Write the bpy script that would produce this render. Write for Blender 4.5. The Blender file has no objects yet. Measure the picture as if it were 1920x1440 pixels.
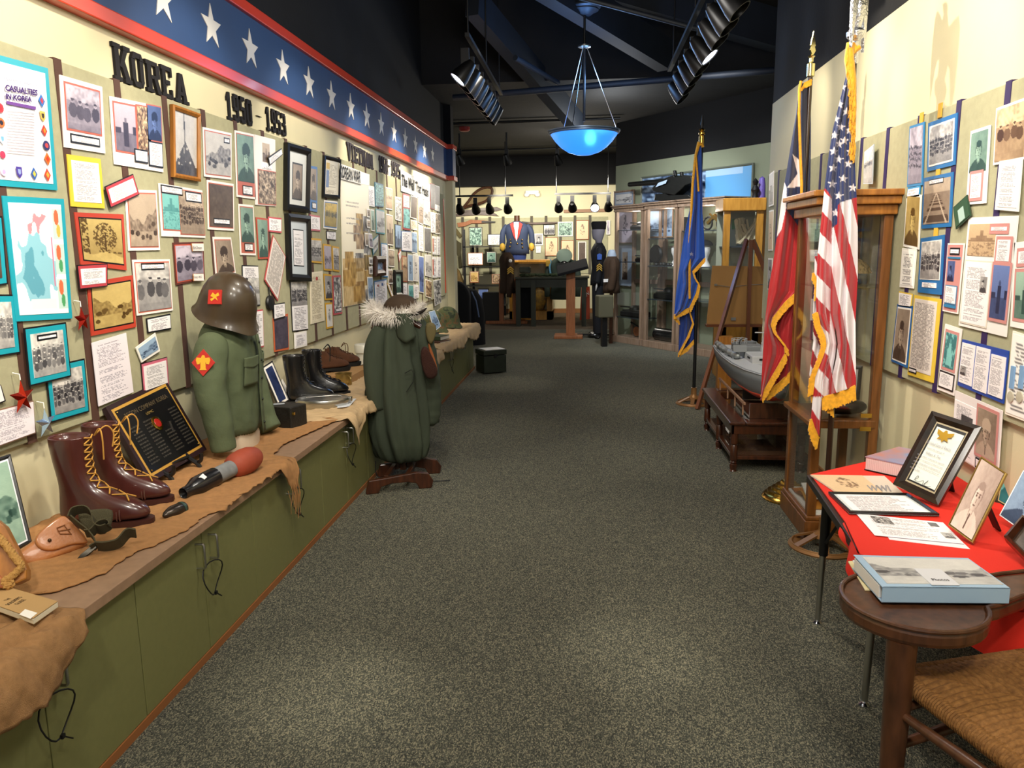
import bpy, bmesh, math, random
import numpy as np
from mathutils import Vector, Matrix
random.seed(7)
PI = math.pi
SC = bpy.context.scene
COL = SC.collection
H = 1.55
# ---------------------------------------------------------------- camera (level tripod height, looking down the gallery)
FPX = 1448.0
_vy = Vector((142.0, -261.0, FPX)); _vz = Vector((90.0, 8080.0, FPX))
_Y = _vy.normalized(); _Z = -_vz.normalized(); _Z = (_Z - _Y * _Z.dot(_Y)).normalized(); _X = _Y.cross(_Z)
cam_d = bpy.data.cameras.new('camera'); cam = bpy.data.objects.new('camera', cam_d); COL.objects.link(cam)
cam_d.sensor_fit = 'HORIZONTAL'; cam_d.sensor_width = 36.0; cam_d.lens = 36.0 * FPX / 1920.0
cam_d.clip_start = 0.05; cam_d.clip_end = 100
# columns of the camera matrix: right, up, back, in world axes
cam.matrix_world = Matrix(((_X[0], -_X[1], -_X[2], 0), (_Y[0], -_Y[1], -_Y[2], 0), (_Z[0], -_Z[1], -_Z[2], H), (0, 0, 0, 1)))
SC.camera = cam
def ray(px, py):
    d = Vector((px - 960.0, py - 720.0, FPX)); return Vector((_X.dot(d), _Y.dot(d), _Z.dot(d)))
def onX(px, py, X): d = ray(px, py); t = X / d[0]; return Vector((X, d[1] * t, H + d[2] * t))
def onY(px, py, Y): d = ray(px, py); t = Y / d[1]; return Vector((d[0] * t, Y, H + d[2] * t))
def onZ(px, py, Z): d = ray(px, py); t = (Z - H) / d[2]; return Vector((d[0] * t, d[1] * t, Z))
# ---------------------------------------------------------------- colour management, world
vs = SC.view_settings; SC.display_settings.display_device = 'sRGB'
vs.view_transform = 'Standard'; vs.look = 'None'; vs.gamma = 1.0; vs.use_curve_mapping = False; vs.exposure = 0.35
W = bpy.data.worlds.new('world'); SC.world = W; W.use_nodes = True
W.node_tree.nodes['Background'].inputs[0].default_value = (1.0, 0.96, 0.9, 1); W.node_tree.nodes['Background'].inputs[1].default_value = 0.27
def spot(name, loc, target, power, angle=50, color=(1, 0.87, 0.66), blend=0.6, size=0.06):
    d = bpy.data.lights.new(name, 'SPOT'); d.energy = power; d.spot_size = math.radians(angle); d.spot_blend = blend; d.color = color; d.shadow_soft_size = size
    o = bpy.data.objects.new(name, d); COL.objects.link(o); o.location = loc
    o.rotation_euler = (Vector(target) - Vector(loc)).to_track_quat('-Z', 'Y').to_euler(); return o
WARM = (1, 0.89, 0.71); COOL = (0.75, 0.88, 1.0)
def area(name, loc, target, power, sx, sy, color):
    d = bpy.data.lights.new(name, 'AREA'); d.energy = power; d.shape = 'RECTANGLE'; d.size = sx; d.size_y = sy; d.color = color
    o = bpy.data.objects.new(name, d); COL.objects.link(o); o.location = loc
    o.rotation_euler = (Vector(target) - Vector(loc)).to_track_quat('-Z', 'Y').to_euler(); return o
for i, y in enumerate((1.2, 2.3, 3.6, 5.1, 6.6, 8.0, 9.3)):
    spot('track_spot_left', (-0.85 if y < 5.5 else -1.22, y, 3.05), (-2.03, y + 0.35, 1.95), (140, 125, 80, 65, 80, 170, 260)[i], 66, WARM)
for i, y in enumerate((1.3, 2.2, 3.3, 4.4, 5.6)):
    spot('track_spot_right', (0.5 if y < 4.9 else 1.0, y - 0.5, 3.05), (1.53, y + 0.5, 1.9), (60, 45, 85, 50, 45)[i], 60, WARM)
EG = Vector((1.222, 3.92, 2.56)); WS = onX(1766, 128, 1.53); DL = (EG - WS).normalized()
spot('eagle_spot', EG + DL * 1.8, WS + Vector((0, 0, -.2)), 190, 62, WARM, 0.5, 0.02)
for (x, y, tx, ty, p, a) in ((-0.6, -0.3, -1.8, 2.6, 170, 60), (-0.6, 2.0, -1.7, 4.0, 110, 55), (0.3, -0.4, 1.4, 2.5, 120, 60), (0.2, 1.0, 1.3, 3.9, 90, 50),
        (-0.9, 3.4, -1.7, 5.0, 80, 55), (0.1, 6.5, 1.0, 7.8, 80, 50), (0.2, 4.2, 1.1, 6.0, 90, 50), (-0.9, 7, -1.7, 9.2, 90, 50), (.2, 8.2, 1.0, 10.5, 60, 45)):
    spot('ceiling_spot', (x, y, 3.3), (tx, ty, 0.5), p, a, (1, 0.92, 0.78), 0.8, 0.1)
for (px, py, p, a) in ((590, 1285, 40, 13), (690, 1320, 22, 12), (1180, 1225, 34, 11), (1240, 1180, 20, 14), (1330, 1345, 30, 13), (1100, 860, 14, 24), (930, 800, 14, 20), (960, 720, 16, 20), (960, 930, 10, 30), (1040, 650, 24, 40), (1140, 1000, 10, 30)):
    q = onZ(px, py, 0); spot('floor_pool', (q.x * .7, q.y - .5, 3.3), q, p * 3.2, a * 1.15, (1, 0.93, 0.76), 0.9, 0.05)
spot('case_spot', (0.1, 9.6, 3.3), (1.2, 11.8, 1.4), 240, 75, (0.9, 0.95, 1.0), 0.8)
spot('case_spot', (1.0, 7.9, 3.3), (2.3, 10.3, 1.6), 200, 75, (0.95, 0.97, 1.0), 0.8)
for (x, tx) in ((-2.8, -2.9), (-1.7, -1.6), (-0.7, -0.6), (0.3, 0.1)):
    spot('far_spot', (x, 14.9, 2.75), (tx, 18, 1.45), 230, 80, (1, 0.93, 0.78), 0.8)
for (x, y, z, p, c) in ((0.0, 7.75, 3.08, 34, (0.25, 0.5, 1.0)), (0.0, 2.5, 2.9, 66, (1, 0.94, 0.84)), (0.1, 0.4, 2.8, 72, (1, 0.94, 0.84)), (-0.2, 5.0, 3.0, 42, (1, 0.95, 0.88)), (-0.4, 14.5, 2.6, 50, (1, 0.92, .8)), (0.3, 11.0, 3.0, 30, (0.9, 0.95, 1.0))):  # first is the pendant lamp; the others are added fill without fixtures
    d = bpy.data.lights.new('pendant_and_fill_glow', 'POINT'); d.energy = p; d.color = c; d.shadow_soft_size = 0.25
    o = bpy.data.objects.new('pendant_and_fill_glow', d); COL.objects.link(o); o.location = (x, y, z)
# ---------------------------------------------------------------- materials
def s2l(c): return c / 12.92 if c <= 0.04045 else ((c + 0.055) / 1.055) ** 2.4
def rgb(h):
    if isinstance(h, (tuple, list)): return tuple(h)
    h = h.lstrip('#'); return tuple(s2l(int(h[i:i + 2], 16) / 255) for i in (0, 2, 4))
MATS = {}
def mat(name, col, rough=0.6, metal=0.0, var=0.0, scale=20, bump=0.0, bscale=60, trans=0.0, emit=0.0, coat=0.0, sheen=0.0, col2=None, stretch=None, alpha=1.0, ior=1.45, wave=None):
    if name in MATS: return MATS[name]
    m = bpy.data.materials.new(name); m.use_nodes = True; nt = m.node_tree; p = nt.nodes['Principled BSDF']
    c = rgb(col); p.inputs['Base Color'].default_value = (*c, 1); p.inputs['Roughness'].default_value = rough; p.inputs['Metallic'].default_value = metal
    p.inputs['IOR'].default_value = ior
    if trans: p.inputs['Transmission Weight'].default_value = trans
    if coat: p.inputs['Coat Weight'].default_value = coat; p.inputs['Coat Roughness'].default_value = 0.12
    if sheen: p.inputs['Sheen Weight'].default_value = sheen
    if alpha < 1: p.inputs['Alpha'].default_value = alpha
    if emit: p.inputs['Emission Color'].default_value = (*c, 1); p.inputs['Emission Strength'].default_value = emit
    if var or col2 or bump or wave:
        tc = nt.nodes.new('ShaderNodeTexCoord'); mp = nt.nodes.new('ShaderNodeMapping'); nt.links.new(tc.outputs['Object'], mp.inputs[0])
        if stretch: mp.inputs['Scale'].default_value = stretch
    if var or col2:
        if wave:
            n = nt.nodes.new('ShaderNodeTexWave'); n.inputs['Scale'].default_value = wave; n.inputs['Distortion'].default_value = 3.0; n.inputs['Detail'].default_value = 3
            out = n.outputs['Fac']
        else:
            n = nt.nodes.new('ShaderNodeTexNoise'); n.inputs['Scale'].default_value = scale; n.inputs['Detail'].default_value = 6; out = n.outputs['Fac']
        nt.links.new(mp.outputs[0], n.inputs['Vector'])
        r = nt.nodes.new('ShaderNodeValToRGB'); c2 = rgb(col2) if col2 else tuple(x * (1 - var) for x in c); c1 = c if col2 else tuple(min(1, x * (1 + var)) for x in c)
        r.color_ramp.elements[0].position = 0.3; r.color_ramp.elements[1].position = 0.7
        r.color_ramp.elements[0].color = (*c2, 1); r.color_ramp.elements[1].color = (*c1, 1)
        nt.links.new(out, r.inputs[0]); nt.links.new(r.outputs[0], p.inputs['Base Color'])
    if bump:
        n2 = nt.nodes.new('ShaderNodeTexNoise'); n2.inputs['Scale'].default_value = bscale; n2.inputs['Detail'].default_value = 4
        nt.links.new(mp.outputs[0], n2.inputs['Vector'])
        bp = nt.nodes.new('ShaderNodeBump'); bp.inputs['Strength'].default_value = bump; bp.inputs['Distance'].default_value = 0.01
        nt.links.new(n2.outputs['Fac'], bp.inputs['Height']); nt.links.new(bp.outputs[0], p.inputs['Normal'])
    MATS[name] = m; return m
def attr_mat(name, rough=0.35, bump=0.0, bscale=200, sheen=0):
    if name in MATS: return MATS[name]
    m = mat(name, 'ffffff', rough, bump=bump, bscale=bscale, sheen=sheen); nt = m.node_tree
    a = nt.nodes.new('ShaderNodeAttribute'); a.attribute_name = 'Col'; nt.links.new(a.outputs['Color'], nt.nodes['Principled BSDF'].inputs['Base Color'])
    return m
PRINT = attr_mat('print', 0.38); CLOTHP = attr_mat('satin_cloth', 0.5, 0.15, 300, 0.3)
# ---------------------------------------------------------------- mesh building
class B:
    def __init__(s): s.v = []; s.f = []; s.m = []; s.c = []; s.mi = 0; s.col = (1, 1, 1)
    def add(s, vs_, fs, cols=None):
        k = len(s.v); s.v += [tuple(v) for v in vs_]; s.f += [tuple(i + k for i in f) for f in fs]; s.m += [s.mi] * len(fs)
        s.c += (list(cols) if cols is not None else [s.col] * len(vs_)); return s
    def box(s, x0, x1, y0, y1, z0, z1, M=None):
        vs_ = [Vector((x, y, z)) for z in (z0, z1) for y in (y0, y1) for x in (x0, x1)]
        if M is not None: vs_ = [M @ v for v in vs_]
        return s.add(vs_, [(0, 2, 3, 1), (4, 5, 7, 6), (0, 1, 5, 4), (2, 6, 7, 3), (0, 4, 6, 2), (1, 3, 7, 5)])
    def cbox(s, c, d, rz=0, M=None):
        T = Matrix.Translation(Vector(c)) @ (M if M is not None else Matrix.Rotation(rz, 4, 'Z'))
        return s.box(-d[0] / 2, d[0] / 2, -d[1] / 2, d[1] / 2, -d[2] / 2, d[2] / 2, T)
    def bar(s, p, q, w, h=None, up=(0, 0, 1)):
        p = Vector(p); q = Vector(q); h = h or w; d = (q - p); L = d.length; z = d.normalized(); u = Vector(up)
        if abs(z.dot(u)) > 0.98: u = Vector((1, 0, 0))
        x = u.cross(z).normalized(); y = z.cross(x)
        M = Matrix(((x[0], y[0], z[0], p[0]), (x[1], y[1], z[1], p[1]), (x[2], y[2], z[2], p[2]), (0, 0, 0, 1)))
        return s.box(-w / 2, w / 2, -h / 2, h / 2, 0, L, M)
    def grid(s, fn, nu, nv, cu=False, cv=False, colfn=None):
        vs_ = []; cols = []
        for j in range(nv):
            for i in range(nu):
                u = i / (nu if cu else nu - 1); v = j / (nv if cv else nv - 1)
                vs_.append(fn(u, v))
                if colfn: cols.append(colfn(u, v))
        fs = []
        for j in range(nv if cv else nv - 1):
            for i in range(nu if cu else nu - 1):
                a = j * nu + i; b = j * nu + (i + 1) % nu; c = ((j + 1) % nv) * nu + (i + 1) % nu; d = ((j + 1) % nv) * nu + i
                fs.append((a, b, c, d))
        return s.add(vs_, fs, cols if colfn else None)
    def rings(s, rs, cap=True, closed=False):
        n = len(rs[0]); vs_ = [p for r in rs for p in r]; fs = []
        for j in range(len(rs) - 1 + (1 if closed else 0)):
            for i in range(n):
                a = j * n + i; b = j * n + (i + 1) % n; c = ((j + 1) % len(rs)) * n + (i + 1) % n; d = ((j + 1) % len(rs)) * n + i
                fs.append((a, b, c, d))
        if cap and not closed: fs.append(tuple(range(n))[::-1]); fs.append(tuple((len(rs) - 1) * n + i for i in range(n)))
        return s.add(vs_, fs)
    def tube(s, pts, r, n=8, cap=True, flat=1.0, closed=False):
        pts = [Vector(p) for p in pts]; rs = []; N = len(pts); rr = r if isinstance(r, (list, tuple)) else [r] * N
        t = (pts[1] - pts[0]).normalized(); u = Vector((0, 0, 1)) if abs(t.z) < 0.9 else Vector((1, 0, 0)); x = u.cross(t).normalized()
        for i in range(N):
            a = pts[i - 1] if (i > 0 or closed) else pts[i]; b = pts[(i + 1) % N] if (i < N - 1 or closed) else pts[i]
            t = (b - a).normalized(); x = (x - t * x.dot(t)).normalized(); y = t.cross(x)
            rs.append([pts[i] + (x * math.cos(2 * PI * k / n) + y * flat * math.sin(2 * PI * k / n)) * rr[i] for k in range(n)])
        return s.rings(rs, cap, closed)
    def lathe(s, prof, c=(0, 0, 0), n=20, M=None, cap=True, sx=1, sy=1):
        c = Vector(c); rs = []
        for r, z in prof:
            ring = [Vector((r * sx * math.cos(2 * PI * k / n), r * sy * math.sin(2 * PI * k / n), z)) for k in range(n)]
            rs.append([c + (M @ p if M is not None else p) for p in ring])
        return s.rings(rs, cap)
    def cyl(s, p, q, r, r2=None, n=14): return s.tube([p, q], [r, r if r2 is None else r2], n)
    def ell(s, c, r, n=16, m=10, M=None, cut=None):
        c = Vector(c); rs = []
        for j in range(m + 1):
            a = PI * (0.001 + 0.998 * j / m) - PI / 2
            if cut is not None and math.sin(a) < cut: continue
            ring = [Vector((r[0] * math.cos(a) * math.cos(2 * PI * k / n), r[1] * math.cos(a) * math.sin(2 * PI * k / n), r[2] * math.sin(a))) for k in range(n)]
            rs.append([c + (M @ p if M is not None else p) for p in ring])
        return s.rings(rs)
    def prism(s, poly, org, u, v, t, cap=True):
        """outline poly in (u, v) plane extruded along n=u x v by t"""
        org = Vector(org); u = Vector(u); v = Vector(v); n = u.cross(v).normalized() * t; k = len(poly)
        a = [org + u * p[0] + v * p[1] for p in poly]; vs_ = a + [p + n for p in a]
        fs = [tuple(range(k))[::-1], tuple(range(k, 2 * k))] + [(i, (i + 1) % k, k + (i + 1) % k, k + i) for i in range(k)]
        return s.add(vs_, fs)
ORG = {}
def obj(name, b, m=None, parent=None, smooth=False, bev=0.0, angle=40, sub=0, org=None, solid=0.0):
    me = bpy.data.meshes.new(name)
    vs_ = np.array(b.v, dtype=float).reshape(-1, 3)
    if parent is not None:
        po = ORG.get(parent.name, Vector((0, 0, 0))); o0 = po
    elif org is not None: o0 = Vector(org)
    else: o0 = Vector(((vs_[:, 0].min() + vs_[:, 0].max()) / 2, (vs_[:, 1].min() + vs_[:, 1].max()) / 2, vs_[:, 2].min()))
    me.from_pydata([(v[0] - o0[0], v[1] - o0[1], v[2] - o0[2]) for v in vs_], [], b.f)
    ms = m if isinstance(m, (list, tuple)) else [m]
    for q in ms: me.materials.append(q)
    if len(ms) > 1: me.polygons.foreach_set('material_index', b.m)
    if any(q in (PRINT, CLOTHP) for q in ms):
        at = me.color_attributes.new('Col', 'FLOAT_COLOR', 'POINT')
        a = np.ones((len(b.v), 4), dtype=np.float32); a[:, :3] = np.array(b.c, dtype=np.float32); at.data.foreach_set('color', a.ravel())
    if smooth:
        me.polygons.foreach_set('use_smooth', [True] * len(me.polygons))
        if angle < 180: me.set_sharp_from_angle(angle=math.radians(angle))
    me.update(); me.validate()
    o = bpy.data.objects.new(name, me); COL.objects.link(o)
    if parent is not None: o.parent = parent
    else: o.location = o0
    ORG[o.name] = o0
    if solid: q = o.modifiers.new('thick', 'SOLIDIFY'); q.thickness = solid; q.offset = 0
    if bev: q = o.modifiers.new('bevel', 'BEVEL'); q.width = bev; q.segments = 2; q.limit_method = 'ANGLE'
    if sub: q = o.modifiers.new('sub', 'SUBSURF'); q.levels = sub; q.render_levels = sub
    return o
def tag(o, label, cat, group=None, kind=None):
    o['label'] = label; o['category'] = cat
    if group: o['group'] = group
    if kind: o['kind'] = kind
    return o
def thing(name, label, cat, loc=(0, 0, 0), group=None):
    o = bpy.data.objects.new(name, None); COL.objects.link(o); o.location = loc; o.empty_display_size = 0.1; ORG[o.name] = Vector(loc)
    return tag(o, label, cat, group)
def struct(name, b, m, **k):
    o = obj(name, b, m, **k)
    if o.parent is None: o['kind'] = 'structure'
    return o
def dup(root, loc, rz=0, label=None, group=None):
    r = root.copy(); COL.objects.link(r); r.location = loc; r.rotation_euler = (0, 0, rz)
    if label: r['label'] = label
    if group: r['group'] = group
    for ch in list(root.children):
        c = ch.copy(); COL.objects.link(c); c.parent = r
        for g in list(ch.children):
            d = g.copy(); COL.objects.link(d); d.parent = c
    return r
def place(root, loc, rz=0): root.location = loc; root.rotation_euler = (0, 0, rz); return root
def text_b(b, s, org, u, v, width, height, depth=0.002, bold=0.0, space=1.0):
    """built-in font lettering fitted into width x height on the plane (u, v), raised by depth"""
    cu = bpy.data.curves.new('t', 'FONT'); cu.body = s; cu.size = 1; cu.offset = bold; cu.space_character = space; cu.resolution_u = 2
    o = bpy.data.objects.new('t', cu); COL.objects.link(o); dg = bpy.context.evaluated_depsgraph_get(); me = bpy.data.meshes.new_from_object(o.evaluated_get(dg))
    vs_ = [w.co.copy() for w in me.vertices]; fs = [tuple(p.vertices) for p in me.polygons]; bpy.data.objects.remove(o); bpy.data.curves.remove(cu); bpy.data.meshes.remove(me)
    if not vs_: return b
    x0 = min(p.x for p in vs_); x1 = max(p.x for p in vs_); y0 = min(p.y for p in vs_); y1 = max(p.y for p in vs_)
    u = Vector(u).normalized(); v = Vector(v).normalized(); n = u.cross(v); org = Vector(org)
    return b.add([org + u * ((p.x - x0) / (x1 - x0) * width) + v * ((p.y - y0) / max(1e-6, y1 - y0) * height) + n * depth for p in vs_], fs)
def catmull(pts, k=6):
    out = []; P = [Vector(p) for p in pts]; P = [P[0]] + P + [P[-1]]
    for i in range(1, len(P) - 2):
        for j in range(k):
            t = j / k; a, b, c, d = P[i - 1], P[i], P[i + 1], P[i + 2]
            out.append(0.5 * ((2 * b) + (c - a) * t + (2 * a - 5 * b + 4 * c - d) * t * t + (3 * b - a - 3 * c + d) * t ** 3))
    out.append(P[-2]); return out
def interp(tab, t):
    """piecewise linear lookup, tab = [(t, v...)]"""
    if t <= tab[0][0]: return tab[0][1:]
    for a, b in zip(tab, tab[1:]):
        if t <= b[0]:
            f = (t - a[0]) / (b[0] - a[0] + 1e-9); return tuple(x + (y - x) * f for x, y in zip(a[1:], b[1:]))
    return tab[-1][1:]
def smooth_noise(x, y, s=0):
    return (math.sin(x * 2.1 + s) + math.sin(y * 2.7 + s * 1.7) + math.sin((x + y) * 3.3 + s * 2.3) + math.sin((x - 1.7 * y) * 5.1 + s)) / 4
# shared materials
M_BLACK = mat('black_plastic', '0c0c0d', 0.45); M_BLKWOOD = mat('black_wood', '121112', 0.35, coat=0.3)
M_OAK = mat('oak', 'b0742f', 0.4, col2='8a5620', scale=6, stretch=(8, 8, 0.8), coat=0.25)
M_DOAK = mat('dark_oak', '7d4d22', 0.4, col2='57330f', scale=6, stretch=(8, 8, 0.8), coat=0.3)
M_PINE = mat('pine', 'a8683c', 0.5, col2='8a5029', scale=6, stretch=(8, 8, 0.8))
M_WALNUT = mat('walnut', '4a2a18', 0.38, col2='2e1a0e', scale=8, stretch=(6, 6, 1), coat=0.2)
M_MAHOG = mat('mahogany', '4c2715', 0.3, col2='2b150b', scale=8, stretch=(6, 6, 1), coat=0.5)
M_STEEL = mat('steel', 'b8b8b4', 0.28, 1.0); M_BRASS = mat('brass', 'c9a14a', 0.22, 1.0); M_CHROME = mat('chrome', 'd8dce6', 0.12, 1.0)
M_WHITE = mat('white_card', 'efece6', 0.6); M_OLIVE = mat('olive_cloth', '505a40', 0.85, var=0.15, scale=9, bump=0.8, bscale=13)
M_DARKG = mat('dark_green_cloth', '363e30', 0.85, var=0.2, scale=9, bump=0.9, bscale=9, stretch=(1, 1, .3))
M_GLASS = bpy.data.materials.new('clear_glass'); M_GLASS.use_nodes = True; _n = M_GLASS.node_tree; _n.nodes.clear()
_o = _n.nodes.new('ShaderNodeOutputMaterial'); _m = _n.nodes.new('ShaderNodeMixShader'); _t = _n.nodes.new('ShaderNodeBsdfTransparent'); _g = _n.nodes.new('ShaderNodeBsdfGlossy'); _f = _n.nodes.new('ShaderNodeLayerWeight'); _p = _n.nodes.new('ShaderNodeMath'); _p.operation = 'POWER'; _p.inputs[1].default_value = 3.5; _q = _n.nodes.new('ShaderNodeMath'); _q.operation = 'MULTIPLY_ADD'; _q.inputs[1].default_value = .6; _q.inputs[2].default_value = .035
_t.inputs[0].default_value = (.97, .98, .98, 1); _g.inputs['Roughness'].default_value = .03; _n.links.new(_f.outputs['Facing'], _p.inputs[0]); _n.links.new(_p.outputs[0], _q.inputs[0])
_n.links.new(_q.outputs[0], _m.inputs[0]); _n.links.new(_t.outputs[0], _m.inputs[1]); _n.links.new(_g.outputs[0], _m.inputs[2]); _n.links.new(_m.outputs[0], _o.inputs[0])
# ================================================================ THE ROOM
LW = -2.03; RW = 1.53
M_WALL = mat('cream_paint', 'cdc5a3', 0.75, var=0.03, scale=3, bump=0.05, bscale=120)
M_GREENW = mat('green_paint', '878d74', 0.75, var=0.03, scale=3)
M_DARK = mat('black_paint', '030305', 0.85, bump=0.1, bscale=30)
M_CEIL = mat('dark_ceiling', '131211', 0.85, var=0.25, scale=3, bump=0.3, bscale=20)
M_BEAM = mat('navy_painted_steel', '171d26', 0.6, var=0.15, scale=6)
def carpet(name, c0, c1, c2):
    m = bpy.data.materials.new(name); m.use_nodes = True; nt = m.node_tree; p = nt.nodes['Principled BSDF']; p.inputs['Roughness'].default_value = 0.95
    tc = nt.nodes.new('ShaderNodeTexCoord'); vo = nt.nodes.new('ShaderNodeTexVoronoi'); vo.inputs['Scale'].default_value = 300
    mp = nt.nodes.new('ShaderNodeMapping'); mp.inputs['Scale'].default_value = (1.0, 0.62, 1); nt.links.new(tc.outputs['Object'], mp.inputs[0]); nt.links.new(mp.outputs[0], vo.inputs['Vector'])
    wn = nt.nodes.new('ShaderNodeTexWhiteNoise'); wn.noise_dimensions = '3D'; nt.links.new(vo.outputs['Position'], wn.inputs['Vector'])
    n2 = nt.nodes.new('ShaderNodeTexNoise'); n2.inputs['Scale'].default_value = 22; n2.inputs['Detail'].default_value = 5; nt.links.new(tc.outputs['Object'], n2.inputs['Vector'])
    mx = nt.nodes.new('ShaderNodeMath'); mx.operation = 'MULTIPLY_ADD'; nt.links.new(wn.outputs['Value'], mx.inputs[0]); mx.inputs[1].default_value = 0.86
    m3 = nt.nodes.new('ShaderNodeMath'); m3.operation = 'MULTIPLY'; nt.links.new(n2.outputs['Fac'], m3.inputs[0]); m3.inputs[1].default_value = 0.16; nt.links.new(m3.outputs[0], mx.inputs[2])
    r = nt.nodes.new('ShaderNodeValToRGB'); e = r.color_ramp.elements; e[0].position = 0.12; e[0].color = (*rgb(c0), 1); e[1].position = 0.92; e[1].color = (*rgb(c2), 1)
    q = e.new(0.6); q.color = (*rgb(c1), 1); nt.links.new(mx.outputs[0], r.inputs[0]); nt.links.new(r.outputs[0], p.inputs['Base Color'])
    bp = nt.nodes.new('ShaderNodeBump'); bp.inputs['Strength'].default_value = 0.8; bp.inputs['Distance'].default_value = 0.006; bp.invert = True
    nt.links.new(vo.outputs['Distance'], bp.inputs['Height']); nt.links.new(bp.outputs[0], p.inputs['Normal']); return m
struct('floor', B().box(-7, 8, -1.5, 14.3, -0.1, 0), carpet('loop_carpet', '2c2e28', '55564a', '908a72'))
struct('floor', B().box(-7, 8, 14.3, 19, -0.1, 0), carpet('brown_carpet', '332a20', '5e5040', '8a7960'))
struct('trim_1', B().box(-7, 2.2, 14.27, 14.31, -0.02, 0.006), mat('carpet_strip', '7a7a6c', 0.7))
b = B().box(LW - 0.15, LW, -1.2, 11.2, 0, 2.5); struct('wall_left', b, M_WALL)
b = B().box(LW - 0.15, LW + 0.11, 11.2, 11.42, 0, 2.5); struct('wall_left_end', b, M_WALL, bev=0.01)
b = B().box(LW - 0.15, LW - 0.005, -1.2, 11.2, 2.95, 4.6).box(LW - 0.15, LW + 0.1, 11.2, 11.42, 2.95, 4.6); struct('wall_left_upper', b, M_DARK)
b = B().box(RW, RW + 0.16, -1.2, 6.95, 0, 2.695); struct('wall_right', b, M_WALL, bev=0.008)
b = B().box(RW + 0.005, RW + 0.16, -1.2, 6.95, 2.695, 4.6); struct('wall_right_upper', b, M_DARK)
struct('baseboard_right', B().box(RW - 0.014, RW, -1.2, 6.95, 0, 0.1), mat('brown_vinyl', '8a5c33', 0.5))
G0 = Vector((0.455, 13.27, 0)); G1 = Vector((4.46, 7.55, 0)); GD = (G1 - G0).normalized(); GN = Vector((GD.y, -GD.x, 0))  # room-side normal
if GN.y > 0: GN = -GN
def wallseg(p, q, n, t, z0, z1):
    b = B(); a = [p, q, q - n * t, p - n * t]; return b.add([Vector((c.x, c.y, z)) for z in (z0, z1) for c in a], [(3, 2, 1, 0), (4, 5, 6, 7), (0, 1, 5, 4), (1, 2, 6, 5), (2, 3, 7, 6), (3, 0, 4, 7)])
struct('wall_green', wallseg(G0, G1, GN, 0.15, 0, 2.82), M_GREENW)
struct('wall_green_upper', wallseg(G0, G1, GN * 0.98, 0.15, 2.82, 4.6), M_DARK)
struct('wall_far', B().box(-7, 4, 18.0, 18.15, 0, 2.87), M_WALL)
struct('wall_far_upper', B().box(-7, 4, 17.7, 18.15, 2.87, 3.5), M_DARK)
struct('baseboard_far', B().box(-7, 4, 17.985, 18.0, 0, 0.1), mat('brown_vinyl', '8a5c33', 0.5))
struct('ceiling', B().box(-7, 8, -1.5, 9.8, 4.6, 4.7), M_CEIL)
struct('ceiling_far', B().box(-7, 8, 9.8, 18.15, 3.5, 3.6).box(-7, 8, 9.8, 9.9, 3.6, 4.6), M_CEIL)
# ceiling beams, pipes
def cpipe(name, lab, p, q, r, m, box=False):
    b = B(); (b.bar(p, q, r, r * 2.0) if box else b.cyl(p, q, r)); return tag(obj(name, b, m, smooth=not box), lab, name.split('_')[-1])
cpipe('ceiling_beam', 'dark diagonal steel beam crossing the ceiling above the left track lights', onZ(886, 2, 3.9), onZ(1085, 235, 3.2), 0.14, M_BEAM, True)
cpipe('ceiling_beam', 'blue-lit diagonal beam running from the pendant lamp canopy to the right track', onZ(985, -60, 3.9), onZ(1247, 105, 3.6), 0.16, M_BEAM, True)
cpipe('ceiling_beam', 'wide blue-grey beam crossing the ceiling at the top right', onZ(1120, -40, 4.3), onZ(1470, 62, 3.9), 0.2, M_BEAM, True)
cpipe('sprinkler_pipe', 'long dark blue sprinkler pipe crossing behind the pendant lamp', onY(850, 183, 9.2), onY(1455, 132, 8.6), 0.035, M_BEAM)
cpipe('sprinkler_pipe', 'short diagonal blue pipe left of the pendant lamp', onY(966, 108, 8.0), onY(1046, 155, 9.0), 0.028, M_BEAM)
cpipe('sprinkler_pipe', 'thin pipe running above the beam at the top of the picture', onY(1060, -12, 7.0), onY(1330, 60, 7.0), 0.02, M_BEAM)
for i, (y, l) in enumerate(((232, 'nearest the lamp'), (283, 'nearest the far wall'))):
    p = onZ(852, y, 3.46); cpipe('ceiling_rail', 'thin black rail across the far ceiling, ' + l, (p.x - .3, p.y, 3.46), (p.x + 2.6 + i, p.y - .1, 3.46), 0.02, M_BLACK)
# ---- the star band, its red mouldings and its stars
M_NAVY = mat('navy_paint', '1d3a66', 0.55, var=0.05, scale=4); M_RED = mat('red_paint', 'c43a1a', 0.35, coat=0.3)
YE = 11.2; XE = LW + 0.11
b = B().box(LW - 0.02, LW + 0.03, -1.2, YE - .02, 2.50, 2.945).box(LW - 0.02, XE + 0.012, YE - 0.02, YE + 0.23, 2.50, 2.945)
band = struct('trim_2', b, M_NAVY)
b = B()
for z0, z1 in ((2.47, 2.535), (2.90, 2.965)):
    b.box(LW - 0.01, LW + 0.055, -1.2, YE - 0.03, z0, z1).box(LW - 0.01, XE + 0.03, YE - 0.045, YE + 0.25, z0, z1)
obj('red_moulding', b, M_RED, band, bev=0.006)
M_STAR = mat('star_white', 'd9d6d0', 0.45, 0.1)
def starpoly(R, r=0.4, k=5, a0=PI / 2): return [((R if i % 2 == 0 else R * r) * math.cos(a0 + PI * i / k), (R if i % 2 == 0 else R * r) * math.sin(a0 + PI * i / k)) for i in range(2 * k)]
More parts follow.
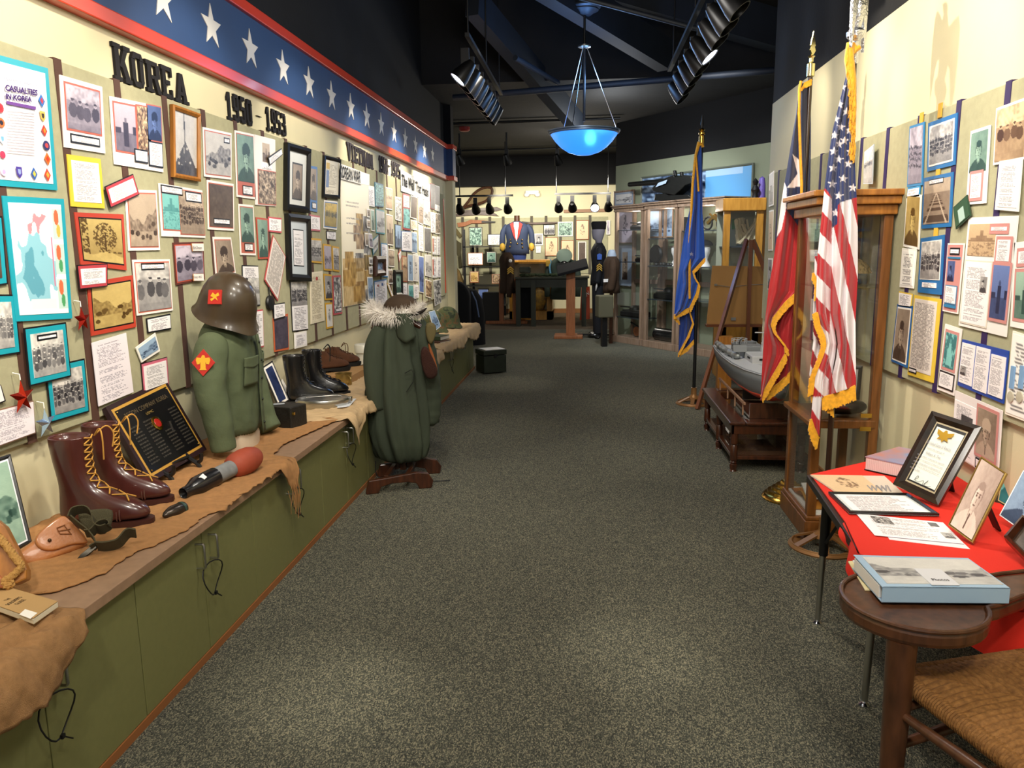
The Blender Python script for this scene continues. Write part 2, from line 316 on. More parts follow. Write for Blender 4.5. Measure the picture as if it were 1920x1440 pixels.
for (px, py) in ((306, 22), (397, 62), (470, 102), (531, 136), (580, 166), (622, 190), (658, 211), (688, 229), (715, 244), (739, 258), (760, 269), (779, 279), (796, 288), (811, 296)):
    p = onX(px, py, LW + 0.031); R = 0.115
    obj('star', B().prism([(x, z) for x, z in starpoly(R)], (LW + 0.03, p.y, 2.715), (0, 1, 0), (0, 0, 1), 0.004), M_STAR, band)
# ---- fabric display boards with ribbon dividers
M_BOARD = mat('sage_fabric', 'a3a082', 0.9, var=0.06, scale=30, bump=0.3, bscale=400)
M_RIB = mat('brown_ribbon', '4e342a', 0.7); M_PRIB = mat('purple_ribbon', '2c1a4e', 0.6)
def board(name, lab, X, sgn, y0, y1, z0, z1, ribs, rm, w=0.045):
    t = thing(name, lab, 'display board', (X, (y0 + y1) / 2, z0))
    b = B(); e = [y0] + [r for r in ribs if y0 < r < y1] + [y1]
    for a, c in zip(e, e[1:]): b.box(min(X, X + sgn * .02), max(X, X + sgn * .02), a + .003, c - .003, z0, z1)
    obj('panel', b, M_BOARD, t, bev=0.004)
    for r in ribs: obj('ribbon', B().box(min(X, X + sgn * .023), max(X, X + sgn * .023), r - w / 2, r + w / 2, z0 - 0.006, z1 + 0.006), rm, t)
    return t
board('display_board', 'long sage fabric display board with brown ribbons along the left wall', LW + .001, 1, 1.2, 10.95, 0.868, 2.262, [2.18, 2.55] + [2.92 + .377 * i for i in range(21)], M_RIB)
board('display_board', 'sage fabric display board with purple ribbons on the right wall', RW - .001, -1, 1.5, 6.9, 0.905, 2.11, [1.95 + .38 * i for i in range(13)], M_PRIB, 0.04)
LX = LW + 0.023; RX = RW - 0.023
# ---- counter cabinets
M_CAB = mat('olive_laminate', '747448', 0.45, var=0.04, scale=40); M_CTOP = mat('brown_laminate', '96785f', 0.5, var=0.12, scale=25); M_KICK = mat('wood_trim', '8e5a32', 0.5)
YC0, CW, NC = 0.44, 0.877, 11
CTZ = 0.55; FX = -1.44
def names_cab(i):
    return ['', 'two-door cabinet nearest the camera, under the tan burlap fold', 'two-door cabinet under the leather holster and oxblood boots', 'two-door cabinet under the plaque and the rocket round', 'two-door cabinet under the black box and mess tin', 'two-door cabinet whose right part hides behind the parka', 'two-door cabinet mostly hidden behind the hanging parka', 'two-door cabinet emerging right of the hanging parka', 'two-door cabinet under the green and brown books', 'two-door cabinet under the camouflage helmets', 'single-door cabinet at the far end beside the floor box'][i]
YEND = 9.76
for i in range(1, NC):
    y0 = YC0 + CW * i; W1 = CW if i < 10 else .55; c = thing('base_cabinet', 'low olive ' + names_cab(i), 'cabinet', (-1.72, y0 + CW / 2, 0), 'olive cabinets along the left wall')
    obj('body', B().box(LW, FX - 0.02, y0, y0 + W1, 0.0, 0.515), M_CAB, c)
    obj('plinth', B().box(FX - 0.02, FX + 0.004, y0, y0 + W1, 0, 0.03), M_KICK, c)
    for k in ((0, 1) if i < 10 else (0,)):
        a = y0 + k * CW / 2
        d = obj('door', B().box(FX - 0.02, FX, a + 0.002, a + CW / 2 - 0.002, 0.032, 0.513), M_CAB, c, bev=0.0015)
        ym = y0 + CW / 2 + (0.05 if k else -0.05); hb = B(); hb.tube([(FX - .001, ym, 0.475), (FX + 0.03, ym, 0.475), (FX + 0.034, ym, 0.470), (FX + 0.034, ym, 0.385), (FX + 0.03, ym, 0.38), (FX - .001, ym, 0.38)], 0.0045, 8)
        obj('handle', hb, M_STEEL, d, smooth=True)
    if i in (1, 2, 3, 4, 8):
        ym = y0 + CW / 2; pts = [(FX + 0.034 + 0.012 * math.sin(a * 2), ym + 0.066 * math.cos(a), 0.375 - 0.05 + 0.065 * math.sin(a)) for a in [2 * PI * q / 18 for q in range(18)]]
        b = B().tube(pts, 0.0025, 6, closed=True); b.cbox((FX + .04, ym, 0.262), (0.008, 0.012, 0.012)); b.bar((FX + .04, ym, .262), (FX + .045, ym + .03, .235), .004)
        tag(obj('cable_tie', b, M_BLACK, smooth=True), 'black cable tie looped through the door handles ' + {1: 'below the rolled burlap nearest the camera', 2: 'below the oxblood boots', 3: 'beside the frayed burlap fringe', 4: 'below the mess tin', 8: 'near the far helmets'}[i], 'cable tie', 'cable ties on the cabinet handles')
b = B().box(LW, FX + 0.025, YC0 + CW, YEND, 0.515, CTZ); tag(obj('countertop', b, M_CTOP, bev=0.003), 'long brown laminate countertop running along the left wall', 'countertop')
# ================================================================ PRINTED PICTURES (colour grids)
def up(rng, h, w, n, m=None):
    m = m or n; a = rng.random((n + 1, m + 1)); yy = np.linspace(0, n - 1e-6, h); xx = np.linspace(0, m - 1e-6, w)
    yi = yy.astype(int); xi = xx.astype(int); fy = (yy - yi)[:, None]; fx = (xx - xi)[None]
    return (a[yi][:, xi] * (1 - fy) * (1 - fx) + a[yi + 1][:, xi] * fy * (1 - fx) + a[yi][:, xi + 1] * (1 - fy) * fx + a[yi + 1][:, xi + 1] * fy * fx)
def hx(c): c = c.lstrip('#'); return np.array([int(c[i:i + 2], 16) / 255 for i in (0, 2, 4)])
TONES = {'skin': ('4a3028', 'f0ddd0'), 'bw': ('1c1b22', 'd8d4cf'), 'sepia': ('3a2408', 'd9c07a'), 'brown': ('2c1e18', 'c9b6a0'), 'green': ('12302c', 'a9c7b4'), 'blue': ('14233f', 'a9c4e0'), 'yellow': ('2c2a10', 'd8b548'), 'purple': ('1f1a2a', 'c6bccb'), 'grey': ('3a3a40', 'e9e6e0'), 'orange': ('6b4a1a', 'e8c37c'), 'warm': ('3a2016', 'e6c9a0'), 'navy': ('0a1230', '6f86c0'), 'teal': ('0c4a52', '8fd5d0')}
def el(Y, X, cy, cx, ry, rx): return ((Y - cy) / ry) ** 2 + ((X - cx) / rx) ** 2 < 1
def picture(kind, h, w, seed=0, tone='bw'):
    rng = np.random.default_rng(seed + 11); Y, X = np.mgrid[0:1:h * 1j, 0:1:w * 1j]
    if kind.startswith('#'): return np.ones((h, w, 3)) * hx(kind)
    if kind in ('text', 'text2', 'hand', 'list', 'title'):
        base = hx({'text': 'f2eef0', 'text2': 'ece2c8', 'hand': 'ded6d0', 'list': 'ebe4ec', 'title': 'f4f1ec'}[kind]); g = np.ones((h, w, 3)) * base
        if kind == 'text2': g *= (1 - .10 * up(rng, h, w, 5))[..., None]
        ink = hx({'text': '5a5560', 'text2': '8a7a5c', 'hand': '3b3434', 'list': '6a6478', 'title': '2a2730'}[kind]); mg = 0.05 if kind == 'hand' else .1
        top = .03 if kind == 'hand' else .07
        for r in range(h):
            if r % 2 == 0 or not top < r / h < .95: continue
            if kind != 'hand' and rng.random() < .12: continue
            a, c = mg, 1 - mg - (rng.random() * .25 if kind != 'hand' else rng.random() * .06)
            if kind == 'title': a += rng.random() * .1
            row = (rng.random(w) < (.78 if kind != 'list' else .6)) & (X[r] > a) & (X[r] < c); g[r, row] = g[r, row] * .25 + ink * .75 if kind != 'text' else g[r, row] * .35 + ink * .65
        return np.clip(g, 0, 1)
    d, l = (hx(c) for c in TONES[tone]); n = .55 * up(rng, h, w, 6) + .45 * up(rng, h, w, 18)
    if kind in ('portrait', 'capportrait', 'oldman', 'sailor'):
        old = kind == 'oldman'
        g = .62 + .2 * n - .15 * X; cx = .5 + (rng.random() - .5) * .08
        body = (Y > .66 + .9 * (X - cx) ** 2); g = np.where(body, (.8 if old or kind == 'sailor' else .12) + .12 * n, g)
        g = np.where(el(Y, X, .66, cx, .14, .09), .62, g); g = np.where((np.abs(X - cx) < (.86 - Y) * .35) & (Y > .68) & (Y < .86), .85, g); g = np.where((np.abs(X - cx) < .025) & (Y > .72) & (Y < .95), .12, g)
        g = np.where(el(Y, X, .46, cx, .215, .185), .45 if old else .1, g); f = el(Y, X, .49, cx, .195, .15); g = np.where(f, .82 - .35 * (X - cx) / .15 * .5 - .04 * n, g)
        for s in (-1, 1):
            g = np.where(el(Y, X, .46, cx + s * .062, .018, .034), .15, g); g = np.where(el(Y, X, .425, cx + s * .062, .012, .045), .3, g)
        g = np.where(el(Y, X, .53, cx + .015, .035, .018), .5, g); g = np.where(el(Y, X, .595, cx, .014, .055), .3, g)
        if kind in ('capportrait', 'sailor'): g = np.where((Y < .40 + .25 * np.abs(X - cx)) & el(Y, X, .33, cx, .17, .24), .1 if kind != 'sailor' else .92, g)
        else: g = np.where(el(Y, X, .31, cx, .06 if old else .09, .14 if old else .17), .5 if old else .13, g)
    elif kind in ('group', 'crowd', 'rows'):
        g = .5 + .45 * n * (Y < .35) + .3 * n; g = np.where(Y > .85, .45 + .3 * n, g)
        R = {'group': 1, 'crowd': 4, 'rows': 3}[kind]; k = {'group': 4, 'crowd': 9, 'rows': 7}[kind]
        for r in range(R):
            cy = .34 + .42 * r / max(1, R) if R > 1 else .38
            for i in range(k):
                cx = (i + .5 + (rng.random() - .5) * .4) / k; hr = .42 / k; q = rng.random()
                asp = w / h; fx = hr * .5; fy = fx * asp * 1.25; cy2 = cy + (rng.random() - .5) * .06
                g = np.where(el(Y, X, cy2 + fy * 4.2, cx, fy * 3.6, hr * 1.15), .06 + .45 * q * (.6 + n * .4), g)
                g = np.where(el(Y, X, cy2, cx, fy, fx), .7 + .25 * rng.random(), g)
                g = np.where(el(Y, X, cy2 - fy * .75, cx, fy * .55, fx * 1.05), .1 + .2 * q, g)
                if R == 1: g = np.where(el(Y, X, cy2 + .1 * fy, cx + fx * .3, fy * .12, fx * .2) | el(Y, X, cy2 + .1 * fy, cx - fx * .3, fy * .12, fx * .2), .25, g)
    elif kind == 'land':
        rid = .42 + .12 * np.sin(X * 5 + seed) + .05 * np.sin(X * 17 + seed); g = np.where(Y < rid, .92 - .1 * n, .35 + .45 * up(rng, h, w, 22) - .1 * (Y - rid))
        g = np.where(Y > .72, .62 + .3 * n, g)
        for i in range(9):
            cx = rng.random(); cy = .55 + .3 * rng.random(); g = np.where(el(Y, X, cy, cx, .05, .03 + .06 * rng.random()), .08 + .2 * rng.random(), g)
    elif kind == 'tree':
        g = .8 - .25 * Y + .12 * n; t = (up(rng, h, w, 40) < .62 - 1.2 * ((Y - .42) ** 2 + (X - .56) ** 2)) & el(Y, X, .42, .56, .34, .3); g = np.where(t, .22, g)
        g = np.where((np.abs(X - .57 - .02 * np.sin(Y * 9)) < .018) & (Y > .3) & (Y < .85), .1, g); g = np.where((X < .16) & (up(rng, h, w, 30) < .6), .18, g); g = np.where(Y > .8 + .05 * np.sin(X * 8), .75 + .2 * n, g); g = np.where((Y > .74) & (Y < .78) & (up(rng, h, w, 25) > .5), .25, g)
    elif kind == 'rail':
        hz = .3; g = np.where(Y < hz, .75 + .2 * n, .5 + .2 * n); t = (Y - hz) / (1 - hz + 1e-6)
        g = np.where((Y > hz) & (np.abs(X - .5) < .08 + .5 * t) & (((1 / (t + .15)) * 2.2 % 1) < .5), .22, g)
        for s in (-1, 0, 1): g = np.where((Y > hz) & (np.abs(X - .5 - s * .42 * t) < .012 + .02 * t * abs(s)), .9, g)
    elif kind == 'stand':
        g = np.where(Y < .6, .9 - .2 * Y + .05 * n, .35 + .2 * n); cx = .5; g = np.where((np.abs(X - cx) < .12) & (Y > .38) & (Y < .9), .1 + .1 * n, g); g = np.where(el(Y, X, .33, cx, .055, .07), .5, g); g = np.where((Y > .5) & (Y < .62) & (np.abs(X - .1) < .16), .2, g); g = np.where((Y > .45) & (Y < .62) & (X > .85), .15, g)
    elif kind == 'dress':
        g = .25 + .5 * (n > .5) + .2 * n; wdt = .10 + .16 * np.clip((Y - .3) / .6, 0, 1); g = np.where((np.abs(X - .5) < wdt) & (Y > .28) & (Y < .92), .82 + .12 * n, g); g = np.where(el(Y, X, .22, .5, .07, .07), .6, g)
    elif kind == 'ship':
        g = .82 - .1 * Y + .06 * n; g = np.where((Y > .5) & (Y < .54), .45, g); g = np.where(((np.abs(X - .5) < .42) & (Y > .44) & (Y < .52)) | ((np.abs(X - .5) < .2) & (Y > .36) & (Y < .45)) | ((np.abs(X - .5) < .07) & (Y > .2) & (Y < .4)), .42 + .2 * n, g); g = np.where((Y > .56) & (up(rng, h, w, 30) > .62), .5, g)
    elif kind == 'flagmen':
        g = .78 + .15 * n; g = np.where((np.abs(X - .48 - .08 * (Y - .5)) < .02) & (Y < .7), .12, g); g = np.where((Y > .45 + .9 * np.abs(X - .5)) & (up(rng, h, w, 14) > .3), .12 + .25 * n, g); g = np.where(Y > .85, .4 * n, g)
    elif kind == 'dark': g = .1 + .28 * n
    elif kind == 'busy': g = up(rng, h, w, 12) * .5 + up(rng, h, w, 30) * .5; g = np.clip((g - .5) * 2.2 + .5, 0, 1)
    elif kind == 'sketch': g = .93 - .03 * n; g = np.where(el(Y, X, .5, .5, .28, .2) & (up(rng, h, w, 24) > .52), .45, g); g = np.where(el(Y, X, .24, .5, .07, .08), .4, g)
    elif kind == 'map':
        img = np.ones((h, w, 3)) * hx('e8f0f6') + (n[..., None] - .5) * .1
        Y0, X0 = Y, X; Y = Y + .22 * (n - .5); X = X + .4 * (up(rng, h, w, 9) - .5); sea = el(Y, X, .6, .42, .32, .33); img[sea] = hx('8cc3d4'); img[el(Y, X, .62, .36, .22, .12)] = hx('5d9fb4')
        img[el(Y, X, .2, .48, .1, .1)] = hx('ef8f9a'); Y, X = Y0, X0; img[(X > .74) & (X < .77) & (Y > .3) & (Y < .75)] = hx('d76a8c')
        for k, c in ((.12, 'd96b4a'), (.44, 'd96b4a'), (.76, '4a9a62')):
            img[(X > .8) & (Y > k - .08) & (Y < k + .2)] = hx('bcd6d0'); img[el(Y, X, k, .88, .07, .05)] = hx('dd6a44'); img[el(Y, X, k + .12, .91, .06, .04)] = hx('e0b04c' if k < .4 else '4a9a62')
        img[(Y > .86) & (X > .25) & (X < .75) & (Y < .95)] = hx('f2e6e8'); return np.clip(img, 0, 1)
    elif kind == 'collage':
        img = np.ones((h, w, 3)) * hx('efe6cf')
        for i in range(26):
            y = .3 + .68 * rng.random(); x = rng.random() * .9; t = TONES[['sepia', 'bw', 'orange', 'warm', 'grey', 'orange'][i % 6]]; a, c = hx(t[0]), hx(t[1]); q = up(rng, h, w, 26)[..., None]
            m = (Y > y - .06) & (Y < y + .07) & (X > x - .02) & (X < x + .26); img = np.where(m[..., None], a * (1 - q) + c * q * .95, img)
        m = (Y > .62) & (X < .75); q = up(rng, h, w, 30)[..., None]; img = np.where(m[..., None], (hx('8a6428') * (1 - q) + hx('e0b468') * q) * .6 + img * .4, img)
        for y in (.17, .2, .3, .34, .42):
            img[(np.abs(Y - y) < .006) & (X > .15) & (X < .6) & (rng.random((h, w)) < .7)] = hx('9a938c')
        return img
    else: g = n
    g = np.clip(g + (rng.random((h, w)) - .5) * .04, 0, 1)[..., None]; img = d * (1 - g) + l * g
    if tone == 'colour': pass
    return np.clip(img, 0, 1)
def lin(img): return np.where(img <= .04045, img / 12.92, ((img + .055) / 1.055) ** 2.4)
def lerp2(q, u, v): return (q[0] * (1 - u) + q[1] * u) * (1 - v) + (q[3] * (1 - u) + q[2] * u) * v
def picgrid(b, q, n, kind, seed, tone, nw, nh, lift):
    """q = TL, TR, BR, BL world points; n = outward normal"""
    nw = max(4, int(nw)); nh = max(4, int(nh)); img = lin(picture(kind, nh, nw, seed, tone)); k = len(b.v); nn = n * lift
    if kind in ('text', 'hand', 'text2', 'list', 'title') or kind.startswith('#'): pass
    vs_ = []; cols = []
    for j in range(nh):
        for i in range(nw): vs_.append(lerp2(q, i / (nw - 1), j / (nh - 1)) + nn); cols.append(tuple(img[j, i]))
    fs = [(j * nw + i, (j + 1) * nw + i, (j + 1) * nw + i + 1, j * nw + i + 1) for j in range(nh - 1) for i in range(nw - 1)]
    # thin edge skirt so that the sheet is a closed slab
    b.add(vs_, fs, cols)
    e = [q[0], q[3], q[2], q[1]]; b.add([p + nn for p in e] + [p for p in e], [(0, 4, 5, 1), (1, 5, 6, 2), (2, 6, 7, 3), (3, 7, 4, 0)], [tuple(img[0, 0])] * 8)
def plate(b, q, n, z0, z1, col):
    """flat slab between depths z0 and z1 in front of the quad"""
    e = [q[0], q[3], q[2], q[1]]; c = rgb(col); b.add([p + n * z1 for p in e] + [p + n * z0 for p in e], [(0, 1, 2, 3), (7, 6, 5, 4), (0, 4, 5, 1), (1, 5, 6, 2), (2, 6, 7, 3), (3, 7, 4, 0)], [c] * 8)
def inset(q, m):
    c = (q[0] + q[1] + q[2] + q[3]) / 4; W_ = ((q[1] - q[0]).length + (q[2] - q[3]).length) / 2; H_ = ((q[3] - q[0]).length + (q[2] - q[1]).length) / 2
    a = min(.45, m / W_); d = min(.45, m / H_); return [lerp2(q, a, d), lerp2(q, 1 - a, d), lerp2(q, 1 - a, 1 - d), lerp2(q, a, 1 - d)]
def sub(q, r): u0, v0, u1, v1 = r; return [lerp2(q, u0, v0), lerp2(q, u1, v0), lerp2(q, u1, v1), lerp2(q, u0, v1)]
def build_print(q, n, pxw, pxh, name, label, cat, rings, elems, group=None, thick=0.004, frame=None, fm=None, res=1.5, seed=1):
    """rings: [(colour, margin)] from the outside in; elems: [(part, (u0,v0,u1,v1), kind, tone, rings)]"""
    b = B(); z = thick; cur = q; first = True
    for col, m in rings:
        plate(b, cur, n, 0 if first else z - .0008, z, col); cur = inset(cur, m); z += .0006; first = False
    if frame:  # a moulded frame: fw wide, fd deep
        fw, fd = frame; fb = B(); o_, i_ = q, inset(q, fw)
        for k in range(4):
            a, c, d, e = o_[k], o_[(k + 1) % 4], i_[(k + 1) % 4], i_[k]; mid = [(a + e) / 2, (c + d) / 2]
            fb.add([a, c, d, e, a + n * fd * .8, c + n * fd * .8, d + n * fd * .55, e + n * fd * .55, mid[0] + n * fd, mid[1] + n * fd], [(0, 1, 5, 4), (4, 5, 9, 8), (8, 9, 6, 7), (7, 6, 2, 3), (0, 3, 2, 1)][0:4])
        cur = inset(q, fw)
        if not rings: plate(b, cur, n, 0, z, 'e8e4da')
    else: fb = None
    only = len(elems) == 1 and elems[0][1] == (0, 0, 1, 1) and not elems[0][4] and not rings
    root = None
    if only and not frame: picgrid(b, cur, n, elems[0][2], seed, elems[0][3], pxw / res, pxh / res, z); return tag(obj(name, b, PRINT), label, cat, group)
    root = tag(obj(name, b, PRINT), label, cat, group)
    if fb: obj('frame', fb, fm or M_BLKWOOD, root)
    for i, e in enumerate(elems):
        part, r, kind, tone, rg = e; qq = sub(cur, r); eb = B(); z2 = z + .0004 + .0008 * i; f = True
        for col, m in rg: plate(eb, qq, n, z2 - .0006, z2 + .0006, col); qq = inset(qq, m); z2 += .0008
        picgrid(eb, qq, n, kind, seed * 7 + i, tone, pxw * (r[2] - r[0]) / res, pxh * (r[3] - r[1]) / res, z2 + .0006)
        obj(part, eb, PRINT, root)
    return root
PROOTS = {}
def wp(side, pts, label, rings, elems, name='photo_print', cat='photo print', frame=None, fm=None, group=None, lift=0.0, thick=0.004, res=1.5, seed=None):
    """pts: (x0,y0,x1,y1) opposite corners of an upright print, or eight numbers for four corners, read off the wall"""
    X = (LX if side == 'L' else RX) + (1 if side == 'L' else -1) * (lift + .001); n = Vector((1 if side == 'L' else -1, 0, 0))
    if len(pts) == 4:
        a = onX(pts[0], pts[1], X); c = onX(pts[2], pts[3], X); q = [a, Vector((X, c.y, a.z)), c, Vector((X, a.y, c.z))]; pw = abs(pts[2] - pts[0]); ph = abs(pts[3] - pts[1])
    else: q = [onX(pts[i], pts[i + 1], X) for i in (0, 2, 4, 6)]; pw = max(pts[0::2]) - min(pts[0::2]); ph = max(pts[1::2]) - min(pts[1::2])
    wp.k += 1; return build_print(q, n, pw, ph, name, label, cat, rings, elems, group, thick, frame, fm, res, seed or wp.k)
wp.k = 0
F = (0, 0, 1, 1)
CY = [('1d9cb0', .022)]; CYK = [('15161a', .006), ('1d9cb0', .02)]; RDK = [('b8402e', .018), ('17120f', .006)]; PK = [('f0e8e4', .012), ('b8604e', .006)]; YL = [('d9c23c', .02)]; PKR = [('c98a86', .012)]; BKC = [('14161c', .007)]; BLK = [('14161c', .012)]; RC = [('1a1216', .004), ('b8404a', .012)]; BLU = [('1f6aa8', .018)]; WH = [('f0ece6', .012)]; YB = [('cf9f2e', .014)]
def P1(kind, tone='bw', rg=()): return [('photo', F, kind, tone, list(rg))]
def PC(kind, tone, r=(.08, .8, .92, .97), rg=BKC, pr=(0, 0, 1, .78)): return [('photo', pr, kind, tone, []), ('caption', r, 'text', 'bw', list(rg))]
TX = [('printed_sheet', F, 'text', 'bw', [])]
L = 'L'
# ---- Korea section, nearest the camera
qc = wp(L, (-30, 96, 88, 128, 106, 357, -22, 347), 'large cyan-bordered CASUALTIES IN KOREA poster with unit badges', CY, [('sheet', F, '#f1eff4', 'bw', [])], 'wall_poster', 'poster', res=4)
X1 = LX + .012
def onposter(px, py): return onX(px, py, X1)
def wtext(s, px0, py0, px1, py1, px2, py2, m, parent, name='lettering', bold=0.0, X=X1, d=0.0015, sg=1):
    """text whose baseline runs px0->px1 (left to right) and whose cap height reaches px2,py2 above the start"""
    a = onX(px0, py0, X); c = onX(px1, py1, X); t = onX(px2, py2, X); b = B(); text_b(b, s, a, c - a, t - a, (c - a).length, (t - a).length, d, bold)
    return obj(name, b, m, parent)
MK_P = mat('purple_ink', '3c1f68', 0.6); MK_B = mat('navy_ink', '2a3a78', 0.6); MK_K = mat('black_ink', '0e0d12', 0.6); MK_G = mat('gold_ink', 'b59a5a', 0.4, 0.5); MK_GR = mat('grey_ink', '8a8690', 0.6)
wtext('Major U.S. Combat Unit', 7, 151, 69, 164, 7, 145, MK_B, qc)
wtext('CASUALTIES', 9, 170, 70, 180, 9, 158, MK_P, qc, bold=.045)
wtext('IN KOREA', 10, 186, 59, 192, 10, 175, MK_P, qc, bold=.045)
b = B(); a = [onposter(*p) for p in ((12, 189), (67, 200), (67, 206), (13, 195))]; plate(b, a, Vector((1, 0, 0)), -.001, .001, '6a3a90'); obj('table_heading', b, PRINT, qc)
for k in range(16):
    y = 206 + k * 5.2; b = B(); a = [onposter(*p) for p in ((14, y), (66, y + 5), (66, y + 6.4), (14, y + 1.2))]; plate(b, a, Vector((1, 0, 0)), -.001, .0006, 'c8c0d4'); obj('text_line', b, PRINT, qc)
MB = {}
for (px, py, c1, c2, sh, r) in ((78, 189, '2a6ab8', 'c03040', 'd', 10), (80, 217, 'e0b050', '2a1c12', 's', 9), (83, 245, 'c83020', 'e08a20', 'd', 9), (87, 273, '2a2a60', 'd04040', 'c', 9), (89, 298, 'e06a20', 'c03010', 'd', 10), (89, 328, 'd04020', 'e0a040', 'd', 10), (64, 326, '2a5aa8', 'e0c040', 'd', 10), (36, 322, '4a3a98', '90a0d0', 's', 10), (7, 322, 'e8c8e8', 'c8a0d0', 'c', 8), (5, 290, 'd03a5a', 'd03a5a', 'c', 7), (4, 260, 'd8e0ea', '70a8d0', 's', 9), (2, 230, 'e06a30', '202030', 'c', 9), (0, 202, 'd8303a', 'b82030', 'c', 9)):
    c = onposter(px, py); e = onposter(px, py + r); R = (c - e).length; poly = {'d': [(0, -1.2), (.85, 0), (0, 1.2), (-.85, 0)], 's': [(0, -1.2), (.7, -.5), (.75, .9), (-.75, .9), (-.7, -.5)], 'c': [(math.cos(t * PI / 6), math.sin(t * PI / 6)) for t in range(12)]}[sh]
    b = B(); b.col = rgb(c1); b.prism([(x * R, y * R) for x, y in poly], (X1, c.y, c.z), (0, 1, 0), (0, 0, 1), .001); b.col = rgb(c2); b.prism([(x * R * .5, y * R * .5) for x, y in poly], (X1, c.y, c.z), (0, 1, 0), (0, 0, 1), .0016); obj('unit_badge', b, PRINT, qc)
wp(L, (2, 367, 118, 373, 134, 597, 28, 603), 'cyan-bordered map sheet showing coastline and red and green insets', CY, P1('map'), 'wall_map', 'map', lift=.002)
wp(L, (-60, 410, 2, 405, 13, 533, -50, 545), 'edge of cyan-bordered brown photo left of the coastline map', CYK, P1('dark', 'brown'))
wp(L, (-50, 552, 26, 552, 37, 662, -45, 676), 'cyan-bordered black and white crowd photo at the left picture edge', CYK, P1('crowd', 'grey'))
wp(L, (43, 615, 122, 604, 132, 706, 54, 725), 'cyan and black bordered photo of people walking on open ground, with caption on top', CYK, [('photo', F, 'rows', 'grey', []), ('caption', (.18, .04, .8, .18), 'text', 'bw', BKC)], lift=.012)
wp(L, (83, 688, 157, 672, 166, 772, 94, 793), 'cyan-bordered photo of a crowd at a station, low beside the boots', CYK, P1('crowd', 'bw'), lift=.002)
wp(L, (-30, 775, 61, 751, 65, 812, -25, 845), 'white card listing countries in columns, above the leaning picture', [('8a6a5a', .004)], [('printed_sheet', F, 'list', 'bw', [])], 'text_card', 'text card', lift=.01)
wp(L, (-40, 700, 0, 722, 9, 752, -30, 770), 'corner of a tilted white card at the left picture edge', BKC, P1('#efe9ea'), 'text_card', 'text card', lift=.004)
wp(L, (110, 140, 190, 163, 196, 288, 119, 276), 'white-matted photo of men in dark coats, left of the word KOREA', [('efe8e6', .014)], [('photo', (.02, .02, .98, .78), 'group', 'purple', [('b8604e', .008)]), ('caption', (.1, .82, .9, .97), 'text', 'bw', BKC)])
wp(L, (124, 289, 187, 298, 195, 391, 132, 387), 'white text sheet with bright yellow border', YL, TX, 'text_sheet', 'text sheet')
wp(L, (195, 350, 248, 326, 260, 365, 206, 390), 'tilted text card with red and black border below the two flag photos', RC, TX, 'text_card', 'text card', lift=.01)
wp(L, (204, 180, 301, 200, 305, 323, 213, 308), 'large white sheet with a standing soldier, flags and an officer portrait', [('ece4e4', .006)], [('photo', (.02, .04, .46, .82), 'stand', 'purple', [('b8604e', .008)]), ('photo', (.46, .02, .76, .78), 'busy', 'warm', [('b8604e', .006)]), ('photo', (.68, -.02, 1, .56), 'capportrait', 'navy', [('b8604e', .006)]), ('caption', (.68, .56, 1, .96), 'text', 'bw', BKC), ('caption', (.38, .72, .66, .93), 'text', 'bw', BKC)], 'photo_sheet', 'photo sheet')
wp(L, (318, 195, 371, 214, 371, 341, 320, 332), 'oak-framed picture of soldiers around a leaning pole', [], P1('flagmen', 'bw'), 'framed_picture', 'framed picture', frame=(.022, .022), fm=M_OAK)
wp(L, (138, 398, 230, 402, 236, 507, 150, 496), 'red-bordered sepia photo of a bare tree', RDK, P1('tree', 'sepia'))
wp(L, (162, 530, 247, 516, 254, 613, 170, 630), 'red-bordered sepia photo of a rocky hill', RDK, P1('land', 'sepia'))
wp(L, (143, 497, 200, 494, 200, 537, 148, 543), 'red and black edged text card between the two sepia photos', RC, TX, 'text_card', 'text card', lift=.012)
wp(L, (233, 355, 292, 357, 299, 469, 240, 470), 'pale photo of trucks on a mountain road, pink inner line', PK, P1('land', 'brown'))
wp(L, (296, 343, 378, 357, 384, 446, 302, 443), 'sheet with a ship photo and a crowd photo, two captions across the top', [('efe6e2', .005)], [('photo', (.02, .06, .42, .9), 'ship', 'teal', [('b8604e', .006)]), ('photo', (.4, .03, 1, .97), 'crowd', 'brown', [('b8604e', .005)]), ('caption', (.02, 0, .5, .17), 'text', 'bw', BKC), ('caption', (.56, .05, .96, .27), 'text', 'bw', BKC)], 'photo_sheet', 'photo sheet')
wp(L, (379, 238, 433, 250, 433, 337, 382, 331), 'photo of a tented camp below a mountain, under the 1 of 1950', PK, [('photo', F, 'land', 'bw', []), ('caption', (.72, .06, .96, .2), 'text', 'bw', BKC)])
wp(L, (387, 337, 437, 345, 438, 433, 389, 430), 'dark photo of huddled figures with a caption at its foot', PK, PC('dark', 'brown', (.15, .8, .85, .95), BKC, F))
wp(L, (247, 487, 317, 486, 323, 582, 256, 592), 'photo of soldiers sitting by caves, caption on top', [('efe6e2', .01), ('b8604e', .006)], [('photo', F, 'group', 'bw', []), ('caption', (.15, .0, .85, .15), 'text', 'bw', BKC)])
wp(L, (323, 455, 380, 453, 383, 524, 329, 535), 'dark-red bordered photo of smiling men marked 45th Division', [('5a2a20', .01), ('b8503e', .006)], P1('group', 'purple'))
b45 = wp(L, (358, 456, 380, 456, 381, 471, 360, 471), 'small printed slip reading 45th Division', [('b07a4a', .002)], P1('#efe6e0'), 'text_card', 'text card', lift=.012, res=5); wtext('45th Division', 361, 467, 378, 467, 361, 461, MK_K, b45, X=LX + .0205)
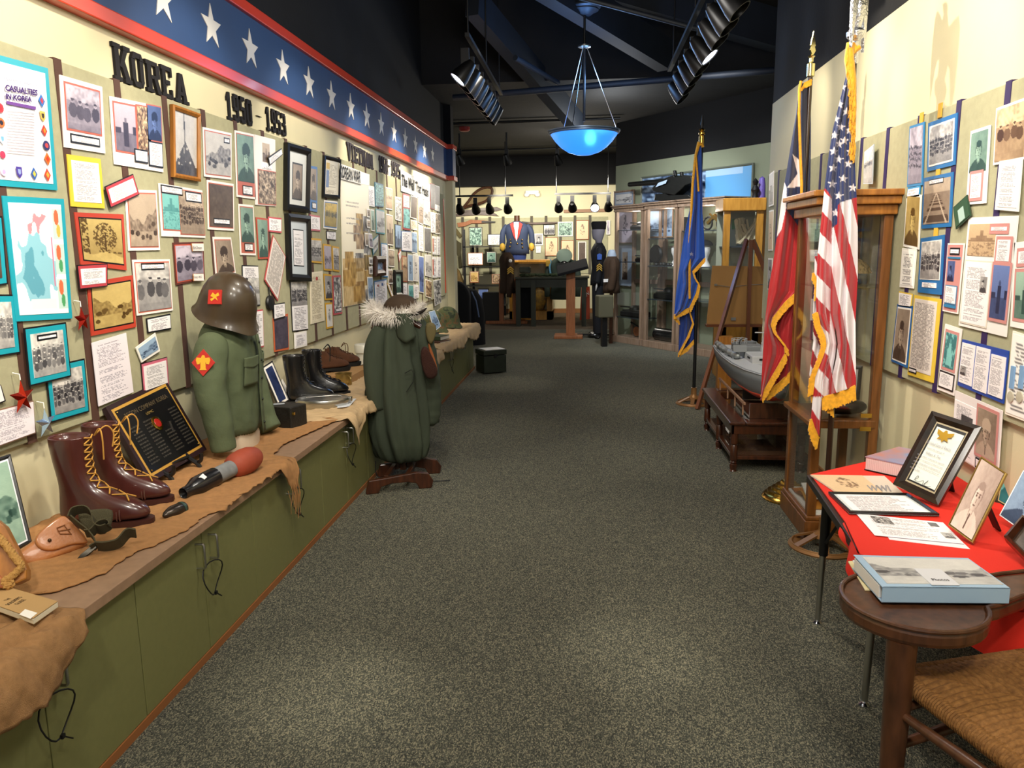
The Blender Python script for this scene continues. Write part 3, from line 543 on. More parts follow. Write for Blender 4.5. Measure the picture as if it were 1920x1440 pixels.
bk5 = wp(L, (361, 513, 380, 513, 381, 527, 362, 527), 'small printed slip reading Kimpo at the foot of the smiling men photo', [('b07a4a', .002)], P1('#efe6e0'), 'text_card', 'text card', lift=.012, res=5); wtext('Kang 1952', 363, 522, 378, 522, 363, 517, MK_K, bk5, X=LX + .0205)
bk5['label'] = 'small dated printed slip at the foot of the smiling men photo'
wp(L, (398, 444, 432, 445, 441, 512, 405, 530), 'pale portrait of a soldier in garrison cap above the steel helmet', PK, P1('capportrait', 'brown'))
wp(L, (273, 597, 318, 588, 320, 617, 276, 625), 'small black-bordered text card right of the rocky hill photo', BKC, TX, 'text_card', 'text card')
wp(L, (253, 652, 290, 624, 299, 658, 264, 680), 'tilted torn photo of snowy peaks', WH, P1('land', 'blue'), lift=.004)
wp(L, (263, 682, 312, 669, 316, 722, 268, 740), 'pink-bordered text card behind the black plaque', [('1a1216', .003), ('c86a80', .012)], TX, 'text_card', 'text card')
wp(L, (171, 643, 235, 624, 249, 735, 184, 762), 'loose white letter hanging behind the black plaque', [], [('printed_sheet', F, 'list', 'bw', [])], 'letter_sheet', 'letter', lift=.008)
wp(L, (439, 244, 475, 252, 479, 374, 443, 369), 'tall green-tinted portrait of a soldier with caption, under the 0 of 1950', PK, PC('capportrait', 'green', (.25, .84, .85, 1)))
wp(L, (476, 252, 515, 262, 517, 387, 478, 384), 'white sheet with small figure photo above a cannon photo', [('ece4e0', .005)], [('photo', (.35, .08, .7, .36), 'stand', 'brown', []), ('photo', (.1, .48, 1, 1), 'busy', 'brown', [('b8604e', .006)]), ('caption', (.32, .38, .8, .46), 'text', 'bw', [])], 'photo_sheet', 'photo sheet')
wp(L, (502, 295, 527, 278, 529, 290, 505, 311), 'small caption card tilted steeply beside the black frame', BKC, TX, 'text_card', 'text card', lift=.012)
wp(L, (446, 382, 474, 385, 479, 479, 450, 478), 'green-tinted soldier portrait with caption, lower of the two green ones', PK, PC('capportrait', 'green', (.2, .8, .85, .98)))
wp(L, (479, 407, 501, 410, 503, 485, 484, 486), 'narrow red-bordered portrait of a woman in green dress', [('b04a38', .012)], P1('portrait', 'green'))
wp(L, (502, 406, 527, 409, 527, 437, 503, 434), 'red-bordered caption card right of the woman portrait', [('c0505a', .01)], TX, 'text_card', 'text card')
wp(L, (511, 440, 535, 481, 520, 565, 495, 525), 'diamond-hung grey letter with red edge', [('b04a4a', .01)], [('printed_sheet', F, 'hand', 'bw', [])], 'letter_sheet', 'letter', lift=.004)
wp(L, (453, 497, 483, 498, 487, 573, 455, 575), 'black-bordered card with two soldiers, behind the steel helmet', BKC, [('photo', (.3, .3, 1, 1), 'group', 'grey', []), ('caption', (0, 0, 1, .3), 'text', 'bw', [])])
wp(L, (532, 267, 577, 280, 574, 400, 531, 394), 'black-framed portrait of an officer in garrison cap', [], [('mount', F, '#d4d6d2', 'bw', []), ('photo', (.25, .2, .8, .9), 'capportrait', 'brown', [('15110f', .012)])], 'framed_picture', 'framed picture', frame=(.045, .035), thick=.008)
wp(L, (533, 400, 576, 405, 578, 528, 537, 525), 'black-framed typed letter under the officer portrait', [], [('mount', F, '#c6cfd4', 'bw', []), ('printed_sheet', (.22, .15, .82, .85), 'text', 'bw', [('2a3038', .008)])], 'framed_letter', 'framed letter', frame=(.045, .035), thick=.008)
wp(L, (543, 527, 574, 525, 577, 618, 548, 622), 'black-edged sheet, crowd photo above typed text', BKC, [('photo', (0, 0, 1, .5), 'crowd', 'bw', []), ('caption', (0, .5, 1, 1), 'text', 'bw', [])], 'photo_sheet', 'photo sheet')
wp(L, (470, 583, 492, 580, 494, 650, 474, 655), 'red-edged text sheet beside the green jacket shoulder', [('c0505a', .008)], TX, 'text_sheet', 'text sheet')
wp(L, (511, 597, 539, 588, 541, 655, 514, 660), 'dark night photo with orange border above the black boots', [('c2603a', .014)], P1('dark', 'purple'))
wp(L, (512, 570, 533, 567, 534, 594, 513, 600), 'small black-edged card overlapping the dark night photo', BKC, TX, 'text_card', 'text card', lift=.008)
wp(L, (551, 624, 574, 620, 575, 648, 552, 654), 'small typed card below the black-edged crowd sheet', WH, TX, 'text_card', 'text card', lift=.004)
wp(L, (578, 310, 594, 313, 594, 398, 580, 395), 'narrow blue-bordered portrait of an officer with caption', [('2a68a8', .02)], PC('capportrait', 'brown', (.2, .84, .9, 1)))
wp(L, (580, 402, 599, 405, 600, 434, 581, 432), 'small pink-edged text card under the blue-bordered portrait', [('c06070', .012)], TX, 'text_card', 'text card')
wp(L, (605, 291, 636, 299, 634, 373, 603, 370), 'black-framed certificate with gold seal and blue ribbon', [], [('certificate', F, 'text2', 'bw', []), ('ribbon', (.12, .3, .3, .8), '#5a78a8', 'bw', []), ('seal', (.12, .08, .32, .26), '#c8a23c', 'bw', [])], 'framed_certificate', 'framed certificate', frame=(.028, .022), thick=.008)
wp(L, (607, 375, 632, 378, 631, 431, 606, 428), 'white-mounted photo of two people in yellow clothes', WH, P1('group', 'yellow', [('2a68a8', .008)]))
wp(L, (611, 433, 629, 434, 629, 451, 612, 449), 'tiny black-edged caption under the yellow clothes photo', BKC, TX, 'text_card', 'text card')
wp(L, (580, 446, 602, 448, 603, 494, 582, 492), 'yellow-bordered photo of a marching crowd left of two narrow ones', YB, P1('crowd', 'bw'))
wp(L, (605, 457, 620, 459, 622, 508, 607, 507), 'yellow-bordered grey street photo', YB, P1('land', 'purple'))
wp(L, (622, 461, 635, 463, 636, 510, 624, 508), 'narrow yellow-bordered black and white figures photo beside the collage', YB, P1('crowd', 'bw'))
wp(L, (580, 511, 604, 508, 608, 601, 582, 608), 'long aged scroll with small red emblem', [('e6dcc4', .01)], [('printed_sheet', F, 'text2', 'bw', []), ('emblem', (.42, .08, .58, .15), '#a83a3a', 'bw', [])], 'scroll_sheet', 'scroll')
wp(L, (606, 513, 621, 515, 623, 562, 609, 563), 'yellow-bordered photo of a man in uniform', YB, P1('portrait', 'bw'))
wp(L, (623, 517, 638, 516, 641, 588, 625, 591), 'tall red-bordered photo of trees with a caption', [('c0505a', .014)], PC('busy', 'grey', (.2, .86, .95, .98), BKC, F))
wp(L, (609, 568, 622, 567, 624, 614, 612, 617), 'lowest yellow-bordered pale photo beside the tall red one', YB, P1('sketch', 'grey'))
kw = wp(L, (636, 306, 678, 322, 678, 346, 637, 335), 'white strip with hand-cut words KOREAN WAR', [], P1('#f1ede4'), 'heading_strip', 'heading strip', lift=.012, res=6)
wtext('KOREAN WAR', 637.5, 333, 676, 343.5, 637.5, 309, MK_K, kw, X=LX + .0215, bold=.02)
wtext('CITE', 681, 333, 690, 336, 681, 326, MK_GR, kw, X=LX + .006); wtext('ARTIFACTS', 679, 343, 691, 346, 679, 336, MK_GR, kw, X=LX + .006)
wp(L, (637, 334, 690, 347, 697, 565, 643, 576), 'tall KOREAN WAR collage of yellowed newspapers and photos on cream paper', [('efe8d6', .004)], [('clippings', F, 'collage', 'bw', [])], 'newspaper_collage', 'collage', res=1.0)
wp(L, (677, 322, 692, 327, 692, 348, 678, 345), 'handwritten white card right of the KOREAN WAR strip', [], P1('#f2f0e8'), 'text_card', 'text card', lift=.003, res=5)
# ---- Vietnam section
wp(L, (689, 347, 701, 350, 702, 388, 690, 386), 'narrow white typed sheet left of the green jungle photo', WH, TX, 'text_sheet', 'text sheet')
V = [((702, 341, 718, 346, 719, 388, 703, 387), 'bright green jungle photo with white figures', [('1f6a8a', .012)], P1('busy', 'teal'), 0), ((704, 391, 720, 395, 721, 439, 705, 437), 'teal-edged photo of grey tents below the jungle photo', [('4a9aa8', .012)], P1('land', 'grey'), 0),
 ((687, 391, 693, 392, 693, 408, 688, 407), 'tiny dark snapshot on the right edge of the collage', WH, P1('portrait', 'brown'), .01), ((694, 392, 701, 393, 702, 434, 696, 433), 'narrow vertical snapshot between collage and grey tents', WH, P1('stand', 'green'), 0), ((687, 411, 693, 412, 694, 428, 688, 427), 'tiny group snapshot under the dark one at the collage edge', WH, P1('group', 'brown'), .01),
 ((683, 436, 689, 437, 690, 462, 685, 461), 'small dark leaning snapshot low on the collage', WH, P1('stand', 'brown'), .01), ((690, 437, 697, 438, 699, 466, 692, 464), 'small purple-grey snapshot at the lower collage edge', WH, P1('group', 'purple'), .01), ((691, 482, 698, 483, 698, 496, 692, 495), 'tiny square snapshot pair, upper one, beside the small box frame', WH, P1('rows', 'bw'), .01), ((691, 500, 698, 499, 698, 514, 692, 514), 'tiny square snapshot pair, lower one, beside the small box frame', WH, P1('rows', 'bw'), .01),
 ((688, 519, 698, 519, 700, 562, 690, 563), 'landscape photo with pale sky at the collage foot', WH, P1('land', 'blue'), .01), ((722, 350, 735, 354, 735, 394, 723, 392), 'sepia photo of a standing group in a white mount', [('e8e2d6', .012), ('3a332c', .004)], P1('group', 'warm'), 0), ((723, 400, 736, 404, 737, 461, 725, 459), 'tall sepia photo of a lone soldier', [('e8e2d6', .012), ('3a332c', .004)], P1('stand', 'brown'), 0),
 ((727, 466, 739, 468, 739, 501, 728, 500), 'short sepia photo under the lone soldier photo', [('e8e2d6', .012), ('3a332c', .004)], P1('group', 'brown'), 0), ((740, 368, 752, 371, 752, 415, 741, 412), 'photo of a map and stripes left of the red-edged pair', WH, P1('busy', 'grey'), 0), ((740, 420, 751, 422, 751, 466, 741, 465), 'dark-edged blue photo of a man in uniform', [('2a3a4a', .01)], P1('stand', 'blue'), 0),
 ((770, 366, 782, 369, 781, 412, 769, 408), 'brown photo of an interior, under THE WALL banner', WH, P1('dark', 'brown'), 0), ((783, 370, 793, 373, 793, 422, 784, 418), 'photo of white-capped men in front of a wall', WH, P1('crowd', 'brown'), 0), ((794, 374, 806, 378, 806, 424, 794, 420), 'glossy silver photo of the memorial wall', WH, P1('land', 'grey'), 0),
 ((770, 412, 782, 414, 782, 432, 771, 430), 'cream note between brown interior and soldier photos', WH, [('printed_sheet', F, 'text2', 'bw', [])], 0), ((771, 434, 781, 436, 782, 476, 772, 474), 'blue and white photo of flag-holding figures', WH, P1('group', 'blue'), 0), ((784, 420, 793, 424, 794, 472, 785, 470), 'tall grey text sheet with blue arch', WH, [('printed_sheet', F, 'text', 'bw', [])], 0), ((795, 426, 807, 428, 808, 474, 796, 472), 'dim photo of standing visitors right of the grey text sheet', WH, P1('dark', 'grey'), 0),
 ((806, 343, 815, 346, 815, 393, 807, 391), 'dark photo of a helicopter at the top right end', [('8a2a2a', .008)], P1('dark', 'bw'), 0), ((815, 347, 824, 350, 824, 397, 815, 394), 'dark photo at the extreme top right of the left board', WH, PC('dark', 'purple', (.1, .8, .9, .98), WH), 0), ((807, 397, 815, 399, 816, 437, 808, 436), 'two stacked text notes beside a framed sheet', WH, TX, 0), ((816, 399, 825, 401, 825, 439, 816, 438), 'brown sheet in a white mount near the wall end', WH, P1('busy', 'brown'), 0),
 ((810, 442, 818, 444, 818, 478, 811, 477), 'white page with red flame logo, upper one', WH, [('printed_sheet', F, 'text', 'bw', []), ('logo', (0, .1, .2, .9), '#b85a2a', 'bw', [])], 0), ((819, 443, 825, 444, 825, 478, 819, 478), 'grey page at the wall end beside the upper flame page', WH, TX, 0), ((810, 481, 818, 482, 819, 521, 811, 521), 'white page with red flame logo, lower one', WH, [('printed_sheet', F, 'text', 'bw', []), ('logo', (0, .1, .2, .9), '#b8482a', 'bw', [])], 0), ((819, 481, 826, 482, 826, 520, 819, 520), 'grey page at the wall end beside the lower flame page', WH, TX, 0),
 ((812, 526, 826, 523, 827, 567, 815, 574), 'lowest grey double page at the wall end', WH, P1('busy', 'grey'), 0), ((784, 479, 794, 481, 794, 550, 786, 548), 'tall deep blue poster with a night skyline', WH, P1('land', 'navy'), 0), ((796, 477, 808, 478, 809, 520, 797, 517), 'pale photo of an aircraft wing', WH, P1('land', 'grey'), 0), ((797, 523, 809, 527, 809, 560, 798, 556), 'slanting red-lined leaflet at the lower right', WH, P1('busy', 'warm'), 0),
 ((753, 479, 762, 481, 763, 529, 754, 528), 'red-edged photo of a parade', [('b04a38', .01)], P1('group', 'warm'), 0), ((754, 531, 763, 531, 764, 566, 755, 570), 'text strip under the parade photo', WH, TX, 0), ((764, 476, 773, 477, 774, 528, 765, 527), 'bright white page with two small silhouettes, left one', WH, P1('sketch', 'blue'), 0), ((774, 476, 783, 477, 784, 528, 775, 527), 'bright white page with two small silhouettes, right one', WH, P1('sketch', 'bw'), 0), ((765, 533, 774, 534, 775, 562, 766, 564), 'bright blue leaflet low under the white pages', WH, P1('land', 'teal'), 0), ((775, 533, 784, 534, 785, 558, 776, 561), 'white leaflet beside the bright blue one', WH, TX, 0)]
for p, lab, rg, e, lf in V: wp(L, p, lab, rg, e, lift=lf)
wp(L, (755, 362, 767, 365, 769, 432, 755, 430), 'red-bordered pair, white text above a cyan figure photo', [('a83038', .02)], [('caption', (0, 0, 1, .36), 'text', 'bw', []), ('photo', (0, .4, 1, 1), 'dress', 'teal', [])], 'photo_sheet', 'photo sheet')
wp(L, (752, 433, 770, 434, 772, 472, 753, 470), 'blank-looking glossy white sheet in the brightest spot of light', [('2a5aa0', .006)], [('printed_sheet', F, 'text', 'bw', [])], 'text_sheet', 'text sheet')
wh = wp(L, (751, 318, 806, 346, 805, 378, 752, 358), 'white banner with black brush lettering The Wall That Heals', [], P1('#f2efe6'), 'heading_strip', 'banner', lift=.004, res=6)
wtext('The Wall That Heals', 753, 348, 803.5, 370, 753, 326, MK_K, wh, X=LX + .0145, bold=.03)
wp(L, (698, 450, 709, 440, 708, 466, 699, 478), 'slanted teal-edged photo left of the pale blue page', [('2a7a90', .01)], P1('land', 'grey'), lift=.006)
wp(L, (714, 455, 726, 457, 727, 520, 715, 519), 'tall pale blue typed page', [('4a8ab8', .012)], TX, 'text_sheet', 'text sheet')
wp(L, (701, 527, 724, 523, 727, 590, 704, 597), 'wide pale blue certificate page with blue seals', [('3a7ab0', .012)], [('printed_sheet', F, 'text', 'bw', []), ('seal', (.55, .06, .68, .14), '#2a5a9a', 'bw', []), ('seal', (.2, .08, .3, .14), '#8a3a3a', 'bw', [])], 'text_sheet', 'text sheet')
wp(L, (700, 480, 719, 480, 719, 516, 700, 519), 'small deep mahogany box frame with blue photo', [], P1('dress', 'blue'), 'framed_picture', 'framed picture', frame=(.06, .035), fm=M_MAHOG, lift=.01)
wp(L, (737, 506, 752, 506, 753, 555, 739, 557), 'narrow black frame with pale green picture', [], P1('portrait', 'green'), 'framed_picture', 'framed picture', frame=(.04, .025), lift=.01)
wp(L, (727, 505, 735, 505, 736, 532, 728, 532), 'small portrait left of the narrow green picture', WH, P1('portrait', 'brown'))
wp(L, (724, 530, 729, 533, 744, 572, 741, 576), 'thin yellow strip leaning under the small portrait', YB, TX, 'text_card', 'text card', lift=.004)
wp(L, (746, 476, 751, 468, 752, 482, 748, 492), 'tiny tilted red-edged card by the parade photo', [('b04a38', .01)], TX, 'text_card', 'text card', lift=.004)
struct('trim_3', B().box(LX - .002, LX + .006, 10.88, 10.93, .9, 2.2), M_RED)
# ---- cut-out headings: slab letters, each one pinned on its own
def R_(a, c, d, e): return [(a, c), (d, c), (d, e), (a, e)]
SER = lambda x0, x1, y: R_(x0, y, x1, y + .12)
GL = {'K': [R_(.1, 0, .36, 1), SER(0, .46, 0), SER(0, .46, .88), [(.34, .42), (.72, 1), (.98, 1), (.52, .38)], [(.42, .52), (.62, .68), (1, .0), (.72, 0)], SER(.62, 1.04, 0), SER(.62, 1.04, .88)],
 'O': [R_(.02, .2, .32, .8), R_(.68, .2, .98, .8), R_(.2, 0, .8, .16), R_(.2, .84, .8, 1), [(.02, .2), (.32, .2), (.3, .1), (.2, 0)], [(.98, .2), (.68, .2), (.7, .1), (.8, 0)], [(.02, .8), (.32, .8), (.3, .9), (.2, 1)], [(.98, .8), (.68, .8), (.7, .9), (.8, 1)]],
 'R': [R_(.1, 0, .38, 1), SER(0, .48, 0), R_(0, .86, .8, 1), R_(.3, .44, .8, .56), R_(.66, .5, .94, .92), [(.5, .48), (.76, .48), (1, 0), (.72, 0)]],
 'E': [R_(.1, 0, .4, 1), R_(0, 0, .95, .14), R_(0, .86, .95, 1), R_(.3, .43, .74, .57), R_(.8, 0, .95, .3), R_(.8, .7, .95, 1)],
 'A': [[(.08, 0), (.34, 0), (.6, 1), (.36, 1)], [(.66, 0), (.94, 0), (.64, 1), (.4, 1)], R_(.25, .26, .75, .38), SER(-.04, .42, 0), SER(.58, 1.04, 0)],
 'V': [[(.05, 1), (.34, 1), (.6, 0), (.42, 0)], [(.68, 1), (.95, 1), (.6, 0), (.42, 0)], SER(-.04, .42, .88), SER(.58, 1.04, .88)],
 'I': [R_(.33, 0, .67, 1), SER(.12, .88, 0), SER(.12, .88, .88)], 'T': [R_(.36, 0, .64, 1), R_(0, .86, 1, 1), R_(0, .68, .14, 1), R_(.86, .68, 1, 1), SER(.2, .8, 0)],
 'N': [R_(.06, 0, .28, 1), R_(.72, 0, .94, 1), [(.06, 1), (.32, 1), (.94, 0), (.7, 0)], SER(-.04, .4, 0), SER(.6, 1.04, .88), SER(-.04, .3, .88)],
 'M': [R_(.04, 0, .24, 1), R_(.76, 0, .96, 1), [(.04, 1), (.3, 1), (.58, .2), (.44, .2)], [(.7, 1), (.96, 1), (.58, .2), (.44, .2)], SER(-.06, .34, 0), SER(.66, 1.06, 0)],
 '1': [R_(.36, 0, .66, 1), [(.36, 1), (.1, .8), (.1, .68), (.36, .8)], SER(.1, .9, 0)], '0': None,
 '9': [R_(.1, .5, .36, .9), R_(.66, .1, .94, .9), R_(.2, .86, .84, 1), R_(.2, .4, .8, .53), R_(.15, 0, .84, .14), R_(.08, .06, .3, .24)],
 '6': [R_(.06, .1, .34, .9), R_(.66, .1, .92, .5), R_(.16, .86, .84, 1), R_(.2, .46, .8, .59), R_(.16, 0, .84, .14)],
 '5': [R_(.08, .5, .34, 1), R_(.08, .86, .9, 1), R_(.1, .48, .8, .62), R_(.66, .1, .94, .56), R_(.14, 0, .84, .14), R_(.06, .06, .26, .24)],
 '3': [R_(.12, .86, .82, 1), R_(.64, .56, .92, .92), R_(.32, .44, .8, .57), R_(.66, .08, .94, .5), R_(.12, 0, .84, .14), R_(.06, .06, .26, .24), R_(.06, .76, .26, .94)],
 '7': [R_(.04, .84, .94, 1), R_(.04, .7, .18, 1), [(.66, .86), (.94, .86), (.6, 0), (.3, 0)]], '-': [R_(.1, .42, .9, .56)]}
GL['0'] = GL['O']
M_LET = mat('black_felt', '121014', 0.85); M_LET2 = mat('charcoal_felt', '38343a', 0.85)
def heading(chars, word, pts, m, hpx, wf=1.0):
    """pts: per character (x_left, y_bottom, x_right) pixel of the letter foot; letter sits on the wall plane"""
    for ch, (x0, yb, x1, yt) in zip(chars, pts):
        a = onX(x0, yb, LW + .002); c = onX(x1, yb, LW + .002); t = onX(x0, yt, LW + .002); w = c.y - a.y; h = t.z - a.z; b = B()
        for i, g in enumerate(GL[ch]): b.prism([(x * w, y * h) for x, y in g], (LW + .001, a.y, a.z), (0, 1, 0), (0, 0, 1), .012 + .0004 * i)
        nm = 'heading_letter' if ch.isalpha() else 'heading_digit'
        j = word.k; word.k += 1; nm = 'heading_dash' if ch == '-' else ('heading_letter' if ch.isalpha() else 'heading_digit'); KD = {'0': 'zero', '1': 'one', '3': 'three', '5': 'five', '6': 'six', '7': 'seven', '9': 'nine', '-': 'dash'}.get(ch, 'letter ' + ch)
        tag(obj(nm, b, m), ('black cut-out dash %s' % word.w) if ch == '-' else 'black cut-out %s, %s %s' % (KD, ('first', 'second', 'third', 'fourth', 'fifth', 'sixth', 'last')[j], word.w), 'letter' if ch.isalpha() else ('dash' if ch == '-' else 'digit'), word.g)
class HW:
    def __init__(s, w, g): s.w = w; s.g = g; s.k = 0
heading('KOREA', HW('character in the big wall heading KOREA', 'cut-out letters of the heading KOREA'), [(212, 149, 242, 80), (246, 160, 268, 97), (273, 170, 299, 112), (302, 181, 322, 122), (327, 190, 350, 135)], M_LET, 0)
heading('1950', HW('character in the year 1950 after KOREA', 'cut-out digits of the Korea years'), [(424, 224, 434, 172), (436, 227, 447, 176), (449, 230, 459, 181), (461, 234, 471, 186)], M_LET, 0)
heading('-', HW('of the Korea heading, between its two years', 'cut-out digits of the Korea years'), [(478, 218, 489, 214)], M_LET, 0)
b = B(); a = onX(478, 222, LW + .002); c = onX(489, 222, LW + .002)
heading('1953', HW('character in the year 1953 after the dash', 'cut-out digits of the Korea years'), [(498, 244, 506, 200), (508, 247, 516, 204), (517, 250, 525, 208), (526, 253, 535, 212)], M_LET, 0)
heading('VIETNAM', HW('character in the grey-black heading VIETNAM', 'cut-out letters of the heading VIETNAM'), [(650, 301, 658, 266), (658, 303, 663, 270), (664, 305, 670, 274), (671, 308, 677, 277), (678, 311, 684, 281), (685, 313, 691, 285), (691, 316, 698, 288)], M_LET2, 0)
heading('1960', HW('character in the year 1960 after VIETNAM', 'cut-out digits of the Vietnam years'), [(710, 322, 714, 291), (714.5, 323, 718, 293), (718.5, 325, 722, 295), (722.5, 327, 726, 297)], M_LET2, 0)
heading('-', HW('of the Vietnam heading, between its two years', 'cut-out digits of the Vietnam years'), [(727, 316, 731, 305)], M_LET2, 0)
heading('1975', HW('character in the year 1975 at the end of the heading', 'cut-out digits of the Vietnam years'), [(733, 329, 736.5, 301), (737, 330, 740.5, 303), (741, 332, 745, 305), (745.5, 334, 750, 307)], M_LET2, 0)
# ---- right wall prints
Rr = 'R'
wp(Rr, (1707, 237, 1735, 228, 1731, 347, 1702, 351), 'blue-edged dim group photo partly behind the display case glow', [('2a7ab0', .012)], P1('crowd', 'purple'))
wp(Rr, (1742, 231, 1797, 211, 1792, 309, 1740, 322), 'blue-bordered photo of a large crew on steps, top of its column', BLU, P1('crowd', 'bw', [('eeeae4', .008)]))
wp(Rr, (1704, 352, 1727, 348, 1725, 368, 1701, 372), 'small blue-edged caption under the dim group photo', [('2a8ac0', .008)], TX, 'text_card', 'text card')
wp(Rr, (1733, 334, 1789, 322, 1784, 425, 1729, 429), 'blue-bordered sepia photo of wooden deck planks', BLU, [('photo', F, 'rail', 'brown', []), ('caption', (.2, -.02, .75, .1), 'text', 'bw', [('2a2422', .004)])])
wp(Rr, (1702, 363, 1729, 365, 1724, 468, 1695, 462), 'sepia photo of a seated man in warm glare beside the display case', WH, P1('portrait', 'sepia'))
wp(Rr, (1728, 447, 1772, 440, 1766, 553, 1722, 548), 'blue-bordered photo of a crew in rows under white lettering', BLU, [('photo', (0, 0, 1, .8), 'rows', 'bw', [('eeeae4', .004)]), ('caption', (.15, .86, .85, .96), 'text', 'bw', [])])
wp(Rr, (1693, 465, 1720, 467, 1714, 541, 1688, 538), 'white ruled list sheet right of the oak case post', WH, [('printed_sheet', F, 'title', 'bw', [])], 'text_sheet', 'text sheet')
wp(Rr, (1687, 546, 1712, 551, 1709, 577, 1686, 574), 'small cream caption card with gold corners', [('d8b84a', .006)], TX, 'text_card', 'text card')
wp(Rr, (1684, 570, 1713, 574, 1702, 690, 1672, 677), 'blue-edged dark portrait of an old man in profile', [('1f5a98', .012), ('ece8e4', .008)], P1('portrait', 'brown'))
wp(Rr, (1716, 553, 1766, 561, 1751, 718, 1703, 702), 'long handwritten letter on yellow backing', [('e0c040', .014)], [('letter', (0, 0, .94, .96), 'hand', 'bw', [('d8d0c4', .003)]), ('caption', (0, .93, .35, 1.0), 'text', 'bw', BKC)], 'letter_sheet', 'letter')
wp(Rr, (1822, 246, 1859, 234, 1850, 381, 1813, 384), 'tall print of a young sailor in cap with pink caption box', [('efe9e6', .012)], [('photo', (0, 0, 1, .58), 'portrait', 'green', []), ('caption', (.08, .56, .88, 1), 'text', 'bw', PKR)])
wp(Rr, (1870, 203, 1932, 180, 1925, 298, 1864, 310), 'colour family photo at the top right of the picture', [('efe9e6', .01)], P1('group', 'warm'))
wp(Rr, (1876, 302, 1919, 296, 1911, 397, 1867, 393), 'typed biography sheet under the colour family photo', WH, TX, 'text_sheet', 'text sheet', lift=.006)
wp(Rr, (1789, 389, 1815, 365, 1822, 405, 1794, 430), 'small tilted green picture with a white tablet', [('24402e', .006)], [('photo', F, '#2c5038', 'bw', []), ('tablet', (.28, .3, .7, .95), '#a9c4bc', 'bw', [])], lift=.006)
wp(Rr, (1818, 408, 1911, 404, 1888, 632, 1799, 610), 'large white sheet with ship photo, biography and a man outdoors', [('ece8e4', .005)], [('photo', (.04, .05, .62, .34), 'ship', 'warm', []), ('printed_sheet', (.02, .38, .62, .98), 'text', 'bw', [('d8d0c2', .006)]), ('caption', (.5, .05, .88, .14), 'text', 'bw', PKR), ('caption', (.66, .16, .98, .4), 'text', 'bw', PKR), ('photo', (.64, .38, 1.02, .9), 'stand', 'navy', PKR), ('photo', (.42, .52, .56, .66), 'portrait', 'bw', [])], 'photo_sheet', 'photo sheet')
wp(Rr, (1779, 456, 1810, 456, 1797, 589, 1769, 583), 'narrow pink and blue biography strip with a portrait', [('efe4e2', .006), ('c98a86', .012)], [('caption', (.1, 0, .9, .12), 'text', 'bw', BKC), ('photo', (.05, .22, .6, .55), 'portrait', 'navy', []), ('printed_sheet', (0, .62, 1, .93), 'text', 'bw', [('2a7aa8', .004)]), ('blue_bar', (0, .15, 1, .18), '#2a7aa8', 'bw', []), ('blue_bar', (0, .94, 1, .99), '#2a7aa8', 'bw', [])], 'photo_sheet', 'photo sheet')
wp(Rr, (1774, 607, 1805, 617, 1790, 742, 1759, 730), 'pink-edged photo of a woman in a white dress with black-edged caption', [('efe9e6', .008)], [('photo', (.04, .04, .96, .68), 'dress', 'teal', PKR), ('caption', (0, .7, 1, .98), 'text', 'bw', BKC)])
wp(Rr, (1806, 636, 1893, 658, 1883, 757, 1797, 722), 'royal blue sheet with three typed columns', [('2346a0', .008)], [('column', (0, .02, .32, .95), 'text', 'bw', []), ('column', (.35, .02, .66, .98), 'text', 'bw', []), ('column', (.7, .1, 1, .96), 'text', 'bw', []), ('photo', (.03, .55, .16, .75), 'portrait', 'bw', [])], 'text_sheet', 'text sheet')
npv = wp(Rr, (1793, 732, 1881, 770, 1872, 902, 1786, 850), 'newspaper clipping sheet with a portrait of a sailor in white cap', [('e9e2e2', .005)], [('clipping', (.0, .12, .5, 1), 'text', 'bw', []), ('photo', (.18, .3, .44, .6), 'dark', 'bw', []), ('photo', (.52, .02, .98, .82), 'sailor', 'brown', PKR), ('caption', (.56, .84, .98, 1), 'text', 'bw', BKC)], 'photo_sheet', 'photo sheet')
wp(Rr, (1904, 455, 1960, 447, 1945, 622, 1896, 612), 'white sheet with green photo at the right picture edge', [('f0ece8', .008)], [('photo', (.05, .3, 1, .95), 'stand', 'green', PKR), ('caption', (.1, .05, 1, .28), 'text', 'bw', PKR)])
mdl = wp(Rr, (1901, 620, 1965, 640, 1950, 800, 1886, 776), 'white sheet showing medals at the right picture edge', [('f0e8da', .008)], [('printed_sheet', F, 'title', 'bw', [])], 'photo_sheet', 'photo sheet', res=4)
for px in (1899, 1916):
    a = onX(px, 718, RX - .006); b = B(); n_ = Vector((-1, 0, 0)); b.col = rgb('7aa0c8'); b.box(RX - .012, RX - .007, a.y - .012, a.y + .012, a.z - .02, a.z + .06); b.col = rgb('b8b2a0'); b.lathe([(.001, 0), (.02, 0), (.02, .004), (.001, .005)], (RX - .007, a.y, a.z - .05), 14, Matrix.Rotation(-PI / 2, 4, 'Y')); obj('medal', b, PRINT, mdl)
wp(Rr, (1443, 327, 1452, 320, 1451, 385, 1442, 388), 'narrow photo at the far end of the right wall, top one', WH, P1('stand', 'bw'))
wp(Rr, (1443, 395, 1451, 393, 1449, 470, 1441, 470), 'narrow pinkish sheet at the far end of the right wall', WH, P1('sketch', 'warm'))
wp(Rr, (1441, 484, 1449, 484, 1448, 545, 1440, 543), 'narrow dark portrait at the far end of the right wall', WH, P1('portrait', 'bw'))
wp(Rr, (1622, 285, 1640, 270, 1637, 345, 1620, 345), 'photo in a clear sleeve behind the top of the display case', [('b8c4d0', .006)], P1('group', 'grey'), lift=.02)
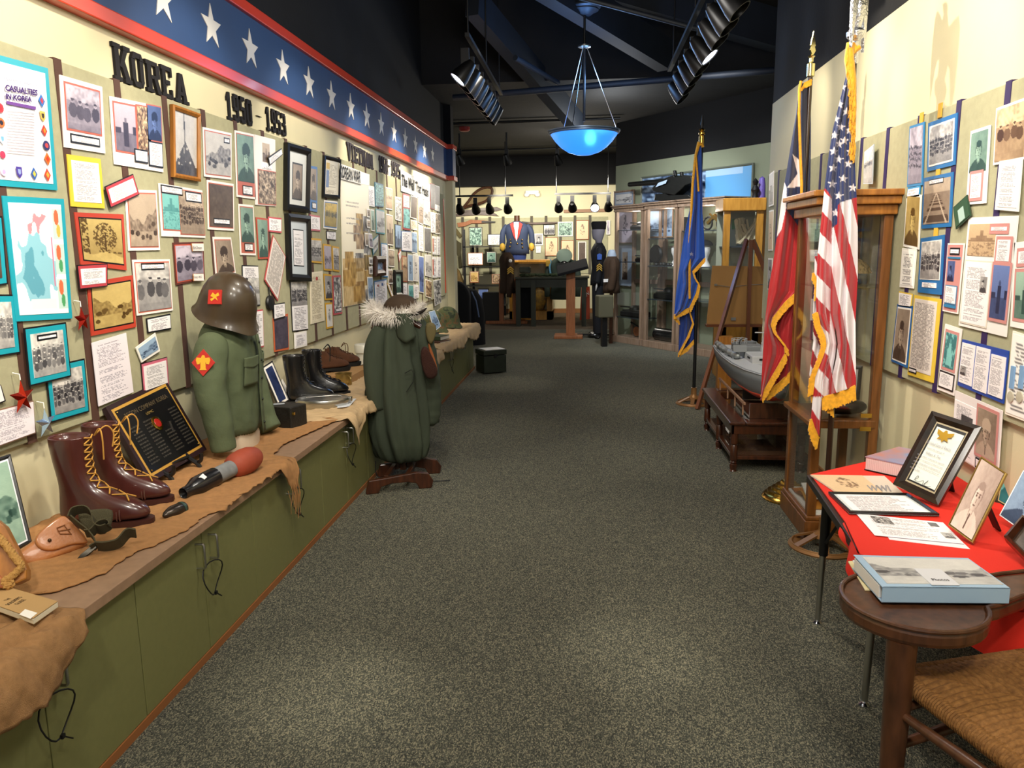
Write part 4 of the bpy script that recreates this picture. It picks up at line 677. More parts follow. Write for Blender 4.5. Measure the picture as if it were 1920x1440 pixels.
for k, (x, y) in enumerate(((1762, 207), (1758, 326), (1754, 436), (1727, 224))):
    a = onX(x, y, RX - .004); tag(obj('masking_tape', B().box(RX - .0045, RX - .0005, a.y - .018, a.y + .018, a.z - .03, a.z + .03), mat('yellow_tape', 'd9a83a', .6)), 'short strip of yellow tape ' + ['above the large crew photo', 'above the deck planks photo', 'above the crew in rows photo', 'above the dim group photo'][k], 'tape', 'yellow tape strips on the right board')
# ---- hanging star ornaments on the left board
def ornament(px, py, R, col, lab):
    p = onX(px, py, LX + .03); n = Vector((1, 0, 0)); b = B(); pts = starpoly(R); k = len(pts)
    vs_ = [Vector((p.x, p.y + x, p.z + y)) for x, y in pts] + [Vector((p.x + .016, p.y, p.z)), Vector((p.x - .016, p.y, p.z))]
    b.add(vs_, [(i, (i + 1) % k, k) for i in range(k)] + [((i + 1) % k, i, k + 1) for i in range(k)]); o = tag(obj('star_ornament', b, mat('foil_' + col, col, .2, .85)), lab, 'ornament', 'star ornaments on the left board')
    obj('hook', B().tube([(p.x, p.y, p.z + R), (p.x, p.y, p.z + R + .02), (LX + .004, p.y, p.z + R + .025)], .002, 6), M_WHITE, o)
ornament(42, 745, .062, 'b03020', 'shiny red star above the country list card'); ornament(86, 793, .055, 'a8c4ea', 'pale blue star under the station crowd photo'); ornament(154, 599, .05, 'a82a22', 'shiny red star between the sepia photos and the coastline map')
p = onX(503, 568, LX); tag(obj('pocket_compass', B().lathe([(.001, 0), (.045, 0), (.05, .01), (.045, .02), (.001, .022)], (LX + .001, p.y, p.z), 18, Matrix.Rotation(PI / 2, 4, 'Y')).tube([(LX + .01, p.y, p.z + .05), (LX + .01, p.y - .01, p.z + .1), (LX + .01, p.y + .01, p.z + .1), (LX + .01, p.y, p.z + .05)], .003, 6), M_BLACK, smooth=True), 'round black compass hanging by a cord under the diamond letter', 'compass')
# ================================================================ THINGS ON THE LEFT COUNTER
def onP(px, py, P, N): d = ray(px, py); N = Vector(N); t = (Vector(P) - Vector((0, 0, H))).dot(N) / d.dot(N); return Vector((0, 0, H)) + d * t
def trace(b, pts, P, N, th):
    """outline lying in the plane (P, N), given thickness th behind it"""
    N = Vector(N).normalized(); q = [onP(x, y, P, N) for x, y in pts]; k = len(q); return b.add(q + [p - N * th for p in q], [tuple(range(k)), tuple(range(k, 2 * k))[::-1]] + [((i + 1) % k, i, k + i, k + (i + 1) % k) for i in range(k)])
def puff(b, pts, P, N, th, edge=0.25, n=6):
    """outline in the plane (P, N) swollen to a rounded cushion of thickness th"""
    N = Vector(N).normalized(); q = [onP(x, y, P, N) for x, y in pts]; c = sum(q, Vector((0, 0, 0))) / len(q); rs = []
    for j in range(n + 1):
        a = PI * (j / n) - PI / 2; s = (1 - edge) + edge * math.cos(a) if 0 < j < n else 1 - edge; rs.append([c + (p - c) * s + N * (math.sin(a) * th / 2 - th / 2) for p in q])
    return b.rings(rs)
CZ = CTZ + .004; XEDGE = FX + 0.03
def cloth(name, lab, m, y0, y1, xin, lens, amp, freq, seed, nu=90, nv=60, thick=.004, zb=0.0):
    """cloth laid on the counter from xin towards the aisle; lens = [(y, length measured from xin)]; what passes the edge hangs down"""
    b = B()
    def fn(u, v):
        y = y0 + (y1 - y0) * u; L_ = interp(lens, y)[0] + .012 * smooth_noise(y * 26, 1, seed + 4) + .006 * smooth_noise(y * 90, 2, seed); s = v * L_; x = xin + s; w = smooth_noise(x * freq, y * freq, seed) + .5 * smooth_noise(x * freq * 2.3, y * freq * 2.1, seed + 3)
        if x < XEDGE: return Vector((x, y + .02 * smooth_noise(v * 6, y * 3, seed) * (1 if 0 < u < 1 else 1.5), CZ + zb + amp * (w + 1.5) * min(1, (1.02 - v) * 5 + .1)))
        h = x - XEDGE; return Vector((XEDGE + .004 + amp * .8 * (w + 1.5) + min(.02, h * .4) + .012 * math.sin(y * freq * 2.2 + seed) * min(1, h * 12), y, CZ + zb + amp * (w + 1.5) * max(0, 1 - h * 20) - h * 0.97))
    b.grid(fn, nu, nv); return tag(obj(name, b, m, smooth=True, angle=180, solid=thick), lab, 'cloth')
M_BUR1 = mat('tan_burlap', 'a2794e', 0.95, var=.12, scale=60, bump=.6, bscale=500); M_BUR2 = mat('orange_burlap', 'b08050', 0.95, var=.12, scale=40, bump=.6, bscale=500); M_BEI = mat('beige_cotton', 'bfa37c', 0.9, var=.06, scale=20, bump=.2, bscale=200)
cloth('burlap_cloth', 'tan burlap folded over the counter edge under the booklet, nearest the camera', M_BUR1, 1.0, 1.9, -1.98, [(1.0, .72), (1.5, .70), (1.72, .72), (1.86, .62), (1.9, .55)], .012, 9, 1)
b = B()
def roll(u, v):
    y = .95 + .9 * u + .02 * math.sin(v * 9); a = v * PI * 1.2 - .35; r = (.05 + .012 * math.sin(u * 13)) * (1 if u < .93 else max(.15, (1 - u) / .07)); return Vector((-1.47 + .03 * math.sin(u * 7) + r * math.sin(a) * 1.2, y, CZ + .02 - .03 * v - .10 * max(0, v - .45) * 2 - .02 * u + r * math.cos(a)))
b.grid(roll, 60, 24); tag(obj('burlap_cloth', b, M_BUR1, smooth=True, angle=180, solid=.005), 'rolled tan burlap hem bulging over the counter edge below the booklet', 'cloth')
cloth('burlap_cloth', 'orange-tan frayed burlap under the boots, plaque and rocket', M_BUR2, 1.96, 3.52, -2.0, [(1.96, .3), (2.0, .44), (2.12, .5), (2.3, .50), (2.42, .545), (2.55, .575), (2.66, .56), (2.74, .60), (2.9, .59), (3.2, .60), (3.3, .60), (3.36, .68), (3.42, .74), (3.47, .64), (3.52, .5)], .006, 11, 5, 130)
cloth('burlap_cloth', 'orange burlap strip in front of the jacket and under the black box', M_BUR2, 3.4, 4.32, -2.0, [(3.4, .5), (3.7, .45), (4.0, .5), (4.32, .56)], .003, 8, 9, 60, 30, zb=.006)
cloth('beige_cloth', 'crumpled beige cloth under the mess kit and cups, hanging over the edge', M_BEI, 4.2, 7.3, -2.0, [(4.2, .5), (4.34, .62), (4.42, .78), (4.52, .72), (4.6, .62), (4.9, .66), (5.1, .8), (5.6, .76), (6.4, .7), (7.3, .66)], .010, 13, 2, 160, 60)
cloth('beige_cloth', 'crumpled beige cloth under the camouflage helmets at the far counter end', M_BEI, 7.35, 9.8, -2.0, [(7.35, .62), (8.0, .66), (8.5, .72), (8.7, .62), (9.0, .68), (9.5, .75), (9.8, .7)], .014, 12, 6, 120, 50)
b = B(); rng_ = random.Random(3)
for k in range(26):
    y = 3.34 + .12 * rng_.random(); z = CTZ - .12 - .03 * rng_.random() - (.02 if k % 3 else .0); x = XEDGE + .02 + .02 * rng_.random(); b.tube([(x, y, z + .05), (x + .01, y + .01 * rng_.random(), z), (x + .004, y + .02 * (rng_.random() - .5), z - .03 - .08 * rng_.random())], .0012, 4)
tag(obj('burlap_fringe', b, M_BUR2), 'frayed burlap threads hanging over the counter edge by the rocket', 'threads', kind='stuff')
# booklet
b = B(); q = [onZ(x, y, CZ + .055) for x, y in ((-30, 1127), (0, 1097), (108, 1128), (62, 1160))]; up_ = Vector((0, 0, 1)); t = thing('booklet', 'old tan paper booklet titled THE SOLDIERS GUIDE with a white sticker', 'booklet', q[3])
pg = B().add([p - up_ * .002 for p in q] + [p - up_ * .016 for p in q], [(0, 1, 2, 3), (7, 6, 5, 4), (0, 4, 5, 1), (1, 5, 6, 2), (2, 6, 7, 3), (3, 7, 4, 0)]); obj('pages', pg, mat('old_paper', 'd8cdb4', .8), t)
for z in (0, -.0165): obj('cover', B().add([p + up_ * (z + .0015) for p in q] + [p + up_ * z for p in q], [(3, 2, 1, 0), (4, 5, 6, 7), (0, 1, 5, 4), (1, 2, 6, 5), (2, 3, 7, 6), (3, 0, 4, 7)]), mat('manila', 'b3905f', .8), t)
def onq(q, u, v): return lerp2(q, u, v)
a0 = q[3]; uu = (q[2] - q[3]); vv = (q[0] - q[3])
def ztext(s, P0, P1, P2, m, parent, up=.0022, bold=0.0, name='lettering'):
    a, c, d = (onZ(*P, CZ + .055) for P in (P0, P1, P2)); w = c - a; b = B(); u = w.normalized(); v = (d - a); v = (v - u * v.dot(u)).normalized()
    text_b(b, s, a, u, v, w.length, (d - a).length, up, bold); return obj(name, b, m, parent)
ztext('THE', (12.5, 1128), (21.5, 1123.5), (9.5, 1126), MK_K, t); ztext("SOLDIER'S", (17, 1136), (43, 1120.5), (13, 1133.5), MK_K, t, bold=.01); ztext('GUIDE', (34, 1135), (50, 1125.5), (30, 1132.5), MK_K, t)
st = [onZ(x, y, CZ + .0573) for x, y in ((36, 1152), (47, 1142), (70, 1149), (57, 1160))]; obj('sticker', B().add(st + [p - up_ * .0006 for p in st], [(0, 3, 2, 1), (4, 5, 6, 7), (0, 1, 5, 4), (1, 2, 6, 5), (2, 3, 7, 6), (3, 0, 4, 7)]), M_WHITE, t)
# wooden block with rope
t = thing('wooden_tackle_block', 'reddish wooden block with a braided rope at the left picture edge', 'wooden block', onZ(35, 1100, CZ))
P0 = onZ(0, 1125, CZ + .03); Pn = (.45, -.8, .4); b = B(); trace(b, [(-60, 985), (-10, 970), (8, 985), (50, 1068), (50, 1086), (24, 1098), (-20, 1080), (-60, 1040)], P0, Pn, .07); obj('block', b, M_OAK, t, bev=.006)
b = B(); trace(b, [(-60, 1040), (-20, 1060), (20, 1100), (0, 1104), (-60, 1085)], P0 + Vector((0.01, -.02, 0)), Pn, .05); obj('wedge', b, M_PINE, t, bev=.006)
rp = catmull([onP(x, y, P0 + Vector(Pn).normalized() * .012, Pn) for x, y in ((-10, 1000), (2, 1012), (16, 1028), (28, 1045), (40, 1060), (32, 1072), (18, 1084), (8, 1090), (14, 1098), (22, 1094))], 8)
for k in range(2):
    pts = [p + Vector((0, math.cos(i * 1.3 + k * PI) * .006, math.sin(i * 1.3 + k * PI) * .006)) for i, p in enumerate(rp)]; obj('rope_strand', B().tube(pts, .0075, 7), mat('sisal', 'b58a4c', .9, bump=.5, bscale=300), t, smooth=True)
# leaning picture at the left edge
def stand_quad(bl, br, lean, z=CZ, height=.3, side=None):
    """corners of a sheet standing on z with its foot from pixel bl to br, leaning back by lean (tan)"""
    a = onZ(*bl, z); c = onZ(*br, z); u = (c - a).normalized(); n = Vector((u.y, -u.x, 0)); 
    if n.dot(Vector((0, 0, H)) - a) < 0: n = -n
    up2 = (Vector((0, 0, 1)) - n * lean).normalized() * height; return [a + up2, c + up2, c, a], u.cross(up2).normalized()
def sprint(name, label, cat, q, elems, rings=(), frame=(.02, .015), fm=None, px=(80, 120), thick=.008, group=None, res=1.6, seed=3, stand=None):
    n = (q[1] - q[0]).cross(q[3] - q[0]).normalized(); n = -n if n.dot(Vector((0, 0, H)) - q[0]) < 0 else n; r = build_print(q, n, px[0], px[1], name, label, cat, list(rings), elems, group, thick, frame, fm, res, seed)
    if stand:
        c = (q[0] + q[1]) / 2 * .6 + (q[2] + q[3]) / 2 * .4; f = c - n * stand; f.z = min(q[2].z, q[3].z); obj('stand_leg', B().bar(c, f, .03, .006, up=(q[1] - q[0]).normalized().cross(f - c)), M_BLACK, r)
    return r
q = [Vector((-2.0, 2.06, .86)), Vector((-2.0, 2.415, .855)), Vector((-1.9, 2.34, .562)), Vector((-1.9, 1.99, .562))]
sprint('framed_picture', 'dark-framed green and yellow landscape leaning on the wall behind the holster', 'framed picture', q, [('picture', F, 'land', 'green', [('e8ecf4', .006)])], frame=(.014, .014), px=(70, 180))
# holster
M_LEA = mat('tan_leather', 'a4683a', .45, var=.12, scale=14, bump=.15, bscale=120, coat=.2); PH = onZ(60, 1062, CZ); NH = Vector((.62, -.62, .5))
t = thing('leather_holster', 'tan leather pistol holster with a rounded flap lying on the burlap', 'holster', PH)
b = B(); puff(b, [(12, 1052), (28, 1036), (60, 1012), (95, 985), (120, 966), (150, 985), (172, 1012), (160, 1024), (140, 1034), (105, 1045), (72, 1060), (40, 1064)], PH, NH, .06, .3); obj('body', b, M_LEA, t, smooth=True, sub=1)
b = B(); puff(b, [(64, 1010), (70, 1000), (86, 985), (104, 972), (117, 964), (126, 968), (140, 982), (158, 1004), (171, 1019), (150, 1018), (128, 1022), (108, 1031), (90, 1033), (76, 1030), (66, 1021)], PH + NH.normalized() * .012, NH, .02, .12); obj('flap', b, M_LEA, t, smooth=True, sub=1)
c = onP(93, 1013, PH + NH.normalized() * .016, NH); obj('stud', B().ell(c, (.006, .006, .006), 10, 8), mat('dark_brass', '4a3420', .4, .6), t, smooth=True)
b = B(); P5 = PH + NH.normalized() * .0155
for (x0, y0, x1, y1) in ((106, 990, 122, 984), (108, 996, 132, 992), (107, 991, 112, 1000), (121, 986, 134, 1002), (112, 1001, 134, 1001)): b.bar(onP(x0, y0, P5, NH), onP(x1, y1, P5, NH), .0022)
obj('stamped_mark', b, mat('dark_leather', '7c4a26', .6), t)
# web belt
M_WEB = mat('olive_webbing', '4a4530', .9, bump=.6, bscale=420); PB = onZ(150, 1050, CZ + .005); t = thing('web_belt', 'coiled olive webbing belt with a metal buckle beside the leather holster', 'belt', PB)
def strap(pts, w, h, m, name='strap', P=PB, N=(.35, -.8, .45)):
    b = B(); c = catmull([onP(x, y, P, N) for x, y in pts], 7); n = len(c); vs_ = []; up2 = Vector((.3, .25, 1)).normalized()
    for i, p in enumerate(c):
        d = (c[min(n - 1, i + 1)] - c[max(0, i - 1)]).normalized(); s = (Vector((.35, -.8, .45)) + Vector((0, 0, .55))).normalized(); s = (s - d * s.dot(d)).normalized() * w / 2; k = d.cross(s).normalized() * h / 2; vs_ += [p - s - k, p + s - k, p + s + k, p - s + k]
    fs = [(i * 4 + a, i * 4 + (a + 1) % 4, i * 4 + 4 + (a + 1) % 4, i * 4 + 4 + a) for i in range(n - 1) for a in range(4)] + [(3, 2, 1, 0), (n * 4 - 4, n * 4 - 3, n * 4 - 2, n * 4 - 1)]
    return obj(name, b.add(vs_, fs), m, t, smooth=True, angle=50)
strap([(132, 970), (140, 958), (160, 955), (172, 965), (178, 985), (190, 992), (204, 986), (200, 980), (186, 984), (172, 998), (160, 1000)], .05, .004, M_WEB)
strap([(132, 970), (150, 985), (168, 1000), (180, 1018), (172, 1028)], .045, .004, M_WEB); strap([(255, 1000), (240, 1000), (222, 1018), (200, 1024), (182, 1024)], .06, .005, M_WEB)
b = B(); puff(b, [(140, 962), (160, 955), (208, 950), (212, 960), (208, 985), (196, 1004), (176, 1000), (150, 985)], PB + Vector((-.02, .06, 0)), (.35, -.8, .45), .03, .15); obj('pouch', b, M_WEB, t, smooth=True, sub=1)
b = B(); puff(b, [(142, 1050), (150, 1040), (172, 1022), (181, 1019), (182, 1026), (165, 1040), (146, 1053)], PB, (.35, -.8, .5), .012, .1); obj('buckle', b, mat('dark_steel', '35322c', .35, .8), t, smooth=True)
# ---- boots
def section(xc, hl, hw, z, n=20, pw=2.4, tb=0.0):
    r = []
    for k in range(n):
        a = 2 * PI * k / n; c, s = math.cos(a), math.sin(a); x = abs(c) ** (2 / pw) * (1 if c > 0 else -1) * hl; y = abs(s) ** (2 / pw) * (1 if s > 0 else -1) * hw * (1 + tb * (1 if c > 0 else -1) * abs(c)); r.append(Vector((xc + x, y, z)))
    return r
def boot(name, label, heel, toe, height, m, msole, mlace, z0=CZ, group=None, low=False, toecap=True, lace_r=.0028):
    """heel/toe: world points of the sole on its support; length from them"""
    heel = Vector(heel); toe = Vector(toe); heel.z = toe.z = z0; L_ = (toe - heel).length; k = L_ / .30; d = (toe - heel).normalized(); R_m = Matrix(((d.x, -d.y, 0, heel.x), (d.y, d.x, 0, heel.y), (0, 0, 1, z0), (0, 0, 0, 1)))
    hk = height / .28; S = lambda p: R_m @ Vector((p[0] * k, p[1] * k, p[2] * (k if low else 1)))
    t = thing(name, label, 'boot' if not low else 'shoe', heel, group); Z = lambda z: .028 + (z - .028) * (hk if not low else 1)
    prof = [(.028, 0.002, .296, .050), (.045, .0, .299, .052), (.062, .0, .292, .050), (.078, .002, .27, .047), (.092, .004, .235, .044), (.106, .006, .19, .042), (.122, .008, .155, .041)]
    if not low: prof += [(.145, .008, .128, .041), (.175, .004, .117, .043), (.21, -.002, .115, .047), (.25, -.006, .117, .051), (.28, -.008, .120, .053)]
    else: prof += [(.14, .010, .135, .041), (.155, .012, .128, .040)]
    rs = [[S((p.x, p.y, p.z)) for p in section((a + c) / 2, (c - a) / 2, w, Z(z), 24, 2.3)] for z, a, c, w in prof]; top = prof[-1]
    rin = [[S((p.x, p.y, p.z)) for p in section((top[1] + top[2]) / 2, (top[2] - top[1]) / 2 - .007, top[3] - .007, Z(top[0]) + dz, 24, 2.3)] for dz in (0, -.04)]
    obj('upper', B().rings(rs + rin), m, t, smooth=True, angle=60, sub=1)
    so = B(); rs = [[S((p.x * 1.0, p.y * (1 if True else 1), p.z)) for p in section(.15, .156, .054, z, 24, 2.6)] for z in (.012, .014, .028, .030)]; so.rings(rs); rs = [[S(p) for p in section(.045, .052, .047, z, 16, 3)] for z in (0, .014)]; so.rings(rs); rs = [[S(p) for p in section(.215, .085, .05, z, 16, 2.6)] for z in (0.001, .014)]; so.rings(rs); obj('sole', so, msole, t, smooth=True, angle=40)
    if toecap:
        b = B(); rg = []
        for ang in range(0, 181, 12):
            a = math.radians(ang); rg.append(S((.222 - .008 * math.sin(a), .0515 * math.cos(a), Z(.035 + .052 * math.sin(a)))))
        b.tube(rg, .0022 * k, 6); rg2 = [p + (S((.212, 0, 0)) - S((.222, 0, 0))) for p in rg]; b.tube(rg2, .0018 * k, 6); obj('toe_seam', b, m, t, smooth=True)
    lb = B(); rows = 5 if low else 9
    def lp(f, s):  # along the front of the boot, f 0 (vamp) .. 1 (top)
        z = .085 + (prof[-1][0] - .09) * f; a, c, w = interp([(p[0], p[1], p[2], p[3]) for p in prof], z); xm = (a + c) / 2; hl = (c - a) / 2; return S((xm + hl * (1 - (abs(s) * .024 / w) ** 2.3) ** (1 / 2.3) + .004, s * .024, Z(z) + .004))
    for i in range(rows):
        f = i / rows; p, q_ = lp(f, -1), lp(f, 1); p2, q2 = lp(min(1, f + .9 / rows), -1), lp(min(1, f + .9 / rows), 1); md = (S((.02, 0, .01)) - S((0, 0, 0)))
        lb.tube([p, (p * 1 + q2) / 2 + md * .4, q2], lace_r, 6); lb.tube([q_, (q_ + p2) / 2 + md * .5, p2], lace_r, 6)
    tp = lp(1, 0) + (S((.015, 0, 0)) - S((0, 0, 0)))
    for s in (-1, 1): lb.tube(catmull([tp, tp + S((.03, s * .02, .03)) - S((0, 0, 0)), tp + S((.045, s * .035, -.0)) - S((0, 0, 0)), tp + S((.04, s * .03, -.05 if s > 0 else -.08)) - S((0, 0, 0))], 5), lace_r, 6)
    obj('laces', lb, mlace, t, smooth=True); return t
M_OX = mat('oxblood_leather', '45201c', .28, var=.15, scale=10, coat=.5); M_SOLE = mat('brown_sole', '3c1c16', .5); M_LAC = mat('yellow_lace', 'b8873a', .8); M_BLE = mat('black_leather', '0e0e10', .3, coat=.6, bump=.25, bscale=30); M_SUE = mat('brown_suede', '4a2a15', .9, var=.25, scale=20, bump=.3, bscale=200); M_BSOLE = mat('black_rubber', '0b0b0b', .6)
boot('boot', 'oxblood leather lace-up boot with yellow laces, the nearer of the pair', (-1.915, 2.53, 0), (-1.585, 2.56, 0), .35, M_OX, M_SOLE, M_LAC, group='oxblood lace-up boots')
boot('boot', 'oxblood leather lace-up boot partly hidden behind its mate', (-1.95, 2.76, 0), (-1.64, 2.80, 0), .34, M_OX, M_SOLE, M_LAC, group='oxblood lace-up boots')
boot('boot', 'black leather combat boot nearer the black box', onZ(537, 760, CZ) + Vector((0, 0, 0)), onZ(629, 752, CZ), .33, M_BLE, M_BSOLE, M_BLACK, group='black combat boots')
boot('boot', 'black leather combat boot farther from the black box', onZ(572, 745, CZ), onZ(656, 741, CZ), .33, M_BLE, M_BSOLE, M_BLACK, group='black combat boots')
ZB = CTZ + .075
cb = onZ(630, 705, CTZ); tag(obj('cardboard_box', B().box(-2.0, -1.72, 5.45, 5.95, CTZ + .012, ZB - .002), mat('cardboard', 'a07a4c', .8), bev=.003), 'flat brown cardboard box under the suede ankle boots', 'box')
boot('ankle_boot', 'brown suede ankle boot on the cardboard box, nearer one', onZ(583, 700, ZB), onZ(656, 693, ZB), .15, M_SUE, M_BSOLE, M_SUE, z0=ZB, group='brown suede ankle boots', low=True, toecap=False)
boot('ankle_boot', 'brown suede ankle boot behind its mate, toe farther right', onZ(606, 690, ZB), onZ(676, 684, ZB), .15, M_SUE, M_BSOLE, M_SUE, z0=ZB, group='brown suede ankle boots', low=True, toecap=False)
# ---- plaque on an easel stand
PQ = onZ(275, 910, .58); NQ = Vector((.866, 0, .5)); q = [onP(x, y, PQ, NQ) for x, y in ((190, 768), (303, 714), (381, 847), (275, 910))]
t = build_print(q, NQ, 110, 130, 'memorial_plaque', 'black and gold name plaque reading RECON COMPANY KOREA tilted on a small easel', 'plaque', [('2a1a1e', .022), ('b58a3c', .013)], [], thick=.022)
qi = inset(q, .035); bb = B(); plate(bb, qi, NQ, .023, .0245, '0b0b0e'); obj('black_plate', bb, PRINT, t)
def plq(u, v, z=.026): return lerp2(qi, u, v) + NQ * z
def ptext(s, u0, v0, u1, hgt, m, bold=0): a = plq(u0, v0); c = plq(u1, v0); b = B(); text_b(b, s, a, c - a, NQ.cross(c - a), (c - a).length, hgt, .0006, bold); obj('lettering', b, m, t)
ptext('RECON COMPANY KOREA', .10, .16, .92, .021, mat('dull_gold', '5c503c', .5)); ptext('USMC', .42, .25, .56, .012, MK_G); rr = random.Random(5)
M_GREY_T = mat('engraved_grey', '35322e', .5)
for r in range(12):
    b = B(); v = .32 + r * .052
    for c0 in (.06, .30, .56, .80):
        if .4 < c0 < .6 and v < .58: continue
        x = c0
        while x < c0 + .15: w = .02 + .03 * rr.random(); a_ = plq(x, v); c_ = plq(min(x + w, c0 + .16), v); b.bar(a_, c_, .007, .0008, up=NQ); x += w + .008
    obj('name_line', b, M_GREY_T, t)
c = plq(.5, .42); u_ = (q[1] - q[0]).normalized(); v_ = NQ.cross(u_); RM = Matrix((u_, v_, NQ)).transposed().to_4x4(); b = B(); b.lathe([(.001, 0), (.034, 0), (.034, .003), (.028, .005), (.001, .005)], c, 24, RM); obj('seal', b, M_BRASS, t, smooth=True); obj('seal_centre', B().lathe([(.001, .0045), (.022, .0045), (.020, .0075), (.001, .009)], c, 20, RM), mat('red_enamel', '9c1f1a', .3, coat=.5), t, smooth=True)
for u, v in ((.02, .03), (.98, .03), (.98, .97), (.02, .97)): obj('screw', B().ell(plq(u, v), (.004, .004, .004), 8, 6), M_BRASS, t, smooth=True)
t = thing('display_easel', 'small black easel stand holding the name plaque', 'stand', onZ(340, 895, CZ))
for k, (x, y) in enumerate(((322, 905), (374, 880))):
    f = onZ(x, y, CZ); top = f + Vector((-.10, .02, .10)); b = B(); b.tube(catmull([f + Vector((0, 0, .006)), f + Vector((-.012, 0, .03)), f + Vector((.005, .0, .055)), f + Vector((-.05, 0, .06)), top], 4), [.011] * 5 + [.013] * 6 + [.012] * 6, 8, flat=.8) if False else b.tube(catmull([f + Vector((.004, 0, .008)), f + Vector((-.01, 0, .03)), f + Vector((-.04, 0, .05)), top, top + Vector((-.04, 0, .12))], 4), .011, 8); b.tube(catmull([f + Vector((-.01, 0, .03)), f + Vector((.012, 0, .045)), f + Vector((.014, 0, .075))], 4), .009, 8); b.bar(f + Vector((-.03, 0, .04)), f + Vector((-.14, .01, .006)), .014); obj('leg', b, M_BLKWOOD, t, smooth=True)
a_ = onZ(322, 905, CZ) + Vector((-.05, 0, .06)); c_ = onZ(374, 880, CZ) + Vector((-.05, 0, .06)); obj('crossbar', B().cyl(a_, c_, .008), M_BLKWOOD, t, smooth=True)
# ---- rocket round and small shell
def axis_m(p, q): z = (q - p).normalized(); x = Vector((0, 0, 1)).cross(z).normalized(); y = z.cross(x); return Matrix(((x[0], y[0], z[0]), (x[1], y[1], z[1]), (x[2], y[2], z[2]))).to_4x4()
p = onZ(343, 925, CZ + .03); e = onZ(482, 853, CZ + .07); A = axis_m(p, e); L_ = (e - p).length; t = thing('rocket_round', 'rocket round with black tail tube, grey middle and orange-red bulb head', 'rocket', p)
obj('tail_tube', B().lathe([(.012, .02), (.022, 0), (.024, .012), (.022, .025), (.028, .045), (.041, .075), (.041, .40 * L_), (.036, .41 * L_)], p, 24, A), mat('satin_black', '101014', .3, coat=.4), t, smooth=True)
obj('grey_collar', B().lathe([(.03, .40 * L_), (.036, .40 * L_), (.036, .62 * L_), (.03, .63 * L_)], p, 24, A), mat('chalky_grey', '77797a', .8, var=.15, scale=40), t, smooth=True)
obj('warhead', B().lathe([(.034, .62 * L_), (.05, .65 * L_), (.057, .70 * L_), (.060, .80 * L_), (.056, .89 * L_), (.046, .96 * L_), (.038, .99 * L_), (.026, L_), (.001, L_ + .002)], p, 28, A), mat('faded_red', '94402a', .65, var=.15, scale=12, bump=.1), t, smooth=True)
c = p + (e - p) * .22; obj('sticker', B().cbox(c + Vector((.018, -.018, .033)), (.022, .03, .002), 0, Matrix.Rotation(.7, 4, 'Y') @ Matrix.Rotation(.6, 4, 'X')), M_WHITE, t)
p = onZ(345, 951, CZ + .02); e = onZ(306, 968, CZ + .022); A = axis_m(p, e); L_ = (e - p).length; t = thing('shell_round', 'small dark pointed shell in front of the rocket tail', 'shell', p)
obj('body', B().lathe([(.001, 0), (.022, .001), (.025, .006), (.025, .55 * L_), (.022, .68 * L_), (.015, .87 * L_), (.006, .98 * L_), (.001, L_)], p, 20, A), mat('gunmetal', '4c4540', .3, .85, var=.2, scale=20), t, smooth=True); obj('band', B().lathe([(.024, .1 * L_), (.0262, .1 * L_), (.0262, .2 * L_), (.024, .2 * L_)], p, 20, A), mat('patina', '3a5048', .5, .4), t, smooth=True)
# ---- field jacket on a torso form with a helmet on top
JX, JY = -1.78, 3.68; RJ = Matrix.Translation((JX, JY, 0)) @ Matrix.Rotation(math.radians(8), 4, 'Z'); J = lambda x, y, z: RJ @ Vector((x, y, z))
t = thing('field_jacket', 'olive green field jacket with a red diamond shoulder patch on a torso form', 'jacket', (JX, JY, CTZ))
obj('torso_form', B().rings([[J(.0 + a.x, a.y, z) for a in section(0, hl, hw, 0, 20, 2.2)] for z, hl, hw in ((CTZ + .002, .105, .15), (CTZ + .07, .11, .155), (CTZ + .12, .1, .15))]), mat('ivory_form', 'c9b9a4', .5), t, smooth=True)
def jring(z, hl, hw, xo=0, wv=.008):
    r = []
    for k in range(48):
        a = 2 * PI * k / 48; c, s = math.cos(a), math.sin(a); w = wv * (math.sin(a * 7 + z * 17) + .6 * math.sin(a * 11 - z * 23)); r.append(J(xo + (hl + w) * abs(c) ** .85 * (1 if c > 0 else -1), (hw + w) * abs(s) ** .85 * (1 if s > 0 else -1), z))
    return r
obj('jacket_body', B().rings([jring(z, hl, hw, xo, w) for z, hl, hw, xo, w in ((.625, .128, .185, 0, .012), (.68, .128, .186, 0, .009), (.76, .125, .182, 0, .007), (.86, .125, .185, 0, .009), (.96, .132, .195, 0, .007), (1.05, .135, .205, 0, .005), (1.12, .122, .205, -.005, .003), (1.165, .10, .175, -.012, .002), (1.195, .08, .115, -.018, .001), (1.215, .068, .075, -.02, 0), (1.235, .062, .066, -.018, 0))]), M_OLIVE, t, smooth=True, angle=180, sub=1)
for s in (-1, 1):
    pts = [J(-.01, s * .17, 1.125), J(-.015, s * .215, 1.08), J(-.02, s * .245, 1.0), J(-.02, s * .262, .9), J(-.005, s * .262, .8), J(.01, s * .26, .7), J(.02, s * .255, .60)] if s < 0 else [J(-.01, .17, 1.125), J(.0, .215, 1.08), J(.01, .24, 1.0), J(.02, .255, .88), J(.05, .25, .76), J(.08, .235, .66), J(.12, .215, .585)]
    pts = catmull(pts, 5); n_ = len(pts); b = B(); rr_ = [interp([(0, .055), (.12, .078), (.35, .078), (.7, .068), (1, .058)], i / (n_ - 1))[0] * (1 + .02 * math.sin(i * 1.1 + 1)) for i in range(n_)]; b.tube(pts, rr_, 20, flat=1.0); obj('sleeve', b, M_OLIVE, t, smooth=True, angle=180, sub=1)
b = B(); 
